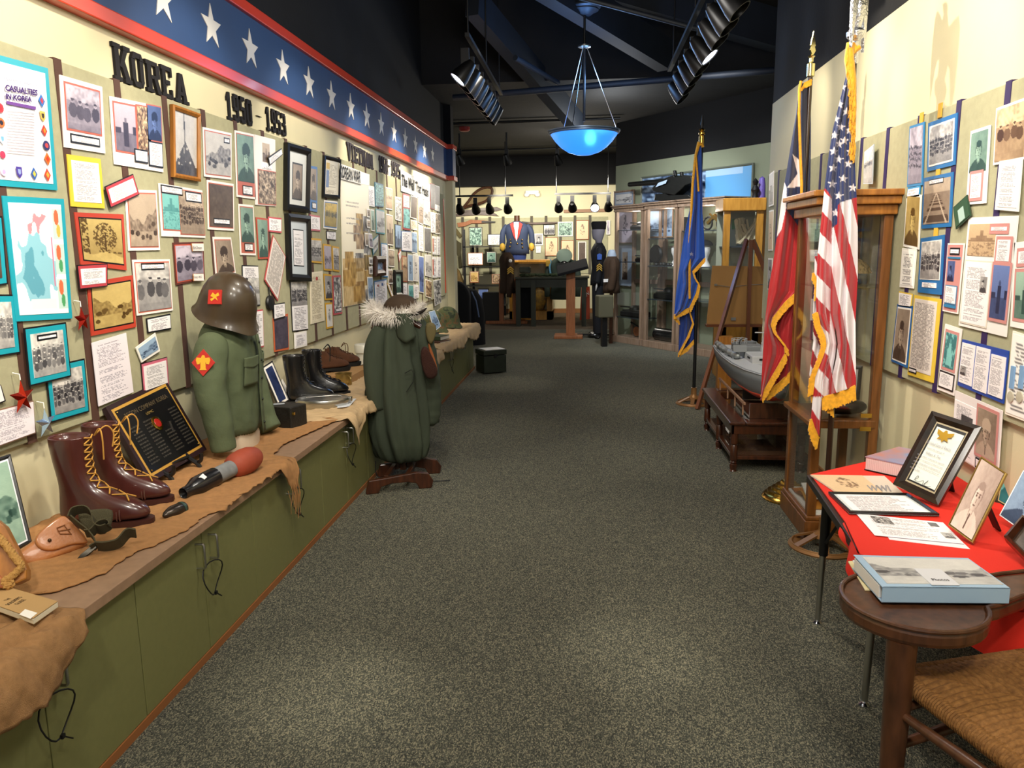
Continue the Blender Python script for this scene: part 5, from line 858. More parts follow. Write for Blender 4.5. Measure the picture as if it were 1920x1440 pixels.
for s in (-1, 1): b.add([J(.045, s * .008, 1.17), J(.02, s * .065, 1.245), J(-.05, s * .085, 1.25), J(.0, s * .105, 1.16), J(.085, s * .05, 1.115), J(.05, s * .008, 1.165), J(.032, s * .06, 1.235), J(-.04, s * .078, 1.243), J(.005, s * .098, 1.15), J(.078, s * .046, 1.107)], [(0, 1, 2, 3, 4), (9, 8, 7, 6, 5), (0, 5, 6, 1), (1, 6, 7, 2), (2, 7, 8, 3), (3, 8, 9, 4), (4, 9, 5, 0)])
obj('collar', b, M_OLIVE, t, solid=.004)
def jfront(y, z, off=.004):
    hl, hw = interp([(.625, .128, .185), (.76, .125, .182), (.86, .125, .185), (.96, .132, .195), (1.05, .135, .205), (1.12, .122, .205)], z); s = min(.98, abs(y) / hw); th = math.asin(s ** (1 / .85)); return J((hl + .008) * math.cos(th) ** .85 + off, y, z)
def jpatch(y0, y1, z0, z1, th, nm, m=M_OLIVE, pts=None, n=8):
    b = B(); top = []; 
    g0 = B(); fn = lambda u, v, o=0: jfront(y0 + (y1 - y0) * u, z0 + (z1 - z0) * v - (.012 * (1 - abs(2 * u - 1)) * (1 - v) if pts else 0), .004 + o); g0.grid(lambda u, v: fn(u, v, th), n, n); return obj(nm, g0, m, t, smooth=True, solid=.005)
jpatch(-.15, -.035, .985, 1.03, .004, 'pocket_flap', pts=1); jpatch(.035, .15, .985, 1.03, .004, 'pocket_flap', pts=1); jpatch(-.145, -.04, .89, .99, .001, 'pocket'); jpatch(.04, .145, .89, .99, .001, 'pocket'); jpatch(-.02, .022, .63, 1.13, .004, 'placket', n=12)
for z in (.68, .80, .91, 1.0, 1.09): obj('button', B().ell(jfront(0, z, .012), (.006, .007, .007), 10, 8), mat('dark_button', '1b2118', .4), t, smooth=True)
pc = J(-.02, -.318, 1.035); n_ = (RJ.to_3x3() @ Vector((-.1, -1, .18))).normalized(); u_ = Vector((0, 0, 1)).cross(n_).normalized(); v_ = n_.cross(u_)
b = B(); b.prism([(0, -.062), (.055, 0), (0, .062), (-.055, 0)], pc, u_, v_, .006); dm = obj('shoulder_patch', b, mat('patch_red', 'b3281f', .7), t)
b = B(); o_ = pc + n_ * .006; b.prism([(-.034, .012), (-.03, .024), (-.01, .022), (-.004, .034), (.006, .034), (.010, .022), (.03, .024), (.034, .012), (.028, -.008), (.016, -.006), (.012, .004), (.012, -.026), (.018, -.034), (-.018, -.034), (-.012, -.026), (-.012, .004), (-.016, -.006), (-.028, -.008)], o_, u_, v_, .002); obj('bird_emblem', b, mat('patch_yellow', 'dca62a', .6), dm)
# steel helmet
M_HEL = mat('helmet_brown', '3b2f20', .38, var=.1, scale=8, coat=.25)
HC = onY(428, 562, 3.6); RH = Matrix.Rotation(math.radians(-20), 4, 'Z') @ Matrix.Rotation(math.radians(22), 4, 'Y')
def helmet(name, label, c, R_m, s, m, brim=.012, camo=None, group=None):
    t = thing(name, label, 'helmet', c, group); n = 36; rs = []
    for j, (f, z) in enumerate(((1.12, -.005), (1.10, 0), (1.03, .012), (.985, .03), (.96, .06), (.90, .10), (.78, .14), (.6, .168), (.36, .187), (.12, .194), (.01, .195))):
        ring = []
        for k in range(n):
            a = 2 * PI * k / n; lip = (-.022 * (math.cos(a) ** 6) * (1 if math.cos(a) > 0 else .6) if z < .02 else 0) + (-.018 * abs(math.sin(a)) ** 3 if z < .04 else 0); vis = 1 + (.10 * max(0, math.cos(a)) ** 4 if z < .02 else 0)
            ring.append(c + R_m @ (Vector((.142 * f * vis * math.cos(a), .118 * f * math.sin(a), z + lip)) * s))
        rs.append(ring)
    obj('shell', B().rings(rs), m, t, smooth=True, angle=70); return t
ht = helmet('steel_helmet', 'brown steel helmet with a red and yellow square emblem on the jacket collar', HC - RH @ Vector((0, 0, .10)) + Vector((0.01, 0, .02)), RH, 1.08, M_HEL)
PE = onY(403, 557, 3.6); 
hc = HC + Vector((0.01, 0, .02)) - RH @ Vector((0, 0, .1)); d_ = ray(403, 557); best = None
for k in range(400):
    P_ = Vector((0, 0, H)) + d_ * (3.2 / d_.y + k * .002 / d_.y); l = RH.to_3x3().inverted() @ (P_ - hc) / 1.08
    if l.z > 0 and (l.x / .148) ** 2 + (l.y / .123) ** 2 + (l.z / .20) ** 2 < 1: best = P_; nl = Vector((l.x / .138 ** 2, l.y / .114 ** 2, l.z / .195 ** 2)); break
if best is not None:
    n_ = (RH.to_3x3() @ nl).normalized(); u_ = Vector((0, 0, 1)).cross(n_).normalized(); v_ = n_.cross(u_); b = B(); s_ = .034
    b.prism([(-s_, -s_), (s_, -s_), (s_, s_), (-s_, s_)], best - n_ * .008, u_, v_, .012); e = obj('helmet_emblem', b, mat('patch_red', 'b3281f', .7), ht, bev=.001)
    b = B(); b.prism([(-.6, .1), (-.3, .62), (.1, .3), (.55, .6), (.75, .2), (.3, .0), (.55, -.5), (.1, -.2), (-.4, -.62), (-.62, -.3), (-.15, -.05)], best + n_ * .004, u_ * s_, v_ * s_, .0015); obj('emblem_figure', b, mat('patch_yellow', 'dca62a', .6), e)
# ---- black box, cap, photos
q = [onZ(x, y, CZ) for x, y in ((500, 803), (547, 808), (577, 798))]; q.append(q[0] + q[2] - q[1]); b = B(); b.add([Vector((p.x, p.y, z)) for z in (CZ + .006, CZ + .13) for p in q], [(3, 2, 1, 0), (4, 5, 6, 7), (0, 1, 5, 4), (1, 2, 6, 5), (2, 3, 7, 6), (3, 0, 4, 7)]); t = tag(obj('leather_case', b, mat('worn_black', '1c1a16', .55, var=.3, scale=20, bump=.3, bscale=80), bev=.006), 'worn black box with rounded edges beside the green jacket', 'box')
c = (q[1] + q[2]) / 2; obj('latch', B().cbox((q[1].x * .85 + q[2].x * .15, q[1].y * .85 + q[2].y * .15 - .003, CZ + .095), (.02, .012, .014)), M_BRASS, t); c = (q[0] + q[2]) / 2; obj('label_card', B().cbox((c.x - .04, c.y, CZ + .133), (.06, .04, .001), .4), mat('smoky_plastic', '9aa0a8', .3), t)
b = B(); cc = onZ(520, 762, CZ + .12); cc = Vector((-1.83, 4.22, CZ + .0)); pts = [(-.13, -.02), (-.1, .03), (0, .045), (.1, .03), (.14, -.01), (.1, -.045), (0, -.05), (-.1, -.045)]
b.rings([[Vector((cc.x + x * s, cc.y + y * s, cc.z + z)) for x, y in pts] for z, s in ((.0, 1.0), (.04, 1.03), (.075, .85), (.10, .55), (.105, .15))]); 
tag(obj('garrison_hat', b, M_OLIVE, smooth=True, sub=1), 'flattened olive field cap between the jacket and the small framed photo', 'cap')
q, _n = stand_quad((492, 755), (527, 742), .45, CZ, .235); q = [onP(x, y, onZ(530, 766, CZ), Vector((.8, -.25, .4)).normalized()) for x, y in ((489, 690), (509, 677), (541, 752), (521, 765))]
sprint('framed_photo', 'small black-framed dark photo leaning behind the black box', 'framed photo', q, [('photo', F, 'dark', 'navy', [('e6e2dc', .014)])], frame=(.01, .012), px=(40, 90), stand=.12)
q = [onP(x, y, onZ(544, 750, CZ) + Vector((0, .06, 0)), Vector((.8, -.25, .4)).normalized()) for x, y in ((512, 690), (520, 697), (544, 737), (530, 742))]
tag(sprint('framed_photo', 'white backing card of a second photo standing behind the small dark one', 'framed photo', q, [('card', F, '#e4e0da', 'bw', [])], frame=(.006, .008), px=(20, 40)), 'white backing card of a second photo standing behind the small dark one', 'framed photo')
# mess kit and card
c = onZ(606, 765, CZ); t = thing('mess_kit', 'oval polished steel mess tin with folded handle in front of the black boots', 'mess tin', c); Rm = Matrix.Rotation(.25, 4, 'Z'); prof = [(.001, .004), (.6, .003), (.92, .006), (1, .03), (1, .042)]
S_ = .12; obj('pan', B().lathe([(r * S_, z + .004) for r, z in prof] + [(.97 * S_, .044), (.95 * S_, .03)], c, 32, Rm, sx=1.35), M_STEEL, t, smooth=True); obj('lid', B().lathe([(1.03 * S_, .044), (1.04 * S_, .05), (1.0 * S_, .062), (.9 * S_, .066), (.001, .064)], c + Vector((0, 0, .004)), 32, Rm, sx=1.35), M_STEEL, t, smooth=True)
obj('handle', B().tube(catmull([c + Rm @ Vector(p) for p in ((.15, .015, .05), (.1, .02, .075), (0, .0, .078), (-.1, -.01, .075))], 5), .006, 8, flat=.5), M_STEEL, t, smooth=True); obj('hinge', B().cbox(c + Rm @ Vector((.165, .01, .05)), (.03, .03, .03)), M_STEEL, t, bev=.003)
a = [onZ(x, y, CZ + .022) for x, y in ((640, 748), (668, 748), (655, 762), (632, 765))]; b = B(); plate(b, a, Vector((0, 0, 1)), 0, .002, 'dfe3ea'); tag(obj('photo_card', b, PRINT), 'white photo card lying right of the mess tin', 'card')
# cups, canisters
def cup(name, lab, px, py, r, h, m, cat='cup', handle=None, rim=True, z=CZ + .012):
    c = onZ(px, py, z); t = thing(name, lab, cat, c); obj('body', B().lathe([(.001, .001), (r * .97, 0), (r, .005), (r, h), (r * 1.05, h + .003), (r * .95, h), (r * .93, .012), (.001, .012)], c, 24), m, t, smooth=True)
    if handle:
        d = Vector((.75, -.66, 0)) * r; obj('handle', B().tube(catmull([c + d + Vector((0, 0, h * .85)), c + d * 1.6 + Vector((0, 0, h * .75)), c + d * 1.6 + Vector((0, 0, h * .35)), c + d + Vector((0, 0, h * .2))], 5), .005, 8), m, t, smooth=True)
    return t
M_BRC = mat('brass_tin', '9c8656', .3, .9); M_OLC = mat('olive_can', '4a4a2e', .5); M_PLW = mat('white_plastic', 'd9d6c8', .4, coat=.3)
cup('canteen_cup', 'brass-coloured metal cup with a folding handle right of the black boots', 645, 722, .058, .085, mat('worn_brass', 'a89058', .3, .85), handle=1)
cup('small_cup', 'low dark metal cup with bright rim beside the white plastic jar', 686, 698, .045, .055, mat('dark_tin', '5c5240', .35, .8)); cup('ration_can', 'small olive tin behind the low metal cup', 699, 690, .04, .065, M_OLC, 'tin'); cup('ration_can', 'larger olive drab tin with silver lid behind the parka edge', 702, 670, .062, .12, M_OLC, 'tin')
c = onZ(683, 689, CZ + .01); t = thing('water_canister', 'white plastic jar with a lid and moulded spout', 'jar', c); obj('body', B().lathe([(.001, 0), (.06, 0), (.062, .01), (.062, .12), (.07, .125), (.075, .13), (.075, .19), (.07, .196), (.06, .2), (.001, .2)], c, 28), M_PLW, t, smooth=True); obj('spout', B().cbox(c + Vector((.05, -.055, .13)), (.035, .03, .07), .8), M_PLW, t, bev=.006)
cup('plastic_tumbler', 'narrow clear white plastic tumbler left of the white jar', 671, 690, .03, .10, mat('frosted', 'e4e4e0', .25, trans=.5), 'tumbler')
for (pts, lab, k, to) in ((((668, 616), (684, 612), (692, 646), (674, 650)), 'framed colour map print leaning at the wall behind the white jar', 'map', 'blue'), (((700, 605), (719, 601), (738, 648), (716, 658)), 'white-framed red and blue picture leaning behind the parka hood', 'busy', 'warm')):
    q = [onP(x, y, onZ(pts[3][0], pts[3][1] + 18, CZ), Vector((.75, -.4, .35)).normalized()) for x, y in pts]; q[2] = q[2] + (q[2] - q[1]) * .15; q[3] = q[3] + (q[3] - q[0]) * .15; sprint('framed_photo', lab, 'framed photo', q, [('photo', F, k, to, [])], frame=(.02, .02), fm=M_PLW, px=(24, 50), stand=.1)
q = [onP(x, y, onZ(677, 668, CZ) + Vector((0, .05, 0)), Vector((.75, -.4, .35)).normalized()) for x, y in ((664, 617), (668, 614), (674, 650), (671, 654))]; sprint('framed_photo', 'dark edge of a framed print stacked behind the map print', 'framed photo', q, [('photo', F, 'dark', 'bw', [])], frame=(.008, .02), px=(10, 50))
c = onZ(699, 660, CZ + .01) ; t = thing('bronze_figurine', 'small dark bronze figurine of a kneeling soldier', 'figurine', c); M_BRZ = mat('bronze', '3a2016', .35, .7)
bz = B(); bz.box(c.x - .045, c.x + .045, c.y - .045, c.y + .045, c.z, c.z + .1); bz.tube([c + Vector(p) for p in ((.02, 0, .1), (.04, 0, .15), (0, 0, .17), (0, 0, .23), (0, 0, .26))], [.025, .03, .035, .04, .02], 10); bz.ell(c + Vector((0, 0, .285)), (.026, .026, .03), 12, 8); bz.tube([c + Vector(p) for p in ((.0, -.04, .235), (.05, -.05, .20), (.09, -.02, .22))], .012, 8); bz.tube([c + Vector(p) for p in ((0, .04, .235), (.04, .05, .19), (.09, .02, .2))], .012, 8); bz.tube([c + Vector(p) for p in ((.13, -.02, .14), (.02, .03, .3))], .006, 6); bz.tube([c + Vector(p) for p in ((0, .03, .17), (-.06, .04, .14), (-.02, .04, .1))], [.03, .022, .018], 8); obj('figure', bz, M_BRZ, t, smooth=True)
# ---- parka on a valet stand
PX, PY = -1.17, 4.98; t = thing('valet_stand', 'low dark wooden valet stand with curved feet holding the parka', 'stand', (PX, PY, 0))
for k, (p, e) in enumerate((((685, 925), (808, 912)), ((707, 893), (824, 885)))):
    a, c = onZ(*p, .0), onZ(*e, 0.0); a.z = c.z = 0; n = (c - a).normalized(); L_ = (c - a).length; up_ = Vector((0, 0, 1)); poly = [(0, 0), (.08, 0), (.10, .04), (.16, .055), (L_ - .16, .055), (L_ - .1, .04), (L_ - .08, 0), (L_, 0), (L_ + .012, .05), (L_ - .02, .10), (L_ - .09, .115), (.1, .095), (.02, .09)]; b = B(); b.prism(poly, a, n, up_, .035); obj('foot_rail', b, M_MAHOG, t, bev=.006)
p0 = onZ(745, 905, 0); p1 = onZ(765, 888, 0)
for x in (.3, .62):
    a = onZ(685, 925, 0).lerp(onZ(808, 912, 0), x); c = onZ(707, 893, 0).lerp(onZ(824, 885, 0), x); obj('cross_rail', B().bar(Vector((a.x, a.y + .03, .08)), Vector((c.x, c.y - .02, .08)), .028), M_MAHOG, t, bev=.003)
m_ = onZ(750, 903, 0).lerp(onZ(765, 889, 0), .5); obj('post', B().box(m_.x - .02, m_.x + .02, m_.y - .02, m_.y + .02, .06, 1.1), M_MAHOG, t, bev=.003); obj('hanger', B().tube(catmull([(m_.x - .17, m_.y, 1.03), (m_.x, m_.y, 1.1), (m_.x + .15, m_.y, 1.03)], 6), .02, 10), M_MAHOG, t, smooth=True)
PX, PY = m_.x - .01, m_.y
t = thing('parka', 'long dark green parka with white fur hood trim hanging on the low stand', 'parka', (PX, PY, .12))
def pring(z, xc, hx_, hy, wv):
    r = []
    for k in range(72):
        a = 2 * PI * k / 72; w = wv * (math.sin(a * 8 + z * 4) * .9 + .7 * math.sin(a * 13 + 1.3 + z * 5)) + .004 * math.sin(a * 31 + z * 40) * (wv > .015); r.append(Vector((PX + xc + (hx_ + w) * math.cos(a), PY + (hy + w * .8) * math.sin(a), z)))
    return r
PT = [(.125, .0, .10, .08, .012), (.15, 0, .15, .12, .018), (.19, -.005, .165, .14, .02), (.25, -.01, .185, .155, .022), (.36, -.02, .20, .165, .02), (.5, -.02, .20, .16, .018), (.65, -.02, .19, .15, .015), (.76, -.01, .175, .14, .012), (.82, -.01, .158, .13, .013), (.88, -.01, .155, .125, .010), (.98, 0, .145, .12, .008), (1.05, 0, .11, .10, .006), (1.10, .0, .06, .07, .004), (1.12, 0, .02, .03, .001)]
ZS = [i / 40 for i in range(41)]; rs = []
for f in ZS: z = .125 + (1.12 - .125) * f; v = interp(PT, z); rs.append(pring(z, v[0], v[1], v[2], v[3]))
obj('coat_body', B().rings(rs), M_DARKG, t, smooth=True, angle=180)
pts = catmull([(PX + .12, PY + .06, 1.05), (PX + .17, PY + .03, .92), (PX + .19, PY + .05, .7), (PX + .20, PY + .05, .5), (PX + .19, PY + .05, .36)], 7); n_ = len(pts); obj('sleeve', B().tube(pts, [.055 + .02 * math.sin(i / n_ * PI) + .004 * math.sin(i * 2.2) - (.02 if i > n_ - 3 else 0) for i in range(n_)], 18), M_DARKG, t, smooth=True, angle=180)
pts = catmull([(PX - .09, PY - .06, 1.03), (PX - .13, PY - .09, .9), (PX - .135, PY - .1, .7), (PX - .12, PY - .1, .5)], 7); n_ = len(pts); obj('sleeve', B().tube(pts, [.05 + .022 * math.sin(i / n_ * PI) for i in range(n_)], 18), M_DARKG, t, smooth=True, angle=180)
obj('collar_flap', B().grid(lambda u, v: Vector((PX + .0 + .12 * u + .03 * v, PY - .10 - .03 * math.sin(u * PI) - .01 * v, 1.13 - .17 * v * (1.1 - .4 * abs(u - .5)))), 10, 10), M_DARKG, t, smooth=True, solid=.012)
b = B()
for f in (0, 1):
    b = B(); b.tube(catmull([(PX + .11 - .26 * f, PY - .12, .15), (PX + .12 - .26 * f, PY - .13, .05), (PX + .2 - .26 * f, PY - .1, .012), (PX + (.34 if not f else -.17), PY - .06, .008)], 6), .0035, 6)
    obj('drawcord', b, M_BLACK, t, smooth=True)
# diamond pocket patch stitching on the coat back, in darker green
q = [onP(x, y, (PX, PY - .155, .7), (0, -1, .08)) for x, y in ((759, 700), (771, 693), (776, 700), (775, 715), (762, 735))]; obj('pocket_seam', B().tube(q, .003, 5), mat('dark_green_seam', '171c16', .9), t)
rg = random.Random(9); b = B(); ring = [(PX + .155 * math.cos(a), PY + .11 * math.sin(a) - .0, 1.135 + .02 * math.cos(2 * a)) for a in [2 * PI * k / 60 for k in range(60)]]
core = B(); core.tube([Vector(p) for p in ring], [.022 + .008 * math.sin(k * .9) for k in range(60)], 10, closed=True); fur = obj('fur_trim', core, mat('white_fur', 'd0cac2', .95, bump=.6, bscale=120), t, smooth=True)
for i in range(2600):
    k = rg.randrange(60); p = Vector(ring[k]); th = rg.random() * 2 * PI; out = (p - Vector((PX, PY, 1.13))).normalized(); d = (out * math.cos(th) + Vector((0, 0, 1)) * math.sin(th) + Vector((rg.uniform(-.4, .4), rg.uniform(-.4, .4), rg.uniform(-.3, .3)))).normalized(); L_ = rg.uniform(.03, .07) * (1.35 if p.x < PX - .1 else 1); p = p + d * .014; s = d.orthogonal().normalized() * .0022; s2 = d.cross(s).normalized() * .0022; e = p + d * L_ + Vector((0, 0, -.012)); b.add([p + s, p - s * .5 + s2, p - s * .5 - s2, e], [(0, 1, 3), (1, 2, 3), (2, 0, 3), (2, 1, 0)])
o = obj('fur_strands', b, mat('white_fur_tip', 'e6e0d8', .95), t); o['kind'] = 'stuff'
t = thing('fur_hat', 'brown fur-lined winter hat sitting inside the parka hood', 'hat', (PX + .03, PY + .03, 1.15)); obj('crown', B().ell((PX + .03, PY + .02, 1.14), (.125, .10, .105), 24, 14, cut=-.3), mat('brown_cap', '3a2a1a', .8, var=.2, scale=10), t, smooth=True); obj('ear_flap', B().tube(catmull([(PX + .10, PY - .07, 1.12), (PX + .17, PY - .06, 1.13), (PX + .215, PY - .05, 1.16)], 4), [.03, .03, .028, .026, .024, .02, .016, .01, .004], 10, flat=.5), mat('dark_brown_fur', '1c130d', .95), t, smooth=True)
b = B(); puff(b, [(797, 608), (806, 604), (815, 606), (820, 614), (818, 630), (812, 645), (806, 650), (798, 632)], (PX + .16, PY - .10, 1), (.3, -1, 0), .06, .25); tag(obj('mitten_cuff', b, mat('khaki_canvas', '5f5534', .85, bump=.3, bscale=200), smooth=True, sub=1), 'khaki canvas mitten hanging at the parka shoulder above the brown one', 'mitten')
t = thing('fur_mitten', 'brown fur mitten with orange leather edge hanging on the right of the parka', 'mitten', (PX + .2, PY - .1, .7)); b = B(); puff(b, [(788, 658), (795, 648), (803, 652), (811, 668), (821, 690), (823, 702), (817, 711), (806, 714), (797, 708), (790, 685)], (PX + .16, PY - .16, 1), (.3, -1, 0), .07, .25); obj('palm', b, mat('dark_fur', '33170e', .95, bump=.8, bscale=150), t, smooth=True, sub=1)
b = B(); puff(b, [(803, 640), (808, 650), (816, 672), (823, 698), (819, 704), (811, 676), (803, 656)], (PX + .2, PY - .13, 1), (.3, -1, 0), .04, .2); obj('leather_edge', b, mat('orange_leather', '8a4a1e', .6), t, smooth=True, sub=1)
# ---- far part of the counter: camouflage helmets, books, canteen
def camo(name, c, d, e):
    if name in MATS: return MATS[name]
    m = mat(name, c, .8, col2=d, scale=14); nt = m.node_tree; r = [n for n in nt.nodes if n.type == 'VALTORGB'][0]; r.color_ramp.interpolation = 'CONSTANT'; r.color_ramp.elements[0].position = 0; r.color_ramp.elements[1].position = .45; q = r.color_ramp.elements.new(.56); q.color = (*rgb(e), 1); q = r.color_ramp.elements.new(.62); q.color = (*rgb(c), 1); return m
M_CAMO = camo('camouflage', '4b5232', '2c3520', '6a4e30'); Rz = Matrix.Rotation(-.5, 4, 'Z')
helmet('camouflage_helmet', 'camouflage-covered helmet on the beige cloth, the nearer of two', Vector((-1.77, 8.75, CZ + .055)), Rz, 1.15, M_CAMO, group='camouflage helmets'); helmet('camouflage_helmet', 'camouflage-covered helmet behind the first, partly hidden', Vector((-1.68, 9.2, CZ + .06)), Rz, 1.15, M_CAMO, group='camouflage helmets')
def book(name, lab, c, d, rz, cov, cat='book', group=None):
    c = Vector(c); R_m = Matrix.Rotation(rz, 4, 'Z'); t = thing(name, lab, cat, c, group); T = lambda dx, dy, dz, s, m, nm, bv=.001: obj(nm, B().cbox(c + R_m @ Vector((dx, dy, dz)), s, rz), m, t, bev=bv)
    T(0, 0, d[2] / 2, (d[0] - .008, d[1] - .008, d[2] - .006), mat('book_pages', 'dcd5c6', .8), 'pages', 0); T(0, 0, d[2] - .0015, (d[0], d[1], .003), cov, 'cover'); T(0, 0, .0015, (d[0], d[1], .003), cov, 'cover'); T(-d[0] / 2 + .0015, 0, d[2] / 2, (.003, d[1], d[2]), cov, 'spine'); return t
book('book', 'green hardback book beside the camouflage helmets', (-1.62, 7.95, CZ + .04), (.22, .3, .04), 1.3, mat('green_cloth_cover', '39482e', .6)); book('book', 'brown book with white label lying under the green book', (-1.6, 7.85, CZ + .012), (.24, .32, .026), 1.25, mat('brown_cover', '4e3020', .6))
tag(obj('green_note', B().cbox((-1.56, 7.2, CZ + .022), (.1, .12, .004), .6), mat('green_card', '2f7a4c', .5)), 'bright green card lying on the beige cloth past the parka', 'card')
c = Vector((-1.86, 8.2, CZ + .01)); t = thing('green_flask', 'translucent lime green flask left of the camouflage helmets', 'flask', c); obj('body', B().lathe([(.001, 0), (.07, 0), (.075, .02), (.072, .12), (.05, .2), (.03, .24), (.028, .27), (.001, .272)], c, 20), mat('lime_plastic', '6f8a3a', .35, trans=.2), t, smooth=True)
q, _n = stand_quad((818, 618), (834, 606), .35, CZ, .36); q = [onP(x, y, Vector((-1.86, 7.9, CZ)), Vector((.7, -.5, .3)).normalized()) for x, y in ((803, 585), (814, 582), (826, 612), (814, 622))]; sprint('framed_photo', 'tall pale blue printed card leaning at the wall near the helmets', 'printed card', q, [('photo', F, 'land', 'blue', [])], [('e8ecf0', .006)], frame=None, px=(16, 50))
tag(obj('black_knife_sheath', B().bar((-1.66, 8.35, CZ + .06), (-1.55, 8.15, CZ + .03), .03, .012), M_BLACK, bev=.004), 'short black sheath sticking out beside the green book', 'sheath')
# ---- trunk on the floor at the counter end
a = onZ(918, 702, 0); t = thing('foot_locker', 'small dark green metal box on the floor at the counter end', 'box', (a.x, a.y, 0)); R_m = Matrix.Rotation(.55, 4, 'Z'); T = lambda c, s: B().cbox(Vector((a.x, a.y + .16, 0)) + R_m @ Vector(c), s, .55); M_TR = mat('dark_green_metal', '2a3026', .5, .3, var=.2, scale=12)
obj('body', T((0, 0, .12), (.30, .26, .21)), M_TR, t, bev=.006); obj('lid', T((0, 0, .262), (.31, .27, .06)), M_TR, t, bev=.006); obj('latch', T((.0, -.135, .225), (.04, .012, .05)), M_BLACK, t); obj('latch', T((.155, 0, .225), (.012, .04, .05)), M_BLACK, t); b = T((.02, .02, .2945), (.26, .22, .004)); tag(obj('paper_sheet', b, M_WHITE), 'white papers lying on the small floor box', 'paper')
# ================================================================ FLAGS
def tabv(tab, y): return interp(tab, y)[0]
M_FR = mat('gold_fringe', 'e6a41e', .6, var=.2, scale=60, sheen=.3)
def inpoly(x, y, P):
    c = False; j = len(P) - 1
    for i in range(len(P)):
        if (P[i][1] > y) != (P[j][1] > y) and x < (P[j][0] - P[i][0]) * (y - P[i][1]) / (P[j][1] - P[i][1]) + P[i][0]: c = not c
        j = i
    return c
def layer(name, parent, y0, ybot, L_, R_t, Yp, colf, folds, nu, nv, off=0.0):
    """hanging cloth: edge tables give its two sides by height; folds = [(position, width, depth)]"""
    b = B()
    def P(u, v):
        py = y0 + v * (ybot(u) - y0); a, c = tabv(L_, py), tabv(R_t, py); px = a + (c - a) * u; d = off; g = min(1, .25 + v * 1.6)
        for f, w, h in folds: d += h * math.exp(-((u - f - .05 * math.sin(v * 5 + f * 9)) / w) ** 2) * g
        d += .004 * math.sin(u * 19 + v * 11) * g
        return px, py, d
    b.grid(lambda u, v: onY(P(u, v)[0], P(u, v)[1], Yp + P(u, v)[2]), nu, nv, colfn=lambda u, v: rgb(colf(P(u, v)[0], P(u, v)[1])))
    return obj(name, b, CLOTHP, parent, smooth=True, angle=180, solid=.003)
def fringe(parent, path, dx, dy, Yp, step=1.5, w=.006):
    b = B(); rg = random.Random(4)
    for (x0, y0), (x1, y1) in zip(path, path[1:]):
        n = max(1, int(math.hypot(x1 - x0, y1 - y0) / step)); 
        for i in range(n):
            t = i / n; x, y = x0 + (x1 - x0) * t, y0 + (y1 - y0) * t; l = 1 + rg.uniform(-.08, .1); p = onY(x, y, Yp); e = onY(x + dx * l + rg.uniform(-.5, .5), y + dy * l, Yp - .004); b.bar(p, e, w * 1.1, .006, up=(0, 1, 0))
        b.bar(onY(x0, y0, Yp), onY(x1, y1, Yp), .012, .008, up=(0, 1, 0))
    return obj('fringe', b, M_FR, parent)
def pole(t, x, y, z0, z1, r, m): return obj('pole', B().cyl((x, y, z0), (x, y, z1), r), m, t, smooth=True)
def star_in(px, py, cx, cy, R, rot=0): P = [(cx + (R if i % 2 == 0 else R * .4) * math.sin(rot + PI * i / 5), cy - (R if i % 2 == 0 else R * .4) * math.cos(rot + PI * i / 5)) for i in range(10)]; return inpoly(px, py, P)
def disc_base(t, x, y, m):
    b = B(); n = 48
    rs = [[Vector((x + r * math.cos(2 * PI * k / n), y + r * math.sin(2 * PI * k / n), z)) for k in range(n)] for r, z in ((.17, 0), (.172, .006), (.155, .022), (.15, .02))]; b.rings(rs, cap=False)
    for k in range(6):
        a = 2 * PI * k / 6 + .3; b.bar((x + .155 * math.cos(a), y + .155 * math.sin(a), .018), (x + .03 * math.cos(a), y + .03 * math.sin(a), .075), .035, .008)
    b.lathe([(.055, .055), (.05, .07), (.03, .085), (.026, .10), (.026, .16), (.02, .16)], (x, y, 0), 24); b.lathe([(.172, 0), (.12, .002), (.12, .006), (.16, .02)], (x, y, 0), 48, cap=False)
    return obj('base', b, m, t, smooth=True, angle=50, solid=.003)
M_BRZP = mat('bronze_paint', '8a6238', .4, .4)
# --- flag of stars and stripes
UX, UY = 1.222, 3.92
t = thing('flag', 'United States flag with gold fringe on a dark pole topped by a silver eagle', 'flag', (UX, UY, 0)); disc_base(t, UX, UY, M_BRZP); pole(t, UX, UY, .1, 2.37, .014, mat('dark_walnut_pole', '2c1a10', .3, coat=.4))
US = [(1565, 253.5), (1583.4, 263.5), (1574, 270), (1563.4, 284), (1573, 299), (1590.5, 307), (1562, 315), (1581, 335), (1560.5, 345), (1599, 352), (1573, 367), (1567, 399), (1567, 223), (1577, 238), (1574.5, 195), (1580, 163), (1587, 210), (1592, 245), (1594, 285)]
BND = [(1545, 352), (1552, 358), (1559, 370), (1559.5, 428), (1570, 420), (1571, 385), (1577, 379), (1606, 370)]
def uscol(px, py):
    R, Wt, N = 'b01c26', 'e6dfe4', '1b2c62'
    bt = interp([(a, c) for a, c in BND], px)[0] if px > 1545 else 352
    if py < bt:
        for cx, cy in US:
            if abs(px - cx) < 10 and abs(py - cy) < 11 and star_in(px, py, cx, cy, 9.0, .1): return Wt
        return N
    if py > 744 and px < 1542: return R if py > 767 + (px - 1522) * 1.5 else Wt
    if px < 1559 - (py - 430) * .02: return Wt if int((py - 1.1 * (px - 1540) - 352) // 43) % 2 == 0 else R
    return R if int((px - 1576 - .225 * (py - 480)) // 22 + 100) % 2 == 0 else Wt
LA = [(100, 1595), (130, 1590), (160, 1582), (200, 1572), (240, 1562), (290, 1554), (350, 1546), (420, 1539), (480, 1533), (560, 1530), (590, 1531), (620, 1541), (645, 1546), (670, 1541), (700, 1530), (720, 1526), (744, 1524), (790, 1520), (830, 1520)]
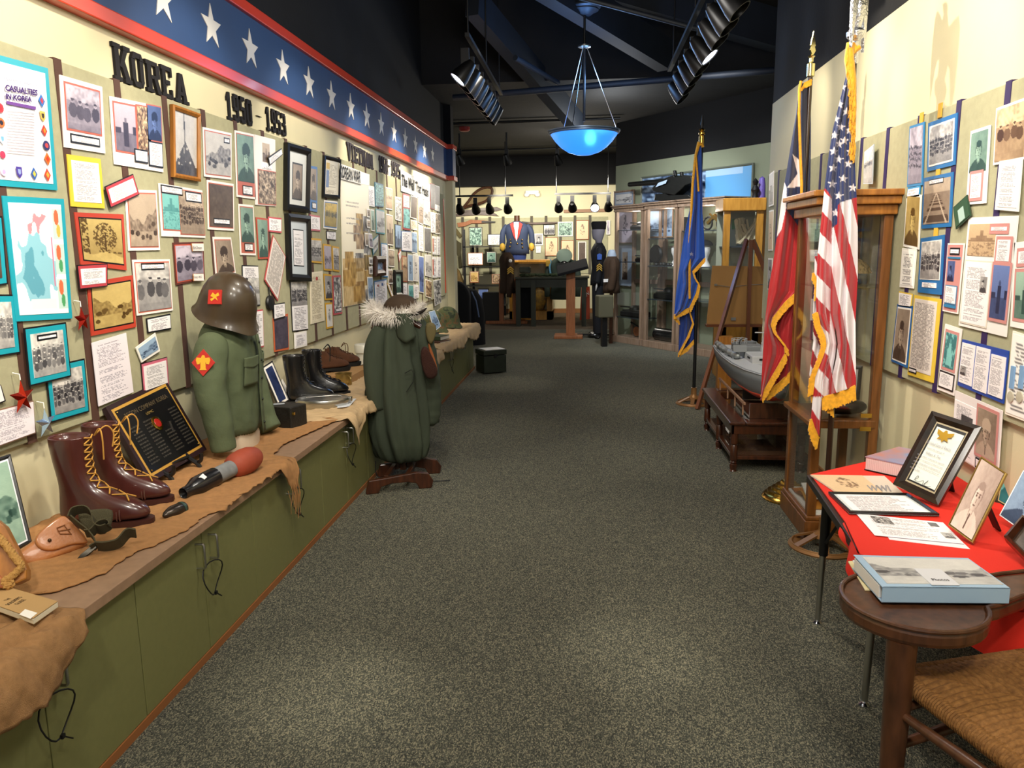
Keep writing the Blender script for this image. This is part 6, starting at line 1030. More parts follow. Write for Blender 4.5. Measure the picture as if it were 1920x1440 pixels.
RA = [(100, 1601), (160, 1602), (300, 1603), (340, 1604), (370, 1606), (430, 1608), (520, 1608), (600, 1604), (720, 1605), (830, 1605)]
def ubot(u): return 786 + (u / .2) * 34 if u < .2 else 746 - 22 * (u - .2) / .8
layer('cloth', t, 100, ubot, LA, RA, UY - .03, uscol, [(.18, .07, -.03), (.36, .06, .03), (.55, .08, -.045), (.8, .1, -.03), (.72, .04, .02)], 110, 420)
layer('cloth', t, 480, lambda u: 705 + 10 * u, [(480, 1528), (580, 1525), (640, 1525), (700, 1518)], [(480, 1546), (640, 1552), (720, 1550)], UY + .03, lambda x, y: 'e6dfe4' if int((y - 2.2 * (x - 1520)) // 36) % 2 else '9a1822', [(.5, .3, .02)], 20, 120)
for pth, dx, dy, o in (([(1542, 746), (1560, 741), (1580, 735), (1604, 724)], 1, 24, -.045), ([(1546, 748), (1562, 760)], 2, 22, -.02), ([(1520, 786), (1526, 804), (1535, 822)], -4, 22, -.04), ([(1531, 586), (1536, 610), (1545, 632), (1547, 648), (1541, 668), (1532, 690), (1526, 706), (1522, 740)], -8, 5, -.045), ([(1524, 512), (1532, 530), (1528, 552)], -1, 14, .02), ([(1525, 706), (1520, 740)], 2, 16, -.02)): fringe(t, pth, dx, dy, UY + o)
b = B(); b.tube([onY(x, y, UY - .045) for x, y in ((1594, 80), (1592, 110), (1597, 150), (1599, 200), (1599, 250), (1598, 300))], [.016, .022, .02, .016, .012, .006], 10); b.tube([onY(x, y, UY - .03) for x, y in ((1596, 82), (1603, 95), (1612, 88))], [.014, .02, .012], 10); rg = random.Random(2)
for i in range(240):
    y = rg.uniform(82, 296); x = interp([(82, 1594), (110, 1592), (150, 1597), (300, 1598)], y)[0] + rg.uniform(-5, 6); p = onY(x, y, UY - .05 - rg.random() * .015); b.bar(p, p + Vector((rg.uniform(-.006, .006), 0, -.028)), .003)
obj('gold_cord', b, M_FR, t, smooth=True)
b = B(); EZ = 2.37; b.cyl((UX, UY, EZ - .01), (UX, UY, EZ + .10), .018); b.lathe([(.02, .09), (.04, .11), (.042, .13), (.02, .15)], (UX, UY, EZ), 16); b.tube([(UX, UY, EZ + .15), (UX, UY - .01, EZ + .22), (UX, UY, EZ + .30), (UX + .012, UY, EZ + .36)], [.022, .034, .03, .014], 12); b.ell((UX + .018, UY, EZ + .375), (.022, .015, .018), 12, 8); b.cyl((UX + .035, UY, EZ + .375), (UX + .058, UY, EZ + .365), .008, .001)
for s in (-1, 1):
    pts = [(0, .30), (.05, .34), (.085, .36), (.10, .33), (.105, .24), (.10, .14), (.085, .05), (.075, .10), (.065, .16), (.05, .2), (.02, .22)]; b.prism([(s * x * .85, z) for x, z in (pts if s > 0 else pts[::-1])], (UX, UY - .006, EZ), (.62, .78, 0), (0, 0, 1), .014)
obj('eagle_finial', b, mat('cast_silver', 'd8dce6', .22, 1.0, bump=1.0, bscale=60), t, smooth=True, angle=35)
# --- lone star flag
TXX, TY = 1.235, 4.70
t = thing('flag', 'Texas flag in navy, white and red with gold fringe on a spear-tipped pole', 'flag', (TXX, TY, 0)); pole(t, TXX, TY, .2, 2.48, .013, MATS['dark_walnut_pole'])
obj('base', B().lathe([(.001, 0), (.15, 0), (.155, .01), (.14, .03), (.125, .034), (.12, .05), (.10, .056), (.095, .07), (.075, .076), (.07, .09), (.05, .096), (.045, .11), (.026, .12), (.022, .20), (.022, .22), (.001, .22)], (TXX, TY, 0), 36), M_BRASS, t, smooth=True, angle=50)
b = B(); b.lathe([(.014, 2.46), (.022, 2.465), (.022, 2.53), (.012, 2.54), (.012, 2.56), (.02, 2.57), (.008, 2.58)], (TXX, TY, 0), 16); b.prism([(0, 2.57), (.022, 2.60), (.012, 2.62), (.020, 2.625), (0, 2.70), (-.02, 2.625), (-.012, 2.62), (-.022, 2.60)], (TXX, TY - .004, 0), (.8, .6, 0), (0, 0, 1), .008); obj('spear_finial', b, mat('pale_brass', 'd8cf9c', .2, 1.0), t, smooth=True, angle=30)
SP = [(1485.6, 289), (1499.8, 301), (1503, 349.5), (1475, 353), (1495, 326)]
def txcol(px, py):
    if py > interp([(1450, 360), (1474, 393), (1497, 424), (1504, 432)], px)[0] and px > interp([(390, 1474), (430, 1466), (445, 1457), (900, 1300)], py)[0]: return 'ad1c22'
    if py > 342 and px < interp([(342, 1471), (352, 1475.5), (393, 1474), (430, 1466), (446, 1455)], py)[0]: return 'ddd6dc'
    return 'ddd6dc' if inpoly(px, py, SP) else '18264f'
LT = [(156, 1503), (167, 1497), (211, 1493), (328, 1474), (342, 1471), (386, 1464), (441, 1457), (497, 1449), (541, 1441), (607, 1434), (691, 1429), (752, 1426)]
RT = [(156, 1507), (167, 1501), (211, 1498), (300, 1501), (340, 1503), (441, 1501), (480, 1499), (546, 1497), (596, 1452), (609, 1448), (649, 1472), (665, 1472), (707, 1450), (752, 1428)]
layer('cloth', t, 156, lambda u: 751, LT, RT, TY - .05, txcol, [(.3, .15, -.03), (.7, .12, .02)], 60, 300)
layer('cloth', t, 156, lambda u: 456, [(156, 1505), (167, 1500), (300, 1500), (456, 1499)], [(156, 1520), (300, 1520), (390, 1518), (456, 1511)], TY - .01, lambda x, y: '141f45', [(.3, .15, -.025), (.75, .12, .03)], 24, 90)
layer('cloth', t, 560, lambda u: 742 - 48 * u, [(560, 1482), (596, 1450), (609, 1445), (700, 1440), (745, 1430)], [(560, 1495), (600, 1491), (691, 1489), (750, 1488)], TY + .02, lambda x, y: 'a81c22', [(.35, .1, .04), (.75, .12, -.02)], 40, 90)
for pth, dx, dy, o in (([(1497, 546), (1474, 566), (1452, 594)], 2, 13, -.06), ([(1451, 594), (1447, 610), (1452, 624), (1472, 649), (1473, 662)], 6, 8, -.06), ([(1473, 664), (1450, 704), (1427, 744)], 3, 12, -.06), ([(1489, 692), (1474, 706), (1462, 718), (1436, 738)], 1, 15, -.0), ([(1500, 456), (1511, 452)], 0, 17, -.015), ([(1499, 165), (1506, 158), (1522, 150)], 0, 9, -.02)): fringe(t, pth, dx, dy, TY + o, 1.8)
b = B(); b.tube([onY(x, y, TY - .06) for x, y in ((1502, 152), (1499, 166), (1498, 211), (1501, 300), (1503, 345), (1502, 441))], .008, 8); obj('gold_edge', b, M_FR, t, smooth=True)
# --- blue flag
BX, BY = 1.045, 7.58
t = thing('flag', 'plain blue flag with gold fringe and one small star beside the glass cases', 'flag', (BX, BY, 0)); disc_base(t, BX, BY, M_BRZP); pole(t, BX, BY, .1, 2.46, .016, M_BLACK)
b = B().lathe([(.016, 2.44), (.026, 2.445), (.026, 2.53), (.016, 2.535), (.03, 2.545), (.03, 2.56), (.015, 2.57), (.03, 2.585), (.012, 2.60)], (BX, BY, 0), 16); obj('ferrule', b, M_BRASS, t, smooth=True, angle=40); obj('spear_finial', B().lathe([(.008, 2.6), (.018, 2.63), (.002, 2.72)], (BX, BY, 0), 8, sy=.4), M_BLACK, t)
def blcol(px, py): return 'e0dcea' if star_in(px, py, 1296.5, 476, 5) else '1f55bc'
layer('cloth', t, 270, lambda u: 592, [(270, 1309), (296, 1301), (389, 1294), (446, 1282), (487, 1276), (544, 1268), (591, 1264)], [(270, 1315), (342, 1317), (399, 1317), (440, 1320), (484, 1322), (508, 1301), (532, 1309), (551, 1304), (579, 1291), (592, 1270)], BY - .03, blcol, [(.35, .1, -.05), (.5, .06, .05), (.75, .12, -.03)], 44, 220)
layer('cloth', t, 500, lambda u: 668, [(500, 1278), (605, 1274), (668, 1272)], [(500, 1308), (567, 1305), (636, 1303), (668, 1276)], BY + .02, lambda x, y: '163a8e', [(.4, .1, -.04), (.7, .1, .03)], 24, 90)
for pth, dx, dy, o in (([(1322, 484), (1300, 508)], 0, 7, -.05), ([(1299, 508), (1302, 520), (1310, 532), (1306, 550), (1292, 580)], 3, 6, -.05), ([(1264, 591), (1292, 578)], 0, 8, -.05), ([(1264, 594), (1274, 604)], 1, 6, -.03), ([(1272, 663), (1288, 652), (1303, 636)], 0, 7, .0), ([(1292, 582), (1299, 606), (1290, 630), (1272, 664)], 2, 3, -.02)): fringe(t, pth, dx, dy, BY + o, 1.2, .008)
b = B(); b.tube([onY(x, y, BY - .06) for x, y in ((1310, 266), (1304, 292), (1299, 342), (1296, 399), (1293, 451), (1293, 560))], .012, 8); b.tube([onY(x, y, BY - .06) for x, y in ((1312, 268), (1305, 292), (1308, 330), (1310, 359))], .009, 8); b.tube([onY(x, y, BY - .05) for x, y in ((1308, 272), (1316, 270), (1318, 276))], .016, 8); obj('gold_edge', b, M_FR, t, smooth=True)
# ================================================================ DISPLAY CASE
CX0, CX1, CY0, CY1 = 1.16, 1.50, 4.03, 4.53
t = thing('display_case', 'tall oak and glass display case behind the flags on the right wall', 'display case', ((CX0 + CX1) / 2, (CY0 + CY1) / 2, 0))
obj('plinth', B().box(CX0 - .01, CX1, CY0 - .015, CY1 + .01, 0, .10), M_DOAK, t, bev=.004); obj('plinth_moulding', B().box(CX0 - .004, CX1, CY0 - .008, CY1 + .005, .10, .125), M_DOAK, t, bev=.008)
for x in (CX0 + .005, CX1 - .05):
    for y in (CY0 + .005, CY1 - .05): obj('post', B().box(x, x + .045, y, y + .045, .125, 1.68), M_DOAK, t, bev=.003)
obj('bottom_panel', B().box(CX0 + .02, CX1 - .02, CY0 + .02, CY1 - .02, .125, .135), M_WHITE, t)
obj('rail', B().box(CX0, CX1 - .02, CY0, CY0 + .035, .60, .645).box(CX0 - .022, CX0 + .03, CY0 - .02, CY1, .615, .645), M_DOAK, t, bev=.006)
obj('crown', B().box(CX0 - .015, CX1 + .005, CY0 - .015, CY1 + .015, 1.68, 1.73).box(CX0 - .05, CX1 + .01, CY0 - .045, CY1 + .04, 1.73, 1.77).box(CX0 - .07, CX1 + .015, CY0 - .065, CY1 + .06, 1.77, 1.80), M_OAK, t, bev=.006)
for nm, c in (('glass_pane', (CX0 + .012, CX0 + .016, CY0 + .05, CY1 - .05, .13, 1.68)), ('glass_pane', (CX0 + .05, CX1 - .05, CY0 + .012, CY0 + .016, .13, 1.68))): obj(nm, B().box(*c), M_GLASS, t)
for z in (.98, 1.32): obj('glass_shelf', B().box(CX0 + .02, CX1 - .02, CY0 + .03, CY1 - .03, z, z + .008), M_GLASS, t)
obj('wood_shelf', B().box(CX0 + .02, CX1 - .02, CY0 + .03, CY1 - .03, .62, .64), M_DOAK, t)
for z in (.59, .66): obj('name_plate', B().box(1.40, 1.455, CY0 - .004, CY0, z, z + .022), M_BRASS, t)
cx, cy = 1.33, 4.27
b = B(); b.ell((cx + .05, cy, 1.36), (.11, .12, .11), 24, 12, cut=0); hn = tag(obj('netted_helmet', b, mat('netting', 'a08a5c', .9, var=.4, scale=60, bump=1, bscale=90), smooth=True), 'helmet with netting on the upper glass shelf of the oak display case', 'helmet')
b = B(); b.grid(lambda u, v: Vector((cx - .13 + .17 * u, cy - .16 + .14 * v, 1.336 + .03 * abs(math.sin(u * 7) * math.cos(v * 5)))), 24, 24); tag(obj('white_cloth', b, mat('creased_linen', 'd8cfc0', .8), smooth=True, solid=.004), 'crumpled white cloth beside the netted helmet in the oak case', 'cloth')
tag(obj('dark_shoe', B().ell((cx + .03, cy - .1, .69), (.12, .06, .045), 18, 10, cut=-.9), M_BLE, smooth=True), 'dark shoe on the wooden shelf of the oak display case', 'shoe')
q = [Vector(p) for p in ((1.36, 4.25, .90), (1.46, 4.22, .90), (1.44, 4.18, .65), (1.34, 4.21, .65))]; sprint('framed_photo', 'small grey framed photo standing on the wooden shelf of the oak case', 'framed photo', q, [('photo', F, 'portrait', 'grey', [])], px=(24, 60))
b = B(); [b.cyl((1.26 + .05 * i, 4.12, .994), (1.31 + .05 * i, 4.28, 1.0), .008) for i in range(3)]; tag(obj('table_knives', b, M_STEEL, smooth=True), 'row of steel table knives on the lower glass shelf of the oak case', 'knives', kind='stuff')
b = B(); b.grid(lambda u, v: Vector((1.19 + .27 * u, 4.10 + .36 * v, .14 + .05 * abs(math.sin(u * 6 + v * 4)) * math.sin(v * PI))), 30, 30); tag(obj('folded_flag_cloth', b, mat('red_gold_cloth', '9a3a1c', .7, col2='c8901c', scale=5), smooth=True, solid=.006), 'red and gold cloth heaped in the bottom of the oak display case', 'cloth')
tag(obj('white_booklet', B().cbox((1.24, 4.2, .21), (.10, .14, .01), .3, Matrix.Rotation(.3, 4, 'X')), M_WHITE), 'white booklet lying on the red cloth inside the oak case', 'booklet')
for k, (z, tx) in enumerate(((1.50, 'dark'), (1.12, 'title'))):
    q = [Vector(p) for p in ((1.24, 4.46, z + .12), (1.36, 4.46, z + .12), (1.36, 4.46, z), (1.24, 4.46, z))]; build_print(q, Vector((0, -1, 0)), 22, 30, 'photo_print', ('dark small photo hung inside the oak case, upper', 'small printed notice hung inside the oak case, lower')[k], 'photo print', [], [('photo', F, tx, 'grey', [])])
# ================================================================ GLASS COFFEE TABLE + TORPEDO BOAT MODEL
t = thing('coffee_table', 'low mahogany coffee table with glass top and cane shelf under the ship model', 'table', (1.24, 5.88, 0)); X0, X1, Y0, Y1 = .985, 1.49, 5.25, 6.50
TF = B(); 
for a in ((X0 - .02, X0 + .09, Y0 - .02, Y1 + .02), (X1 - .09, X1 + .01, Y0 - .02, Y1 + .02), (X0 + .09, X1 - .09, Y0 - .02, Y0 + .09), (X0 + .09, X1 - .09, Y1 - .09, Y1 + .02)): TF.box(*a, .33, .355)
obj('top_frame', TF, M_MAHOG, t, bev=.008); obj('apron', B().box(X0, X0 + .02, Y0, Y1, .265, .33).box(X0, X1, Y0, Y0 + .02, .265, .33).box(X1 - .02, X1, Y0, Y1, .265, .33).box(X0, X1, Y1 - .02, Y1, .265, .33), M_MAHOG, t, bev=.004)
obj('glass_top', B().box(X0 + .085, X1 - .085, Y0 + .085, Y1 - .085, .342, .35), M_GLASS, t)
LP_ = [(.026, 0), (.02, .01), (.026, .03), (.026, .05), (.018, .056), (.024, .064), (.018, .072), (.026, .08), (.026, .12), (.024, .18), (.019, .188), (.026, .196), (.026, .265)]
for x in (X0 + .025, X1 - .03):
    for y in (Y0 + .025, (Y0 + Y1) / 2, Y1 - .025): obj('leg', B().lathe(LP_, (x, y, 0), 16), M_MAHOG, t, smooth=True, angle=35)
obj('cane_shelf', B().box(X0 + .02, X1 - .02, Y0 + .02, Y1 - .02, .092, .104), mat('cane', '3a2416', .7, col2='6a482c', wave=34), t)
obj('shelf_frame', B().box(X0 + .01, X0 + .05, Y0 + .01, Y1 - .01, .085, .11).box(X0 + .01, X1 - .01, Y0 + .01, Y0 + .05, .085, .11), M_MAHOG, t, bev=.003)
tag(obj('acrylic_box', B().box(1.06, 1.42, 5.42, 5.9, .108, .19), M_GLASS), 'low clear acrylic box on the cane shelf of the coffee table', 'box')
t = thing('boat_cradle', 'dark wooden cradle with pale slats holding the ship model on the glass table', 'cradle', (1.26, 5.9, .357)); b = B().box(1.12, 1.40, 5.34, 5.37, .357, .46).box(1.12, 1.40, 5.37, 5.9, .357, .375); obj('end_board', b, M_WALNUT, t)
for y in (5.45, 5.75, 6.05, 6.4): obj('slat', B().box(1.09, 1.10, y, y + .012, .357, .455), mat('pale_wood', '8f6c52', .6), t)
obj('slat_rail', B().box(1.088, 1.102, 5.4, 6.45, .44, .455), MATS['pale_wood'], t)
obj('net_panel', B().box(1.2, 1.36, 6.0, 6.02, .36, .47), mat('mesh_net', '3c3630', .8), t)
t = thing('torpedo_boat_model', 'large grey torpedo boat model with red underside on the coffee table', 'ship model', (1.27, 6.0, .44)); M_SG = mat('ship_grey', '6e7276', .45); M_SGL = mat('pale_deck_grey', 'a9abae', .5); M_SR = mat('hull_red', 'b8391c', .45)
HS = [(5.02, .004, .70, .60), (5.12, .05, .69, .54), (5.3, .105, .68, .49), (5.55, .15, .67, .465), (5.9, .18, .662, .455), (6.3, .185, .66, .455), (6.7, .17, .66, .46), (6.98, .15, .66, .47)]
def hull(f0, f1, m, nm, o=0.0):
    b = B(); rs = []
    for y, w, zd, zk in HS:
        r = []; S = []
        for k in range(13):
            a = -1 + 2 * k / 12; s = abs(a); zz = zk + (zd - zk) * s ** 2.2; xx = (1 if a > 0 else -1) * w * (s ** .5) if s > 0 else 0; S.append((xx, zz))
        L_ = [(x, z) for x, z in S]; r = [Vector((1.27 + x * (1 + o), y, z - o * .05)) for x, z in L_]; rs.append(r)
    vs_ = [p for r in rs for p in r]; n = 13; fs = [(j * n + i, j * n + i + 1, (j + 1) * n + i + 1, (j + 1) * n + i) for j in range(len(rs) - 1) for i in range(f0, f1)]; return b, vs_, fs, n, rs
b, vs_, fs, n, rs = hull(0, 12, M_SG, 'hull'); b.add(vs_, fs); b.add(rs[-1], [tuple(range(13))]); obj('hull', b, M_SG, t, smooth=True, angle=60, solid=.006)
b, vs_, fs, n, rs = hull(3, 9, M_SR, 'bottom', .02); b.add(vs_, fs); obj('red_underside', b, M_SR, t, smooth=True, angle=60, solid=.004)
b = B(); dk = [(1.27 - w * .98, y, zd + .001) for y, w, zd, zk in HS] + [(1.27 + w * .98, y, zd + .001) for y, w, zd, zk in HS[::-1]]; b.add(dk, [tuple(range(len(dk)))]); obj('deck', b, M_SGL, t)
obj('rub_rail', B().tube([(1.27 - w * 1.01, y, zd - .008) for y, w, zd, zk in HS], .004, 6), M_SGL, t)
def torp(x0, y0, x1, y1, z): 
    p = Vector((x0, y0, z)); e = Vector((x1, y1, z)); A = axis_m(p, e); l = (e - p).length; b = B().lathe([(.001, 0), (.012, .005), (.02, .02), (.024, .04), (.024, l * .3), (.027, l * .31), (.027, l * .35), (.024, l * .36), (.024, l * .6), (.027, l * .61), (.027, l * .66), (.024, l * .67), (.024, l - .03), (.016, l - .008), (.001, l)], p, 18, A)
    for f in (.25, .7): c = p.lerp(e, f); b.box(c.x - .02, c.x + .02, c.y - .01, c.y + .01, .662, z - .01)
    obj('torpedo_tube', b, mat('tube_grey', '8d9294', .35, .3), t, smooth=True, angle=45)
torp(1.15, 5.97, 1.115, 6.35, .70); torp(1.12, 6.38, 1.12, 6.8, .70); torp(1.40, 6.0, 1.43, 6.4, .70); torp(1.41, 6.42, 1.42, 6.8, .70)
obj('deckhouse', B().box(1.20, 1.36, 5.72, 6.0, .665, .735), M_SGL, t, bev=.006); obj('window_slot', B().box(1.25, 1.31, 5.716, 5.722, .705, .718), M_BLACK, t); obj('window_slot', B().box(1.197, 1.202, 5.8, 5.88, .705, .718), M_BLACK, t); obj('cabin', B().box(1.2, 1.35, 6.02, 6.18, .665, .77), M_SG, t, bev=.005); obj('windscreen', B().prism([(0, 0), (.05, 0), (.03, .05)], (1.21, 6.02, .735), (0, -1, 0), (0, 0, 1), .1), M_SG, t)
obj('gun_turret', B().lathe([(.001, .66), (.06, .66), (.06, .76), (.063, .765), (.055, .768), (.05, .74), (.001, .74)], (1.21, 6.28, 0), 24), M_SG, t, smooth=True, angle=40); obj('gun_turret', B().lathe([(.001, .66), (.05, .66), (.05, .745), (.052, .75), (.001, .74)], (1.34, 6.5, 0), 24), M_SG, t, smooth=True, angle=40)
b = B()
for x, y in ((1.2, 6.24), (1.22, 6.3)): b.cyl((x, y, .76), (x - .01, y - .12, .82), .005); b.cyl((x, y, .74), (x, y, .80), .006)
obj('gun_barrels', b, M_SG, t)
b = B(); rgn = random.Random(8)
for k in range(12): a = 2 * PI * k / 12; b.cyl((1.21 + .06 * math.cos(a), 6.28 + .06 * math.sin(a), .76), (1.21 + .06 * math.cos(a), 6.28 + .06 * math.sin(a), .80), .002)
b.tube([(1.21 + .06 * math.cos(2 * PI * k / 24), 6.28 + .06 * math.sin(2 * PI * k / 24), .80) for k in range(24)], .002, 5, closed=True); b.tube([(1.21 + .06 * math.cos(2 * PI * k / 24), 6.28 + .06 * math.sin(2 * PI * k / 24), .785) for k in range(24)], .0015, 5, closed=True)
for y in (6.45, 6.6, 6.75): b.cyl((1.12, y, .66), (1.12, y, .70), .002); b.cyl((1.42, y, .66), (1.42, y, .72), .002)
b.tube([(1.42, 5.6, .72), (1.42, 6.85, .72)], .002, 5); obj('hand_rails', b, M_SGL, t)
b = B(); mx, my = 1.36, 6.0
for dx, dy in ((-.045, -.03), (.045, -.03), (-.045, .03), (.045, .03)): b.bar((mx + dx, my + dy, .67), (mx + dx * .1, my + dy * .1, .97), .008)
b.bar((mx - .09, my, .88), (mx + .08, my, .88), .008); b.bar((mx - .04, my, .80), (mx + .04, my, .80), .006); obj('mast', b, M_SGL, t)
# ================================================================ SCHOOL TABLE WITH RED CLOTH
TZ = .60; TP = [(.91, 3.19), (.845, 2.36), (1.10, 2.02), (1.49, 1.80), (1.50, 3.62)]
t = thing('folding_table', 'trapezoid school table with black edge and metal legs under the red cloth', 'table', (1.2, 2.7, 0)); obj('tabletop', B().prism(TP, (0, 0, TZ - .03), (1, 0, 0), (0, 1, 0), .03), mat('black_edge_laminate', '1a1412', .4), t, bev=.003)
for x, y in ((.965, 3.07), (.955, 2.49), (1.42, 3.4), (1.40, 2.0)):
    b = B(); dx = -.012 if x < 1.2 else .02; b.cyl((x, y, TZ - .03), (x + dx * .5, y, .30), .022, .018); lg = obj('leg', b, M_BLACK, t, smooth=True); obj('leg_tube', B().cyl((x + dx * .5, y, .32), (x + dx, y, .02), .013, .011), M_STEEL, lg, smooth=True); obj('foot', B().lathe([(.018, 0), (.018, .006), (.008, .014), (.012, .02)], (x + dx, y, 0), 14), M_CHROME, lg, smooth=True)
obj('brace', B().bar((.96, 3.05, .36), (1.05, 3.0, TZ - .03), .012), M_BLACK, t); obj('brace', B().bar((.955, 2.5, .42), (1.05, 2.55, TZ - .03), .012), M_BLACK, t)
M_REDC = mat('red_felt', 'cf220e', .8, bump=.1, bscale=300)
b = B(); CPt = [(.925, 3.185), (.885, 2.62), (.84, 2.34), (1.10, 2.0), (1.50, 1.78), (1.505, 3.60)]; b.prism(CPt, (0, 0, TZ + .001), (1, 0, 0), (0, 1, 0), .004)
def drape(u, v):
    P3 = [Vector((.885, 2.62, 0)), Vector((.838, 2.34, 0)), Vector((1.098, 1.995, 0)), Vector((1.5, 1.775, 0))]; s = u * 3; i = min(2, int(s)); f = s - i; p = P3[i].lerp(P3[i + 1], f); n = Vector((-.35, -.75, 0)) if u > .34 else Vector((-1, -.3 * u * 3, 0)); hl = interp([(0, .015), (.33, .10), (.5, .13), (1, .17)], u)[0]; return p + n.normalized() * (.004 + .012 * math.sin(v * PI * .5) + .012 * v * math.sin(u * 31)) + Vector((0, 0, TZ + .004 - hl * v))
b.grid(drape, 60, 14); tag(obj('red_tablecloth', b, M_REDC, smooth=True, angle=40), 'bright red cloth spread over the school table and hanging at its near corner', 'tablecloth')
SZ = TZ + .007
def flat(name, lab, cat, pts, elems, rings, frame=None, px=(90, 40), z=SZ, fm=None, seed=4, thick=.004, res=1.4):
    q = [onZ(x, y, z) for x, y in pts]; return build_print(q, Vector((0, 0, 1)), px[0], px[1], name, lab, cat, rings, elems, None, thick, frame, fm, res, seed)
w1 = flat('plastic_sleeve_print', 'clear-sleeved beige print with large grey letters WWI at the table corner', 'print', ((1519, 892), (1658, 894), (1693, 926), (1568, 925)), [('photo', (0, 0, .7, 1), 'sketch', 'warm', [])], [('cfc4b4', .002)], px=(160, 34)); 
a, c, d = onZ(1622, 898, SZ + .006), onZ(1652, 897, SZ + .006), onZ(1633, 917, SZ + .006)
q = [onZ(x, y, SZ + .006) for x, y in ((1618, 897), (1658, 897), (1685, 921), (1630, 921))]; b = B(); text_b(b, 'WWI', q[3], (q[2] - q[3]), (q[0] - q[3]), (q[2] - q[3]).length * .75, .075, .0008, .03); obj('lettering', b, mat('grey_letters', '8d8a8c', .6), w1)
flat('framed_document', 'black-framed typed document lying flat on the red cloth', 'framed document', ((1553, 926), (1702, 929), (1761, 968), (1592, 964)), [('document', (.04, .04, .96, .96), 'text', 'bw', [])], [('c9cfce', .002)], frame=(.013, .012), px=(190, 40), z=SZ + .002, res=1.2)
flat('paper_sheet', 'white article page beneath another, sticking out at its lower edge', 'paper', ((1640, 972), (1770, 985), (1819, 1030), (1668, 1012)), [('sheet', F, '#e6e2ea', 'bw', [])], [], px=(60, 30), z=SZ - .002, thick=.001, res=3)
flat('paper_sheet', 'white printed article with a small photo at its top, lying on the red cloth', 'paper', ((1605, 963), (1768, 980), (1808, 1020), (1640, 1004)), [('article', (.02, .04, .98, .96), 'text', 'bw', []), ('photo', (.14, .08, .36, .42), 'busy', 'bw', []), ('seal', (.8, .12, .9, .3), 'dark', 'grey', []), ('photo', (.84, .6, .96, .85), 'portrait', 'grey', [])], [('ece8ee', .002)], px=(190, 60), z=SZ + .001, thick=.001, res=1.3)
bk = [onZ(x, y, .665) for x, y in ((1622, 856), (1688, 842), (1735, 846), (1704, 873))]; b0 = bk[3] - bk[0]; bk = [bk[0], bk[0] + Vector((.20, .17, 0)), bk[3] + Vector((.20, .17, 0)), bk[3]]; t = thing('thick_book', 'thick book with a blue and orange cover on the far end of the red cloth', 'book', bk[0] - Vector((0, 0, .055)))
def slab(q, z0, z1): return B().add([Vector((p.x, p.y, z)) for z in (z0, z1) for p in q], [(0, 1, 2, 3), (7, 6, 5, 4), (0, 4, 5, 1), (1, 5, 6, 2), (2, 6, 7, 3), (3, 7, 4, 0)])
obj('pages', slab([p for p in inset(bk, .003)], SZ + .003, .662), mat('pinkish_pages', 'd9c4c4', .8, wave=60, col2='cdb6b6'), t); obj('cover', slab(bk, .662, .666), mat('book_cover_art', '7a90b8', .35, col2='c47a5a', scale=9), t); obj('cover', slab(bk, SZ, SZ + .004), M_BLACK, t)
def orect(p, s): q = [onP(x, y, p, s) for x, y in P8]; return q
def rstand(name, lab, pts, base, N, elems, rings, fw, fm, px, stand=.12, thick=.01, seed=7, res=1.5):
    q = [onP(x, y, base, Vector(N).normalized()) for x, y in pts]; return sprint(name, lab, 'framed picture', q, elems, rings, fw, fm, px, thick, None, res, seed, stand)
M_GF = mat('gold_frame', 'a88c4c', .35, .8); M_DF = mat('dark_burl_frame', '2c1c12', .3, col2='0f0a08', scale=30, coat=.5)
base = onZ(1762, 950, SZ); NB = (-.62, -.62, .48)
le = rstand('framed_letter', 'dark-framed presidential certificate with a gold seal and signature, tilted on the red cloth', ((1750, 773), (1843, 803), (1762, 950), (1677, 910)), base, NB, [('liner', F, '#b0a284', 'bw', []), ('mount', (.035, .025, .965, .975), '#1c1a1c', 'bw', []), ('certificate', (.09, .07, .95, .95), '#dbe1da', 'bw', [])], [], (.032, .022), M_DF, (90, 140), .14)  # dark band inside the liner is the frame's inner shadow, laid on as colour
Pq = [onP(x, y, base, Vector(NB).normalized()) for x, y in ((1752, 793), (1818, 813), (1753, 925), (1692, 896))]; NBn = Vector(NB).normalized()
def cert(s, u0, v0, u1, hgt, m, sh=.0): a = lerp2(Pq, u0, v0) + NBn * .0205; c = lerp2(Pq, u1, v0) + NBn * .0205; d = lerp2(Pq, u0, v0 - .1) + NBn * .0205; b = B(); text_b(b, s, a, c - a, (d - a), (c - a).length, hgt, .0005); obj('lettering', b, m, le)
cert('The United States of America', .14, .36, .86, .012, MK_GR); cert('honors the memory of', .25, .44, .75, .008, MK_GR); cert('William A. Tise', .28, .52, .72, .010, MK_GR)
for i, s in enumerate(('This certificate is awarded by a grateful', 'nation in recognition of devoted and', 'selfless consecration to the service of', 'our country in the Armed Forces of', 'the United States')): cert(s, .1, .59 + i * .055, .9 - (.5 if i == 4 else 0), .007, MK_GR)
b = B(); b.tube(catmull([lerp2(Pq, u, v) + NBn * .0208 for u, v in ((.38, .96), (.46, .90), (.42, .88), (.40, .95), (.52, .96), (.62, .91), (.66, .97), (.74, .88), (.70, .97), (.88, .95))], 5), .0007, 5); obj('signature', b, MK_K, le)
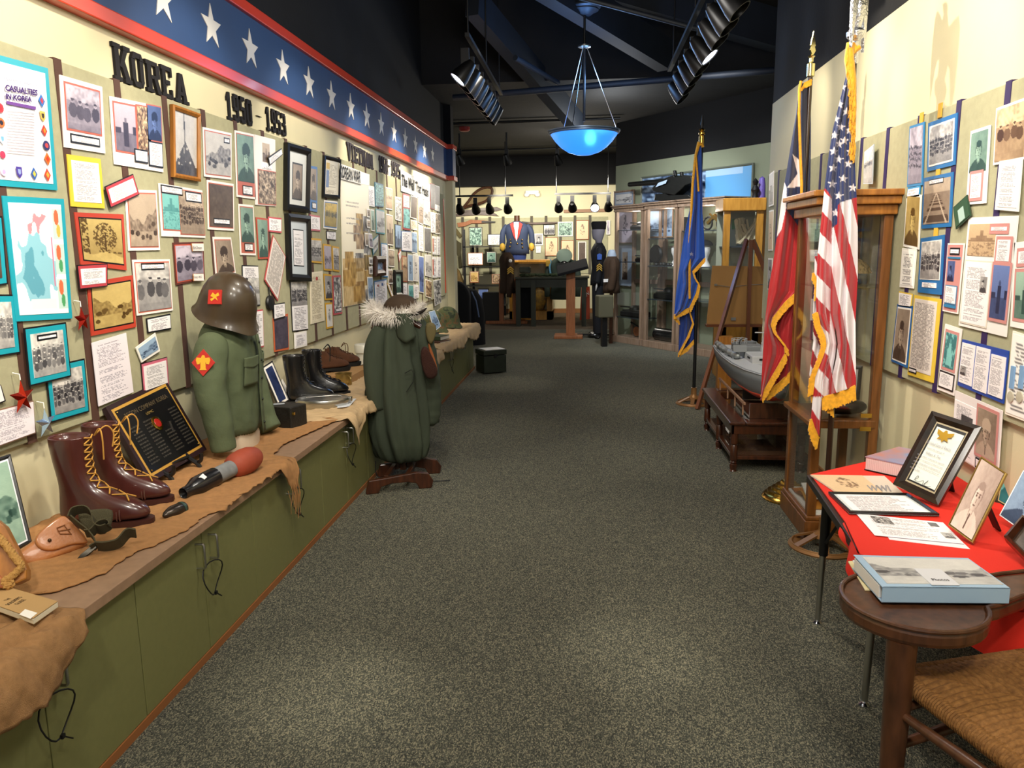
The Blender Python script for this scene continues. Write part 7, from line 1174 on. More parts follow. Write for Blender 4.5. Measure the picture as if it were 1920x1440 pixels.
b = B(); c = lerp2(Pq, .5, .17) + NBn * .0205; u_ = (Pq[1] - Pq[0]).normalized(); v_ = NBn.cross(u_) * -1 if NBn.cross(u_).z < 0 else NBn.cross(u_); b.prism([(.003, .022), (-.003, .022), (-.008, .012), (-.03, .020), (-.026, .002), (-.014, -.004), (-.02, -.018), (-.006, -.014), (0, -.026), (.006, -.014), (.02, -.018), (.014, -.004), (.026, .002), (.03, .020), (.008, .012)], c, u_, v_, .001); obj('eagle_seal', b, mat('gold_foil', 'b89030', .3, .7), le)
base = onZ(1790, 1010, SZ); rstand('framed_photo', 'thin gold-framed portrait photo of a grey-haired man propped on the red cloth', ((1842, 857), (1890, 889), (1826, 1020), (1780, 986)), base, (-.72, -.5, .5), [('photo', F, 'oldman', 'skin', [])], [], (.007, .012), M_GF, (70, 150), .13, res=1.2, seed=12)
base = onZ(1866, 955, SZ) + Vector((.05, .12, 0)); rstand('framed_photo', 'large dark-framed portrait of a seated man behind the gold-framed one', ((1890, 792), (1990, 826), (1955, 1000), (1862, 945)), base, (-.72, -.45, .5), [('photo', F, 'portrait', 'teal', [('b8a070', .004)])], [], (.022, .02), M_DF, (90, 150), .1, seed=13)
base = onZ(1880, 990, SZ); rstand('framed_photo', 'pale blue frameless photo of a dark-coated officer at the right picture edge', ((1921, 884), (1990, 920), (1950, 1020), (1876, 968)), base, (-.7, -.45, .55), [('photo', F, 'portrait', 'blue', [])], [('dfe6ea', .004)], (.004, .006), M_STEEL, (60, 90), .1, seed=14)
base = onZ(1918, 1066, SZ); rstand('framed_photo', 'dark wood box frame at the right picture edge, nearest on the red cloth', ((1921, 976), (1990, 1030), (1975, 1110), (1886, 1016)), base, (-.5, -.45, .75), [('photo', F, 'dark', 'brown', [])], [], (.02, .04), M_MAHOG, (60, 60), .06, seed=15)
# ================================================================ TABLET-ARM CHAIR WITH RUSH SEAT
t = thing('tablet_arm_chair', 'brown wooden chair with rush seat and round writing arm in the near right corner', 'chair', (.95, 1.8, 0)); AZ = .68
o1 = [(.80 + .165 * math.cos(a), 1.86 + .165 * math.sin(a)) for a in [math.radians(k) for k in range(50, 351, 10)]]; out = o1 + [(1.0, 1.85), (1.12, 1.93), (1.32, 2.02), (1.30, 2.10), (1.1, 2.04), (1.0, 2.0), (.94, 1.99)]
M_CH = mat('worn_brown_wood', '5c3822', .4, col2='3a2112', scale=7, stretch=(5, 5, 1.5), coat=.25)
obj('writing_arm', B().prism(out, (0, 0, AZ - .042), (1, 0, 0), (0, 1, 0), .042), M_CH, t, bev=.012)
obj('arm_lip', B().tube([(x * .985 + .80 * .015, y * .985 + 1.86 * .015, AZ + .002) for x, y in out], .006, 8, closed=True), M_CH, t, smooth=True)
s0 = onZ(1686, 1262, .5); s1 = onZ(1920, 1228, .5); s2 = onZ(1920, 1385, .5); da = (s1 - s0).normalized() * .43; db = (s2 - s0).normalized(); db = (db - da.normalized() * db.dot(da.normalized())).normalized() * .42; Q = [s0, s0 + da, s0 + da + db, s0 + db]
post = Vector((.735, 1.745, 0))
def leg(p, z0, z1, r0, r1, nm='leg'): obj(nm, B().lathe([(r0 * .9, z0), (r0, z0 + .02), (r0 * 1.05, (z0 + z1) * .5), (r1, z1)], (p.x, p.y, 0), 16), M_CH, t, smooth=True, angle=60)
c = sum(Q, Vector()) / 4; P0 = post; P1 = Q[3] + (Q[3] - c).normalized() * .03; P2_ = Q[1] + (Q[1] - c).normalized() * .02; P3_ = Q[2] + (Q[2] - c).normalized() * .02
leg(P0, 0, AZ - .04, .026, .034); leg(P1, 0, .53, .024, .024); leg(P2_, 0, 1.02, .024, .02, 'back_post'); leg(P3_, 0, 1.02, .024, .02, 'back_post')
def rush(u, v):
    p = lerp2(Q, u, v); e = min(u, 1 - u, v, 1 - v); par = v if e in (u, 1 - u) else u; d = .006 * abs(math.sin(par * 70)) ** .7; puff_ = .018 * min(1, e * 7) ** .5; diag = abs(min(u, 1 - u) - min(v, 1 - v)); return p + Vector((0, 0, puff_ + d - .008 * max(0, 1 - diag * 14) - (.02 if e < .004 else 0)))
M_RUSH = mat('rush_weave', '9a6c38', .75, col2='6e481f', scale=90, bump=.3, bscale=300)
obj('rush_seat', B().grid(rush, 220, 220), M_RUSH, t, smooth=True, angle=180, solid=.004)
for a, c_ in ((0, 1), (1, 2), (2, 3), (3, 0)):
    b = B(); p, q_ = Q[a], Q[c_]; L_ = (q_ - p).length; n = int(L_ / .0075)
    for i in range(n):
        f = (i + .5) / n; cc_ = p.lerp(q_, f) + Vector((0, 0, -.008)); dr = (q_ - p).normalized(); pr = Vector((-dr.y, dr.x, 0)); b.tube([cc_ + (pr * math.cos(k) + Vector((0, 0, 1)) * math.sin(k)) * .020 for k in [2 * PI * j / 10 for j in range(10)]], .0042, 5, closed=True)
    obj('rush_roll', b, M_RUSH, t, smooth=True)
def rung(p, q_, z, r=.013, z2=None): obj('rung', B().tube([Vector((p.x, p.y, z)), Vector((p.x, p.y, z)).lerp(Vector((q_.x, q_.y, z2 or z)), .5), Vector((q_.x, q_.y, z2 or z))], [r * .75, r * 1.1, r * .75], 12), M_CH, t, smooth=True)
rung(P0, P1, .455, .013); rung(P0, P2_, .455, .013); rung(P1, P3_, .455); rung(P2_, P3_, .455)
rung(P0, P1, .31, .018); rung(P0, P2_, .36, .015); rung(P0, P2_, .18, .015); rung(P1, P3_, .28, .015); rung(P2_, P3_, .25, .015)
for z in (.7, .82, .95): obj('back_slat', B().bar(Vector((P2_.x, P2_.y, z)), Vector((P3_.x, P3_.y, z)), .014, .06), M_CH, t, bev=.003)
# binder and papers on the writing arm
qb = [onZ(x, y, AZ + .048) for x, y in ((1600, 1040), (1815, 1046), (1895, 1103), (1655, 1101))]; t = thing('ring_binder', 'pale blue ring binder with a clear-sleeved photo cover lying on the writing arm', 'binder', (qb[3].x, qb[3].y, AZ + .006)); M_BIN = mat('pale_blue_vinyl', '9fbcd6', .35, coat=.2)
zb = AZ + .008; obj('cover', slab(qb, AZ + .045, AZ + .048), M_BIN, t, bev=.001); obj('cover', slab(qb, zb, zb + .003), M_BIN, t, bev=.001); dd = (qb[0] - qb[3]).normalized() * .004; obj('spine', slab([qb[3] + dd, qb[2] + dd, qb[2], qb[3]], zb, AZ + .048), M_BIN, t, bev=.001); obj('pages', slab([qb[0] + (qb[3] - qb[0]) * .05, qb[1] + (qb[2] - qb[1]) * .05, qb[2] - (qb[2] - qb[1]) * .1, qb[3] - (qb[3] - qb[0]) * .1], zb + .004, AZ + .042), M_WHITE, t)
b = B(); qq = sub(qb, (.06, .08, .98, .9)); picgrid(b, qq, Vector((0, 0, 1)), 'land', 5, 'grey', 120, 40, .0015); ph = obj('cover_photo', b, PRINT, t)
qq = sub(qb, (.40, .45, .62, .95)); b = B(); plate(b, qq, Vector((0, 0, 1)), .0015, .003, 'd9d9de'); lb_ = obj('title_label', b, PRINT, t); b = B(); text_b(b, 'Photos', lerp2(qq, .2, .78), qq[2] - qq[3], qq[0] - qq[3], .04, .014, .004); obj('lettering', b, MK_K, lb_)
ql = [onZ(x, y, AZ + .004) for x, y in ((1590, 1052), (1640, 1050), (1690, 1106), (1622, 1106))]
for i, (cl, dz, sh) in enumerate((('d6c79a', 0, 0), ('cfd2d8', .003, .012))):
    b = B(); plate(b, [p + Vector((sh, .0, dz)) for p in ql], Vector((0, 0, 1)), -.003, 0, cl); tag(obj('loose_folder', b, PRINT), ('manila folder sticking out under the ring binder', 'grey-white folder between the manila folder and the ring binder')[i], 'folder')
# ================================================================ CEILING FIXTURES
LY = 7.75; lc = onY(1095, 248, LY); t = thing('pendant_lamp', 'glowing blue-white glass bowl lamp hanging on rods from the dark ceiling', 'pendant lamp', lc); R_ = .335
M_BOWL = mat('lit_bowl_glass', '3f95e6', .3, emit=.55, trans=.55); M_LIT = mat('lit_lens', 'dfe6ff', .3, emit=9.0)
obj('bowl', B().lathe([(.001, -.215), (.07, -.21), (.15, -.185), (.22, -.14), (.275, -.085), (.315, -.03), (.325, -.005), (.30, -.005), (.26, -.075), (.14, -.165), (.001, -.19)], lc, 48), M_BOWL, t, smooth=True)
obj('rim', B().lathe([(.322, -.02), (.338, -.012), (.338, -.004), (.328, 0), (.348, .004), (.348, .014), (.32, .018), (.31, -.01)], lc, 48, cap=False), mat('pale_blue_metal', '7f95b4', .4, .5), t, smooth=True, angle=40)
for k in range(3): a = 2 * PI * k / 3 + .2; obj('rod', B().cyl(lc + Vector((.33 * math.cos(a), .33 * math.sin(a), .01)), lc + Vector((.02 * math.cos(a), .02 * math.sin(a), .78)), .005), M_STEEL, t)
obj('bulb', B().ell(lc + Vector((.06, -.02, -.06)), (.05, .05, .06), 16, 10), mat('bulb', 'f2f8ff', .4, emit=14.0), t, smooth=True)
obj('hub', B().lathe([(.02, .76), (.06, .77), (.06, .785), (.01, .80)], lc, 24), M_STEEL, t, smooth=True); obj('stem', B().cyl(lc + Vector((0, 0, .1)), lc + Vector((0, 0, 1.6)), .012), M_BLACK, t, smooth=True); obj('canopy', B().lathe([(.06, 1.05), (.10, 1.08), (.13, 1.09), (.13, 1.10), (.15, 1.115), (.15, 1.13), (.02, 1.14)], lc, 32), mat('dark_canopy', '2e3642', .4, .4), t, smooth=True, angle=40)
M_CAN = mat('track_black', '060607', .4)
def head(t, c, aim, lit=False, s=1.0):
    d = (Vector(aim) - Vector(c)).normalized(); c = Vector(c); A = axis_m(c, c + d); b = B().lathe([(.001, -.07 * s), (.028 * s, -.065 * s), (.04 * s, -.03 * s), (.055 * s, .04 * s), (.058 * s, .075 * s), (.052 * s, .075 * s), (.045 * s, .03 * s), (.001, .02 * s)], c, 20, A)
    h = obj('lamp_head', b, M_CAN, t, smooth=True, angle=50); obj('yoke', B().bar(c + Vector((0, 0, .03 * s)), c + Vector((0, 0, .13 * s)), .02 * s, .05 * s), M_CAN, h)
    if lit: obj('lens', B().lathe([(.001, .066 * s), (.05 * s, .066 * s), (.05 * s, .07 * s), (.001, .072 * s)], c, 20, A), M_LIT, h)
    else: obj('lens', B().lathe([(.001, .035 * s), (.046 * s, .035 * s), (.046 * s, .038 * s), (.001, .039 * s)], c, 20, A), mat('dim_lens', '2c2a26', .2, .5), h)
def track(name, lab, x, y0, y1, z, ys, aimx, lits, rods, s=1.0, aimz=1.6):
    t = thing(name, lab, 'track light', (x, (y0 + y1) / 2, z)); obj('rail', B().box(x - .018, x + .018, y0, y1, z, z + .03), M_CAN, t)
    for i, y in enumerate(ys): head(t, (x + (-.05 if aimx < x else .05), y, z - .16 * s), (aimx, y - .35, aimz), i in lits, s)
    for y in rods: obj('hanger_rod', B().cyl((x, y, z), (x, y, 4.6), .008), M_CAN, t)
track('track_light', 'left ceiling track with eight black spotlights, the nearest one lit', -.97, 6.5, 9.0, 3.2, [6.7, 7.0, 7.3, 7.6, 7.95, 8.25, 8.55, 8.85], -2.2, (0,), (6.55, 7.7, 8.8), 1.35)
track('track_light', 'right ceiling track with black spotlights, one of them lit', .78, 4.6, 8.05, 3.2, [5.05, 5.4, 5.75, 6.2, 6.6, 7.0, 7.4, 7.85], 2.0, (3,), (4.7, 6.2, 7.7), 1.35)
def xtrack(name, lab, y, x0, x1, z, xs, lits, rods, s):
    t = thing(name, lab, 'track light', ((x0 + x1) / 2, y, z)); obj('rail', B().box(x0, x1, y - .02, y + .02, z, z + .035), M_CAN, t)
    for i, x in enumerate(xs): head(t, (x, y, z - .14 * s), (x + .1, y + (-2 if i in lits else 2), z - 1.3), i in lits, s)
    for x in rods: obj('hanger_rod', B().cyl((x, y, z), (x, y, 3.5), .01), M_CAN, t)
fx = lambda px, py=369, Y=15.2: onY(px, py, Y)
xtrack('track_light', 'far left track with four black spotlights above the skis', 15.2, fx(845).x, fx(962).x, fx(900).z, [fx(p).x for p in (861, 891, 917, 951)], (), [fx(862).x, fx(948).x], 1.5)
xtrack('track_light', 'far right track with spotlights in front of the cream wall, one lit', 15.2, fx(1040, 365).x, fx(1146, 365).x, fx(1080, 365).z, [fx(p).x for p in (1047, 1073, 1115, 1141)], (2,), [fx(1043).x, fx(1140).x], 1.5)
for i, px in enumerate((862, 950, 1045)):
    p = onY(px, 298, 14.0); t = thing('spotlight', 'small black spotlight under the far ceiling, ' + ('leftmost', 'middle', 'rightmost')[i] + ' of three', 'spotlight', p, 'small spotlights under the far ceiling'); obj('stem', B().cyl(p, (p.x, p.y, 3.5), .015), M_CAN, t); head(t, p, p + Vector((.3, .6, -1)), s=1.3)
p = onY(998, 361, 17.93); t = thing('emergency_light', 'white emergency light unit on the far wall above the tracks', 'emergency light', p); obj('body', B().cbox(p, (.30, .12, .09)), M_WHITE, t, bev=.015)
for s in (-1, 1): obj('lamp', B().ell(p + Vector((s * .12, -.05, -.05)), (.06, .05, .05), 14, 8), M_WHITE, t, smooth=True)
p = onZ(871, 244, 3.45); tag(obj('smoke_alarm', B().lathe([(.07, -.02), (.09, 0), (.09, .05), (.001, .05)], p, 20), mat('alarm_red', '8e2a22', .4), smooth=True), 'round red alarm on the dark far ceiling', 'alarm')
p = onY(872, 322, 16); 
# ================================================================ GLASS CASES ALONG THE GREEN WALL
M_CW = mat('pale_case_wood', '9c8470', .45, col2='7e6650', scale=5, stretch=(6, 6, .8)); D_ = Vector((.573, -.819, 0)); Bk = Vector((.819, .573, 0)); C0 = Vector((.424, 12.586, 0))
def CP(s, d, z): return C0 + D_ * s + Bk * d + Vector((0, 0, z))
RC_ = Matrix((D_, Bk, Vector((0, 0, 1)))).transposed().to_4x4()
def cb(b, s0, s1, d0, d1, z0, z1): c = CP((s0 + s1) / 2, (d0 + d1) / 2, (z0 + z1) / 2); return b.cbox(c, (s1 - s0, d1 - d0, z1 - z0), M=RC_)
def gcase(s0, s1, top, lab, shelves):
    t = thing('glass_case', lab, 'display case', CP((s0 + s1) / 2, .2, 0), 'glass cases by the green wall'); d = .40; w = .05
    for s in (s0, s1 - w):
        for q in (0, d - w): obj('post', cb(B(), s, s + w, q, q + w, .1, top - .08), M_CW, t)
    b = B(); cb(b, s0 - .01, s1 + .01, -.01, d, 0, .10); obj('plinth', b, M_CW, t, bev=.004); b = B(); cb(b, s0 - .015, s1 + .015, -.015, d, top - .10, top - .05); cb(b, s0 - .035, s1 + .035, -.035, d, top - .05, top - .02); cb(b, s0 - .05, s1 + .05, -.05, d, top - .02, top); obj('crown', b, M_CW, t, bev=.004)
    obj('mid_rail', cb(B(), s0 + w, s1 - w, d - .03, d, .93, 1.0), M_CW, t); obj('glass_pane', cb(B(), s0 + w, s1 - w, .012, .016, .1, top - .1), M_GLASS, t)
    ld = bpy.data.lights.new('case_lamp', 'POINT'); ld.energy = 5; ld.color = (1, .92, .84); ld.shadow_soft_size = .05; lo = bpy.data.objects.new('case_lamp', ld); COL.objects.link(lo); lo.location = CP((s0 + s1) / 2, .15, top - .16)
    for z in shelves: obj('glass_shelf', cb(B(), s0 + w, s1 - w, .02, d - .04, z, z + .012), mat('smoky_shelf', '39424a', .15, alpha=.75), t)
gcase(0, .70, 2.15, 'pale wood glass case at the left end, holding a tank model and a small cannon', (1.76, 1.27, .40)); gcase(.76, 1.46, 2.16, 'middle pale wood glass case with a black cylinder on its floor', (1.62, 1.22, .72)); gcase(1.50, 2.38, 2.16, 'right pale wood glass case half hidden by the blue flag', (1.72, 1.22, .75))
M_MB = mat('model_black', '131412', .4, var=.3, scale=30)
def tank(name, lab, s, d, z, L_, m):
    c = CP(s, d, z); t = thing(name, lab, 'tank model', c, 'military vehicle models'); w = L_ * .45; b = B(); cb(b, s - L_ / 2, s + L_ / 2, d - w / 2, d + w / 2, z + .04 * L_, z + .26 * L_); obj('hull', b, m, t, bev=L_ * .04)
    for q in (-1, 1): b = B(); cb(b, s - L_ * .55, s + L_ * .55, d + q * w * .5 - L_ * .06, d + q * w * .5 + L_ * .06, z, z + .2 * L_); obj('track', b, M_BLACK, t, bev=L_ * .05)
    b = B(); b.lathe([(.22 * L_, .24 * L_), (.21 * L_, .34 * L_), (.12 * L_, .41 * L_), (.001, .42 * L_)], c, 14); obj('turret', b, m, t, smooth=True, angle=40); obj('barrel', B().cyl(c + Vector((0, 0, .33 * L_)), c + (D_ * -.8 + Bk * -.3).normalized() * .62 * L_ + Vector((0, 0, .36 * L_)), .018 * L_ + .004), m, t)
tank('tank_model', 'small dark tank model on the top shelf of the left glass case', .40, .2, 1.772, .3, M_MB); tank('tank_model', 'dark artillery vehicle model on the middle shelf of the left glass case', .5, .2, 1.282, .26, M_MB)
tank('tank_model', 'large black tank model on the lowest shelf of the left glass case', .34, .17, .415, .44, mat('tank_olive', '23231e', .4, var=.4, scale=14))
tank('tank_model', 'dark vehicle model on the lower shelf of the middle glass case', 1.1, .2, .735, .42, M_MB)
c = CP(.42, .2, .115); t = thing('cannon_model', 'small bronze and black cannon model in the bottom of the left case', 'cannon model', c)
for q in (-.06, .06): A = axis_m(c, c + Bk); obj('wheel', B().lathe([(.075, -.008), (.075, .008), (.055, .008), (.055, -.008)], c + Bk * q + Vector((0, 0, .075)), 20, A), mat('copper_wheel', '9a5a30', .4, .5), t)
obj('barrel', B().cyl(c + D_ * .12 + Vector((0, 0, .08)), c - D_ * .22 + Vector((0, 0, .2)), .022, .016), M_MB, t)
c = CP(1.1, .2, .19); tag(obj('ammunition_tube', B().cyl(c - D_ * .25, c + D_ * .25, .10), mat('gloss_black', '0b0d10', .2, coat=.6), smooth=True), 'thick glossy black cylinder on the floor of the middle glass case', 'cylinder')
def bust(s, d, z, lab, hat, hm):
    c = CP(s, d, z); t = thing('head_form', lab, 'head form', c, 'white head forms with hats'); obj('form', B().lathe([(.001, 0), (.09, 0), (.08, .03), (.05, .09), (.06, .14), (.08, .19), (.085, .25), (.07, .31), (.001, .34)], c, 20), M_WHITE, t, smooth=True); return tag(obj(hat, B().ell(c + Vector((0, 0, .29)), (.12, .115, .08), 20, 10, cut=-.3), hm, smooth=True), lab.replace('white head form', 'hat').split(' wearing')[0].replace('hat', hm.name.replace('_', ' ') + ' ' + hat.replace('_', ' '), 1), 'hat')
bust(1.82, .2, 1.232, 'white head form behind the blue flag edge', 'beret', mat('black_wool', '0c0c0e', .9)); bust(2.2, .2, 1.232, 'white head form next to the oak cabinet', 'beret', mat('dark_brown_wool', '2a2220', .9)); bust(1.25, .2, 1.232, 'white head form in the middle glass case', 'field_hat', M_OLIVE)
tag(obj('round_canteen', B().lathe([(.001, -.03), (.12, -.03), (.14, 0), (.12, .03), (.001, .03)], CP(.80, .18, 1.40), 24, axis_m(Vector((0, 0, 0)), Bk)), M_MB, smooth=True), 'round black disc-shaped object on the middle shelf of the middle case', 'disc'); b = B(); cb(b, 1.28, 1.44, .1, .3, 1.634, 1.93); tag(obj('field_pack', b, mat('dark_pack', '1f2422', .8), bev=.04), 'dark rounded pack on the top shelf of the middle case', 'pack')
c = CP(2.0, .2, 1.734); t = thing('motorcycle_model', 'small brass-coloured motorcycle model on the top shelf of the right case', 'motorcycle model', c)
for q in (-.13, .13): obj('wheel', B().tube([c + D_ * (q + .085 * math.cos(a)) + Vector((0, 0, .09 + .085 * math.sin(a))) for a in [2 * PI * k / 18 for k in range(18)]], .014, 6, closed=True), M_BLACK, t)
obj('frame', B().bar(c - D_ * .13 + Vector((0, 0, .09)), c + D_ * .02 + Vector((0, 0, .2)), .04).bar(c + D_ * .13 + Vector((0, 0, .09)), c + Vector((0, 0, .18)), .05).bar(c - D_ * .1 + Vector((0, 0, .22)), c - D_ * .02 + Vector((0, 0, .16)), .02), M_BRASS, t)
b = B(); 
for k in range(9): p = CP(.9 + .055 * k, .12 + .04 * (k % 3), 1.25); b.ell(p, (.035, .03, .022 + .01 * (k % 2)), 8, 6)
tag(obj('small_trinkets', b, M_MB), 'row of small dark objects on the middle shelf of the middle case', 'trinkets', kind='stuff')
def gprint(px, lab, elems, rings, frame=None, fm=None, name='framed_picture', off=.03, res=1.4, cat='framed picture'):
    P = G0 + GN * off; q = []
    a, c = onP(px[0], px[1], P, GN), onP(px[2], px[3], P, GN); q = [a, Vector((c.x, c.y, a.z)), c, Vector((a.x, a.y, c.z))]; return build_print(q, GN, px[2] - px[0], px[3] - px[1], name, lab, cat, rings, elems, None, .012, frame, fm, res, 9)
gprint((1152, 359, 1190, 387), 'pale-framed print with a red patch above the left glass case', [('print', F, 'land', 'grey', [('8e98a8', .03)])], [], (.03, .02), M_CW)
gprint((1161, 392, 1187, 456), 'brownish map print on the green wall behind the left glass case', [('print', F, 'sketch', 'purple', [])], [('a89888', .02)], (.015, .015), M_CW); gprint((1160, 459, 1186, 538), 'blue-grey matted picture with a dark centre behind the left glass case', [('mount', F, '#9aa6b6', 'bw', []), ('picture', (.3, .16, .7, .85), 'portrait', 'brown', [])], [], (.015, .015), M_STEEL)
gprint((1204, 332, 1412, 372), 'very wide blue sky painting on the green wall above the glass cases', [('painting', F, '#5f9fd0', 'blue', []), ('cloud', (0, 0, .62, .98), 'busy', 'blue', []), ('pale_cloud', (.62, .0, .93, .22), '#9fc0dc', 'blue', [])], [], (.03, .03), mat('grey_frame', '5f6456', .5), cat='painting', name='framed_painting', res=3)
gprint((1218, 392, 1262, 445), 'bluish window-like print behind the middle glass case', [('print', F, 'land', 'blue', [])], [], (.02, .02), M_CW)
# machine gun on the cases
c = CP(1.05, .15, 2.18); t = thing('machine_gun', 'black mounted machine gun lying on top of the middle glass case', 'machine gun', c); g = lambda px, py: onP(px, py, CP(1.05, .15, 0), Bk)
obj('barrel', B().cyl(g(1180, 346), g(1250, 340), .035, .045), M_MB, t, smooth=True)
for nm, pts, th in (('receiver', [(1222, 353), (1236, 338), (1262, 328), (1264, 331), (1276, 332), (1278, 328), (1296, 330), (1298, 343), (1284, 348), (1276, 356), (1264, 366), (1240, 362), (1224, 358)], .16), ('mount', [(1226, 376), (1228, 364), (1246, 362), (1252, 366), (1290, 365), (1300, 372), (1300, 376)], .22), ('sight', [(1262, 330), (1261, 320), (1265, 319), (1267, 330)], .04), ('sight', [(1274, 331), (1274, 322), (1278, 322), (1279, 331)], .04)): obj(nm, trace(B(), pts, CP(1.05, .08, 0), -Bk, th), M_MB, t, bev=.01)
obj('paper_tag', trace(B(), [(1229, 351), (1234, 343), (1251, 337), (1248, 344)], CP(1.05, .05, 0), -Bk, .004), mat('bluish_paper', 'a9bcd0', .6), t)
# ================================================================ EASEL, OAK CABINET
t = thing('easel_board', 'large tan backing board of a picture with a hanging wire, standing on the easel', 'picture back', (1.6, 8.3, .7)); q = [onY(x, y, 8.3) for x, y in ((1336, 498), (1446, 500), (1440, 612), (1325, 607))]; obj('board', B().add(q + [p + Vector((0, .025, 0)) for p in q], [(3, 2, 1, 0), (4, 5, 6, 7), (0, 1, 5, 4), (1, 2, 6, 5), (2, 3, 7, 6), (3, 0, 4, 7)]), mat('kraft_board', 'a87c44', .7, var=.08, scale=3), t); obj('wire', B().tube([onY(x, y, 8.29) for x, y in ((1340, 534), (1370, 538), (1405, 534), (1440, 533))], .003, 5), M_STEEL, t); obj('hanger', B().cbox(onY(1342, 534, 8.285), (.03, .01, .02)), M_STEEL, t); obj('hanger', B().cbox(onY(1375, 598, 8.285), (.05, .01, .03)), M_STEEL, t)
M_ES = mat('easel_wood', '6a3a1c', .4, coat=.3); t = thing('easel', 'dark stained wooden easel with its legs in front of the tan board', 'easel', (1.5, 7.8, 0)); ap = onY(1400, 450, 8.15)
obj('leg', B().bar(onZ(1307, 768, 0), ap, .03, .045), M_ES, t); obj('leg', B().bar((1.66, 8.15, 0), ap + Vector((.04, 0, 0)), .045, .035), M_ES, t); obj('leg', B().bar((2.3, 7.75, 0), ap + Vector((.06, 0, 0)), .03, .045), M_ES, t); obj('ledge', B().box(onY(1325, 608, 8.2).x, 1.95, 8.2, 8.32, .69, .715), M_ES, t)
tag(obj('oak_stand_post', B().box(onY(1345, 700, 7.62).x, onY(1371, 700, 7.62).x, 7.6, 7.7, 0, .66), M_OAK), 'broad oak post standing behind the stern of the ship model', 'post')
t = thing('oak_cabinet', 'golden oak glass cabinet behind the easel, holding a cream sculpture', 'display case', (1.8, 9.2, 0)); M_YO = mat('golden_oak', 'c08a34', .4, col2='a06c20', scale=6, stretch=(6, 6, .8), coat=.2); zt = onY(1400, 371, 9.0).z; xl, xr = onY(1358, 400, 9).x, onY(1432, 400, 9).x
for x in (xl, xr - .07): obj('post', B().box(x, x + .07, 9.0, 9.06, 0, zt - .12), M_YO, t)
obj('post', B().box(xr + .02, xr + .14, 9.1, 9.5, 0, zt - .02), M_YO, t); obj('crown', B().box(xl - .02, xr + .02, 8.97, 9.5, zt - .14, zt), M_YO, t, bev=.008); obj('back_panel', B().box(xl, xr, 9.45, 9.48, 0, zt - .1), mat('cream_back', '9aa08a', .7), t); obj('glass_pane', B().box(xl + .07, xr - .07, 9.02, 9.024, .1, zt - .14), M_GLASS, t); obj('shelf', B().box(xl + .03, xr - .03, 9.06, 9.45, 1.50, 1.515), mat('smoky_shelf', '39424a', .15), t); obj('base', B().box(xl, xr, 9.0, 9.48, 0, .7), M_YO, t)
b = B(); rg = random.Random(6); c = onY(1403, 437, 9.25)
for k in range(60): b.bar(c + Vector((rg.uniform(-.12, .12), rg.uniform(-.05, .05), -.12)), c + Vector((rg.uniform(-.16, .16), rg.uniform(-.06, .06), rg.uniform(-.02, .2))), .03, .02)
tag(obj('cream_sculpture', b, mat('cream_plaster', 'c9bd9a', .7)), 'jagged cream sculpture on the glass shelf of the golden oak cabinet', 'sculpture'); tag(obj('green_picture', B().cbox(onY(1384, 420, 9.4), (.14, .02, .12)), mat('green_print', '3f7a4a', .5)), 'green picture inside the golden oak cabinet', 'picture')
p = onY(1415, 384, 9.1); p.z = zt; t = thing('figurine', 'small black and white figurine beside a purple one on the oak cabinet', 'figurine', p); obj('body', B().lathe([(.04, 0), (.03, .05), (.05, .09), (.02, .14), (.035, .18), (.001, .22)], p, 12), M_BLACK, t, smooth=True); tag(obj('purple_figurine', B().lathe([(.045, 0), (.04, .15), (.03, .22), (.001, .24)], p + Vector((.08, .05, 0)), 12), mat('purple_paint', '5a4a90', .5), smooth=True), 'small purple figurine on the oak cabinet top', 'figurine')
# ================================================================ UNIFORMS
def tunic(t, c, rz, z0, z1, wv, dv, m, arms=True, arm_to=None, parts='tunic', armm=None):
    R_m = Matrix.Translation(Vector((c[0], c[1], 0))) @ Matrix.Rotation(rz, 4, 'Z'); T = lambda x, y, z: R_m @ Vector((x, y, z)); h = z1 - z0; rs = []
    for f, a, e in ((0, 1.0, 1.05), (.15, .97, 1.0), (.4, .86, .88), (.6, .92, .95), (.8, 1, 1), (.9, .86, .8), (.96, .5, .6), (1, .3, .45)): rs.append([T(dv * e * math.cos(k * PI / 10) + .004 * math.sin(k * 2.3 + f * 9), wv * a * math.sin(k * PI / 10), z0 + h * f) for k in range(20)])
    o = obj(parts, B().rings(rs), m, t, smooth=True, angle=180)
    if arms:
        zb = arm_to if arm_to is not None else z0 + .05
        for s in (-1, 1): pts = catmull([T(0, s * wv * .8, z0 + h * .88), T(0, s * wv * 1.12, z0 + h * .7), T(.01, s * wv * 1.22, z0 + h * .4), T(.04, s * wv * 1.2, zb)], 4); obj('sleeve', B().tube(pts, [.05 + .012 * math.sin(i / len(pts) * PI) for i in range(len(pts))], 12), armm or m, t, smooth=True, angle=180)
    return T
M_UN = mat('dark_uniform', '15161c', .75, bump=.4, bscale=14); M_UB = mat('brown_wool', '3c2a1a', .85, bump=.4, bscale=14, var=.1); M_UBL = mat('blue_dress_wool', '29344e', .75); M_FACE = mat('grey_mannequin', '7f7c86', .5); M_CHEV = mat('chevron_gold', 'c9a03a', .6)
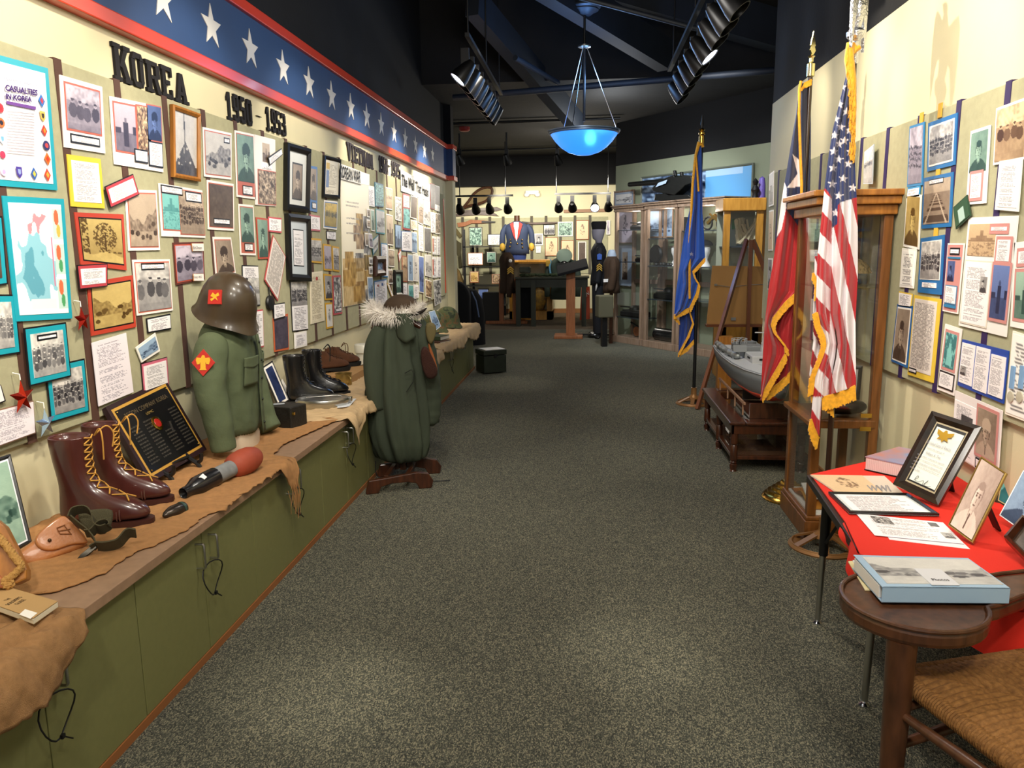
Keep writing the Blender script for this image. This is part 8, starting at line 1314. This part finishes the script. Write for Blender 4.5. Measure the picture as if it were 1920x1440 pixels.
# standing mannequin in dark uniform
mp = onZ(1121, 632, 0); mx_, my_ = mp.x, mp.y; t = thing('mannequin', 'tall mannequin in dark dress uniform and black garrison cap, arms at its sides', 'mannequin', (mx_, my_, 0)); fr = math.radians(184)
T = tunic(t, (mx_, my_), fr, .88, 1.58, .2, .13, M_UN, arm_to=.92)
for s in (-1, 1): obj('trouser_leg', B().tube([T(0, s * .09, .92), T(.01, s * .095, .5), T(0, s * .09, .08)], [.105, .085, .075], 14), M_UN, t, smooth=True); obj('shoe', B().ell(T(.05, s * .09, .045), (.075, .13, .045), 14, 8, M=Matrix.Rotation(fr + PI / 2, 4, 'Z')), M_BLE, t, smooth=True); obj('hand', B().tube([T(.04, s * .24, .93), T(.05, s * .235, .87), T(.06, s * .225, .80)], [.025, .035, .012], 10, flat=.5), M_WHITE, t, smooth=True)
hd = B(); rs = []
for f, a, e, o_ in ((1.56, .055, .055, 0), (1.62, .055, .058, 0), (1.65, .066, .085, .015), (1.70, .078, .10, .012), (1.77, .085, .107, .005), (1.83, .082, .105, 0), (1.87, .05, .07, 0)): rs.append([T(o_ + e * math.cos(k * PI / 10) * (1.08 if k in (0, 1, 19) and 1.7 < f < 1.8 else 1), a * math.sin(k * PI / 10), f) for k in range(20)])
hd.rings(rs); obj('head', hd, M_FACE, t, smooth=True, angle=180); obj('cap', B().rings([[T(.115 * s_ * math.cos(k * PI / 10), .085 * s_ * abs(math.sin(k * PI / 10)) ** 1.0 * (1 if k < 10 else -1), z) for k in range(20)] for z, s_ in ((1.80, 1), (1.90, 1.12), (1.93, 1.0), (1.90, .6))]), mat('black_wool', '0c0c0e', .9), t, smooth=True, angle=50)
v = (Vector((0, 0, H)) - Vector((mx_, my_, 1.3))).normalized(); n = Vector((v.x, v.y, 0)).normalized(); u_ = Vector((-n.y, n.x, 0)); c = T(.01, .26, 1.36) if (T(.01, .26, 1.3) - Vector((0, 0, 1.3))).length < (T(.01, -.26, 1.3) - Vector((0, 0, 1.3))).length else T(.01, -.26, 1.36); n = (c - Vector((mx_, my_, 1.36))).normalized(); u_ = Vector((-n.y, n.x, 0)); c = c + n * .07
obj('shoulder_patch', B().prism([(-.035, -.05), (.035, -.05), (.04, .03), (0, .05), (-.04, .03)], c, u_, Vector((0, 0, 1)), .006), mat('patch_blue', '3a62b8', .6), t)
for k in range(3): z = -.14 - k * .035; obj('chevron', B().prism([(-.045, z - .03), (0, z + .01), (.045, z - .03), (.045, z - .01), (0, z + .03), (-.045, z - .01)], c, u_, Vector((0, 0, 1)), .006), M_CHEV, t)
b = B(); b.box(mx_ - .35, mx_ + .3, my_ - .05, my_ + .05, .03, .06).box(mx_ - .05, mx_ + .02, my_ - .3, my_ + .3, .03, .06)
for dx, dy in ((-.33, 0), (.28, 0), (0, -.28), (0, .28)): b.ell((mx_ + dx, my_ + dy, .025), (.03, .03, .025), 10, 6)
tag(obj('wheeled_stand', b, M_BLACK), 'black wheeled cross base under the uniformed mannequin', 'stand')
# brown jacket on a form beside it
jp = onZ(1135, 640, 0); t = thing('brown_jacket', 'brown leather-trimmed jacket with pale collar on a form beside the mannequin', 'jacket', (jp.x, jp.y - .25, .95)); T = tunic(t, (jp.x + .08, jp.y - .25), fr, .80, 1.38, .18, .13, M_UB); obj('collar', B().lathe([(.06, 1.33), (.075, 1.38), (.05, 1.46), (.03, 1.47)], (jp.x + .08, jp.y - .25, 0), 16), mat('pale_blue_shirt', 'aebccc', .7), t, smooth=True); obj('name_tag', B().cbox((jp.x + .0, jp.y - .40, 1.0), (.1, .01, .05), .3), M_WHITE, t); obj('support', B().cyl((jp.x + .08, jp.y - .25, 0), (jp.x + .08, jp.y - .25, .85), .03), M_WALNUT, t)
b = B(); c = onY(1133, 575, 11.95); b.cbox((c.x, c.y, .62), (.24, .20, .34), .3); tag(obj('canvas_crate', b, mat('grey_green_canvas', '55523e', .8), bev=.02), 'grey-green canvas crate with a white tag hanging before the brown jacket', 'crate')
tag(obj('crate_stand', B().cbox((c.x, c.y, .22), (.08, .08, .44), .3), M_BLACK), 'dark post under the canvas crate', 'post')
# brown army tunic on pine stand
p = onZ(950, 607, 0); t = thing('uniform_stand', 'pine uniform stand with two uprights and crossed feet', 'stand', (p.x, p.y, 0))
for dx in (-.1, .18): obj('upright', B().box(p.x + dx - .045, p.x + dx + .045, p.y - .03, p.y + .03, .04, .9), M_PINE, t)
for dy, w in ((0, .42), (.28, .36)): obj('foot', B().box(p.x - w, p.x + w, p.y + dy - .05, p.y + dy + .05, 0, .06), M_PINE, t, bev=.01)
t = thing('army_tunic', 'brown army tunic with gold sergeant chevrons on the pine stand', 'tunic', (p.x + .02, p.y, .7)); T = tunic(t, (p.x + .02, p.y), math.radians(200), .62, 1.42, .24, .15, M_UB, arm_to=.55)
c = onY(957, 503, p.y - .37); 
for k in range(3): z = -k * .04; obj('chevron', B().prism([(-.06, z - .04), (0, z + .01), (.06, z - .04), (.06, z - .015), (0, z + .035), (-.06, z - .015)], c, (1, 0, 0), (0, 0, 1), -.01), M_CHEV, t)
obj('round_patch', B().ell(onY(957, 489, p.y - .35), (.035, .012, .035), 14, 8), M_WHITE, t, smooth=True)
tag(obj('tunic_case', B().box(p.x - .5, p.x - .12, p.y + .1, p.y + .4, 0, .62), mat('dark_brown_box', '1c1a12', .6)), 'tall dark box behind the brown army tunic', 'box')
# dress blues with red lapels
p = onY(970, 487, 16.6); t = thing('dress_uniform', 'blue dress uniform with red lapels, gold buttons and cuffs on the oak cabinet', 'uniform', p); T = tunic(t, (p.x, p.y), math.radians(-90), p.z + .12, p.z + .80, .26, .16, M_UBL, arm_to=p.z + .2)
obj('trousers', B().lathe([(.18, 0), (.2, .1), (.19, .2)], p, 18, sy=.7), mat('royal_blue', '20356e', .7), t, smooth=True)
for s in (-1, 1): obj('lapel', B().prism([(s * .02, .42), (s * .06, .50), (s * .13, .74), (s * .07, .78), (s * .03, .6)][::s], p + Vector((0, -.165, 0)), (1, 0, 0), (0, 0, 1), .012), mat('scarlet', 'c2281f', .6), t); obj('gold_cuff', B().ell(T(.05, s * .31, p.z + .27), (.06, .06, .09), 12, 8), M_CHEV, t, smooth=True)
obj('shirt', B().prism([(0, .38), (.05, .6), (.05, .78), (-.05, .78), (-.05, .6)], p + Vector((0, -.16, 0)), (1, 0, 0), (0, 0, 1), .008), M_WHITE, t); obj('neck_block', B().cyl(p + Vector((0, 0, .78)), p + Vector((0, 0, .92)), .06), M_WALNUT, t, smooth=True)
for dx, z in ((-.13, .42), (-.12, .36), (-.14, .28), (.02, .34), (.12, .42), (.12, .34), (.13, .26)): obj('button', B().ell(p + Vector((dx, -.165, z)), (.018, .012, .018), 10, 6), M_BRASS, t, smooth=True)
cz = p.z; a = onY(955, 487, 16.4).x; c = onY(1036, 487, 16.4).x; t = thing('oak_showcase', 'oak showcase cabinet with glass front under the dress uniform', 'showcase', ((a + c) / 2, 16.5, 0)); obj('top', B().box(a, c, 16.3, 16.9, cz - .05, cz), M_YO, t, bev=.006); obj('side', B().box(a, a + .06, 16.3, 16.9, 0, cz - .05), M_YO, t); obj('side', B().box(c - .12, c, 16.3, 16.9, 0, cz - .05), M_YO, t); obj('bottom', B().box(a, c, 16.3, 16.9, 0, .18), M_YO, t); obj('shelf', B().box(a + .06, c - .12, 16.32, 16.88, .78, .8), M_YO, t); obj('back_panel', B().box(a, c, 16.86, 16.9, .1, cz - .05), mat('cream_back', '9aa08a', .7), t)
tag(obj('gold_dress_jacket', B().ell(onY(1012, 560, 16.5), (.14, .1, .28), 16, 10), mat('navy_gold_cloth', '1a1c2a', .7, col2='a8822c', scale=8), smooth=True), 'navy and gold garment standing low inside the oak showcase', 'garment')
# long dark green table, acrylic case, curtain
a, c = onY(965, 520, 14.9), onY(1105, 520, 14.9); tz = a.z; t = thing('long_table', 'long dark olive table with thick apron in the far room', 'table', ((a.x + c.x) / 2, 15.2, 0)); M_OT = mat('dark_olive_paint', '2c2e20', .55); obj('top', B().box(a.x, c.x, 14.9, 15.6, tz - .03, tz), M_OT, t); obj('apron', B().box(a.x + .03, c.x - .03, 14.95, 15.0, tz - .20, tz - .03), M_OT, t)
for x in (a.x + .06, onY(1000, 560, 14.95).x, c.x - .1): obj('leg', B().box(x - .045, x + .045, 14.92, 15.02, 0, tz - .05), M_OT, t)
tag(obj('black_curtain_box', B().box(onY(968, 560, 15.2).x, onY(996, 560, 15.2).x, 15.15, 15.55, .14, tz - .21), mat('black_cloth', '050506', .9)), 'black box filling the space under the left part of the long table', 'box')
tag(obj('acrylic_case', B().box(a.x + .05, c.x - .4, 15.0, 15.5, tz + .002, tz + .26), M_GLASS), 'long clear acrylic case on the dark olive table', 'display case')
b = B(); rg = random.Random(12)
for k in range(34): x = a.x + .1 + rg.random() * 1.0; b.ell((x, 15.1 + rg.random() * .3, tz + .03), (.05, .04, .03), 8, 6)
tag(obj('leafy_garland', b, mat('leaf_green', '2c3a20', .8)), 'leafy green garland along the bottom of the acrylic case', 'garland', kind='stuff'); tag(obj('camera_prop', B().cbox((a.x + .18, 15.2, tz + .13), (.22, .14, .12)), mat('dark_green_metal', '2a3026', .5), bev=.02), 'dark green box-shaped device inside the acrylic case', 'device')
# green jacket with peaked cap
p = onY(1055, 510, 15.9); t = thing('green_service_jacket', 'grey-green service jacket with ribbons and a light blue cord behind the long table', 'jacket', p); M_GJ = mat('service_green', '4c5a50', .8); T = tunic(t, (p.x, p.y), math.radians(-90), p.z - .55, p.z + .32, .26, .16, M_GJ); obj('ribbon_bar', B().cbox(T(.17, .1, p.z + .03), (.12, .02, .04)), mat('ribbon_mix', 'b03a4a', .6, col2='e0e0e8', scale=30), t); obj('blue_cord', B().tube([T(.06, -.24, p.z + .25), T(.12, -.26, p.z + .1), T(.14, -.24, p.z - .05)], .02, 8), mat('light_blue_cord', '6fa8c8', .7), t, smooth=True); obj('shoulder_patch', B().cbox(T(.1, -.29, p.z + .18), (.09, .02, .12)), M_CHEV, t)
c = onY(1058, 480, 15.65); t = thing('peaked_cap', 'pale green peaked service cap tilted above the grey-green jacket', 'cap', c); A = Matrix.Rotation(math.radians(62), 4, 'X'); obj('crown', B().lathe([(.001, .03), (.15, .025), (.16, .01), (.15, -.01), (.10, -.03), (.10, -.08)], c, 28, A), mat('pale_green_felt', '8fa394', .8), t, smooth=True, angle=60); obj('visor', B().ell(c + Vector((0, -.06, -.14)), (.09, .05, .05), 16, 8), M_BLE, t, smooth=True)
# lectern
lb = onZ(1066, 633, 0); t = thing('lectern', 'pine lectern post with a tilted black reading panel', 'lectern', (lb.x, lb.y, 0)); obj('base', B().box(lb.x - .24, lb.x + .24, lb.y - .2, lb.y + .25, 0, .05), M_PINE, t, bev=.006); zc = onY(1072, 508, lb.y).z; obj('post', B().box(lb.x - .04, lb.x + .11, lb.y - .03, lb.y + .05, .05, zc), M_PINE, t); b = B(); b.cbox((lb.x + .06, lb.y, zc + .06), (.52, .42, .05), M=Matrix.Rotation(math.radians(-14), 4, 'Y') @ Matrix.Rotation(math.radians(18), 4, 'X')); obj('reading_panel', b, mat('matte_black', '0c0c0e', .9), t, bev=.01)
# orange banner
q = [onY(x, y, 15.9) for x, y in ((1090, 537), (1106, 537), (1106, 598), (1087, 600))]; b = B(); plate(b, q, Vector((0, -1, 0)), 0, .02, 'b8441c'); t = tag(obj('orange_banner', b, PRINT), 'orange cloth banner with white letters beginning SAN beside the mannequin', 'banner'); b = B(); text_b(b, 'SAN', onY(1093, 563, 15.87), (onY(1104, 553, 15.87) - onY(1093, 563, 15.87)), Vector((-.3, 0, 1)), .17, .09, .004); obj('lettering', b, M_WHITE, t)
# ---- wire shelf unit, far wall pictures and gear
X0_, X1_ = onY(868, 500, 17.2).x, onY(948, 500, 17.2).x; t = thing('shelf_unit', 'open black metal shelf unit against the far cream wall', 'shelf', ((X0_ + X1_) / 2, 17.4, 0)); fz = lambda y, Y=17.2: onY(900, y, Y).z
for x in (X0_ + .05, X1_ - .05, X0_ + .2): obj('post', B().box(x - .025, x + .025, 17.1 + .3 * (x > X0_ + .15), 17.15 + .3 * (x > X0_ + .15), 0, fz(430)), M_BLACK, t)
for y in (462, 499, 535, 572): obj('shelf', B().box(X0_, X1_, 17.1, 17.6, fz(y) - .02, fz(y)), M_BLACK, t)
def fprint(x0, y0, x1, y1, lab, kind, tone, Y=17.96, rings=(('efe9dc', .02),), frame=(.02, .02), fm=None, name='framed_picture', cat='framed picture', rsn=.9):
    a, c = onY(x0, y0, Y), onY(x1, y1, Y); q = [a, Vector((c.x, Y, a.z)), c, Vector((a.x, Y, c.z))]; return build_print(q, Vector((0, -1, 0)), x1 - x0, y1 - y0, name, lab, cat, list(rings), [('picture', F, kind, tone, [])], 'pictures and boxes in the far room', .015, frame, fm or M_BLKWOOD, rsn, int(x0))
for x0, y0, x1, y1, lab, kind, tone, Y, fm in ((879, 426, 905, 461, 'black shadow box with medals and a white paper on the top shelf', 'busy', 'green', 17.2, M_BLKWOOD), (914, 439, 942, 460, 'bright white open album on the top shelf', 'title', 'bw', 17.2, M_BLKWOOD), (877, 474, 906, 497, 'brown-framed newspaper page on the second shelf', 'text', 'bw', 17.2, M_PINE), (912, 472, 931, 493, 'green-matted small photo on the second shelf', 'portrait', 'green', 17.2, M_BLKWOOD), (881, 509, 898, 530, 'small red and cream box front on the third shelf', 'land', 'orange', 17.2, M_PINE), (922, 514, 937, 532, 'orange-framed collage on the third shelf', 'busy', 'warm', 17.2, M_PINE), (896, 541, 917, 568, 'blue night photo of a vehicle on the lower shelf', 'land', 'navy', 17.2, M_BLKWOOD),
    (1002, 438, 1018, 460, 'portrait of a man in a dark suit on the far wall', 'portrait', 'bw', 17.96, M_WHITE), (1019, 421, 1041, 441, 'black-framed photo of soldiers beside the long rifle', 'group', 'bw', 17.96, M_BLKWOOD), (1046, 416, 1074, 443, 'white-framed colour print of green figures', 'busy', 'green', 17.96, M_WHITE), (1022, 445, 1046, 480, 'brown-framed sketch of a crouching figure, left one', 'sketch', 'warm', 17.96, M_PINE), (1052, 451, 1076, 490, 'brown-framed sketch of a standing figure, partly behind the cap', 'sketch', 'warm', 17.96, M_PINE), (1080, 413, 1104, 449, 'pale sketch portrait at the upper right of the far wall', 'sketch', 'warm', 17.96, M_PINE), (1084, 453, 1099, 491, 'white-matted tall dark picture left of the mannequin', 'dark', 'brown', 17.96, M_WHITE), (1005, 462, 1014, 474, 'tiny white card under the suited man portrait', 'text', 'bw', 17.96, M_WHITE), (1137, 413, 1144, 440, 'narrow violet and white print right of the mannequin', 'land', 'purple', 17.96, M_WHITE)):
    fprint(x0, y0, x1, y1, lab, kind, tone, Y, fm=fm)
struct('display_board_far', B().box(-3.2, .45, 17.97, 18.0, .9, onY(1000, 408, 17.97).z), M_BOARD)
for i, px in enumerate((868, 894, 919, 944, 997, 1024, 1051, 1078, 1106)): p = onY(px, 450, 17.96); struct('trim_%d' % (10 + i), B().box(p.x - .03, p.x + .03, 17.955, 17.97, .9, onY(1000, 405, 17.96).z), mat('dark_divider', '4a4438', .7))
def wall3(name, lab, cat, pts, m, Y=17.95, th=.05, extra=()):
    t = thing(name, lab, cat, onY(pts[0][0], pts[0][1], Y)); obj('body', trace(B(), pts, Vector((0, Y, 0)), Vector((0, -1, 0)), th), m, t, bev=.004)
    for nm, pp, mm in extra: obj(nm, trace(B(), pp, Vector((0, Y - .015, 0)), Vector((0, -1, 0)), th * 1.3), mm, t)
t = thing('snowshoe', 'old teardrop snowshoe with webbing hung on the far wall', 'snowshoe', onY(890, 372, 17.9)); out = catmull([onY(x, y, 17.85) for x, y in ((866, 392), (878, 378), (888, 364), (900, 355), (914, 351), (922, 354), (922, 364), (912, 376), (898, 382), (880, 386), (866, 392))], 4); obj('rim', B().tube(out, .03, 8), M_WALNUT, t, smooth=True); obj('webbing', B().add([p + Vector((0, .01, 0)) for p in out[:-1]], [tuple(range(len(out) - 1))]), mat('webbing_brown', '4c3a26', .8, col2='8a764c', wave=28), t, solid=.01)
wall3('ski', 'dark wooden ski on the far wall, upper of two', 'ski', [(850, 397), (900, 390), (932, 388), (942, 393), (930, 396), (880, 397), (850, 400)], M_WALNUT); wall3('ski', 'dark wooden ski on the far wall, lower one with upturned tip', 'ski', [(850, 402), (890, 395), (912, 395), (928, 400), (935, 405), (900, 403), (850, 406)], M_WALNUT, 17.95)
wall3('rifle', 'wooden-stocked rifle hung above the shadow box', 'rifle', [(857, 418), (873, 416), (882, 412), (905, 413), (924, 415), (924, 417), (903, 419), (884, 419), (873, 424), (859, 426)], M_PINE, 17.91, .05, [('barrel', [(903, 414), (928, 415), (928, 417), (903, 418)], M_BLACK)]); wall3('rifle', 'long dark rifle hung beside the dress uniform neck', 'rifle', [(978, 415), (1000, 417), (1045, 416), (1045, 419), (1000, 421), (978, 418)], M_WALNUT, 17.91, .05, [('barrel', [(975, 416), (990, 416), (990, 418), (975, 418)], M_BLACK)])
wall3('wooden_paddle', 'long pale wooden plank hung high on the far wall', 'plank', [(1057, 393), (1143, 391), (1144, 397), (1057, 399)], mat('pale_wood', '8f6c52', .6), 17.95); wall3('web_gear', 'olive straps hanging at the left edge of the far wall', 'straps', [(853, 448), (858, 452), (864, 456), (864, 478), (866, 500), (860, 502), (858, 480), (854, 470), (853, 502), (851, 502), (851, 448)], M_WEB, 17.91); wall3('bandolier', 'khaki ammunition belt hanging diagonally by the rifle', 'belt', [(852, 423), (857, 430), (866, 442), (862, 447), (853, 436), (850, 432)], mat('khaki_canvas', '5f5534', .85), 17.91)
tag(obj('khaki_coat', trace(B(), [(852, 500), (860, 508), (868, 528), (866, 560), (852, 560)], Vector((0, 17.77, 0)), Vector((0, -1, 0)), .2), mat('khaki_wool', '7a6238', .85), bev=.04), 'khaki coat hanging behind the black chair backs', 'coat')
# black jacket forms at the counter end
t = thing('black_jacket', 'black jacket draped on a rounded form behind the counter end', 'jacket', (-1.95, 11.95, 0)); obj('back', B().rings([[Vector((-1.92 + w * math.cos(k * PI / 12), 12.2 + .18 * math.sin(k * PI / 12), z)) for k in range(24)] for z, w in ((0, .30), (.5, .29), (.72, .26), (.86, .17), (.9, .03))]), mat('black_cloth', '050506', .9), t, smooth=True); obj('piping', B().tube([(-1.80, 12.0, .85), (-1.73, 12.0, .7), (-1.69, 12.0, .45)], .012, 6), mat('grey_blue_piping', '5a6a88', .6), t)
t = thing('round_black_case', 'round-topped black case standing left of the black jacket', 'case', (-2.05, 11.8, 0)); obj('body', B().prism([(.22 * math.cos(a), .78 + .24 * math.sin(a)) for a in [PI * k / 16 for k in range(17)]] + [(-.22, 0), (.22, 0)], (-2.02, 11.95, 0), (1, 0, 0), (0, 0, 1), .2), mat('black_cloth', '050506', .9), t, bev=.03)
t = thing('orange_stool_boxes', 'pale shoe boxes lying at the foot of the shelf unit', 'boxes', onZ(915, 588, 0)); p = onZ(912, 588, 0); obj('lower_box', B().cbox((p.x, p.y, .07), (.5, .3, .14)), M_WALNUT, t, bev=.01); obj('upper_box', B().cbox((p.x + .1, p.y, .18), (.34, .28, .08)), mat('old_paper', 'd8cdb4', .8), t)
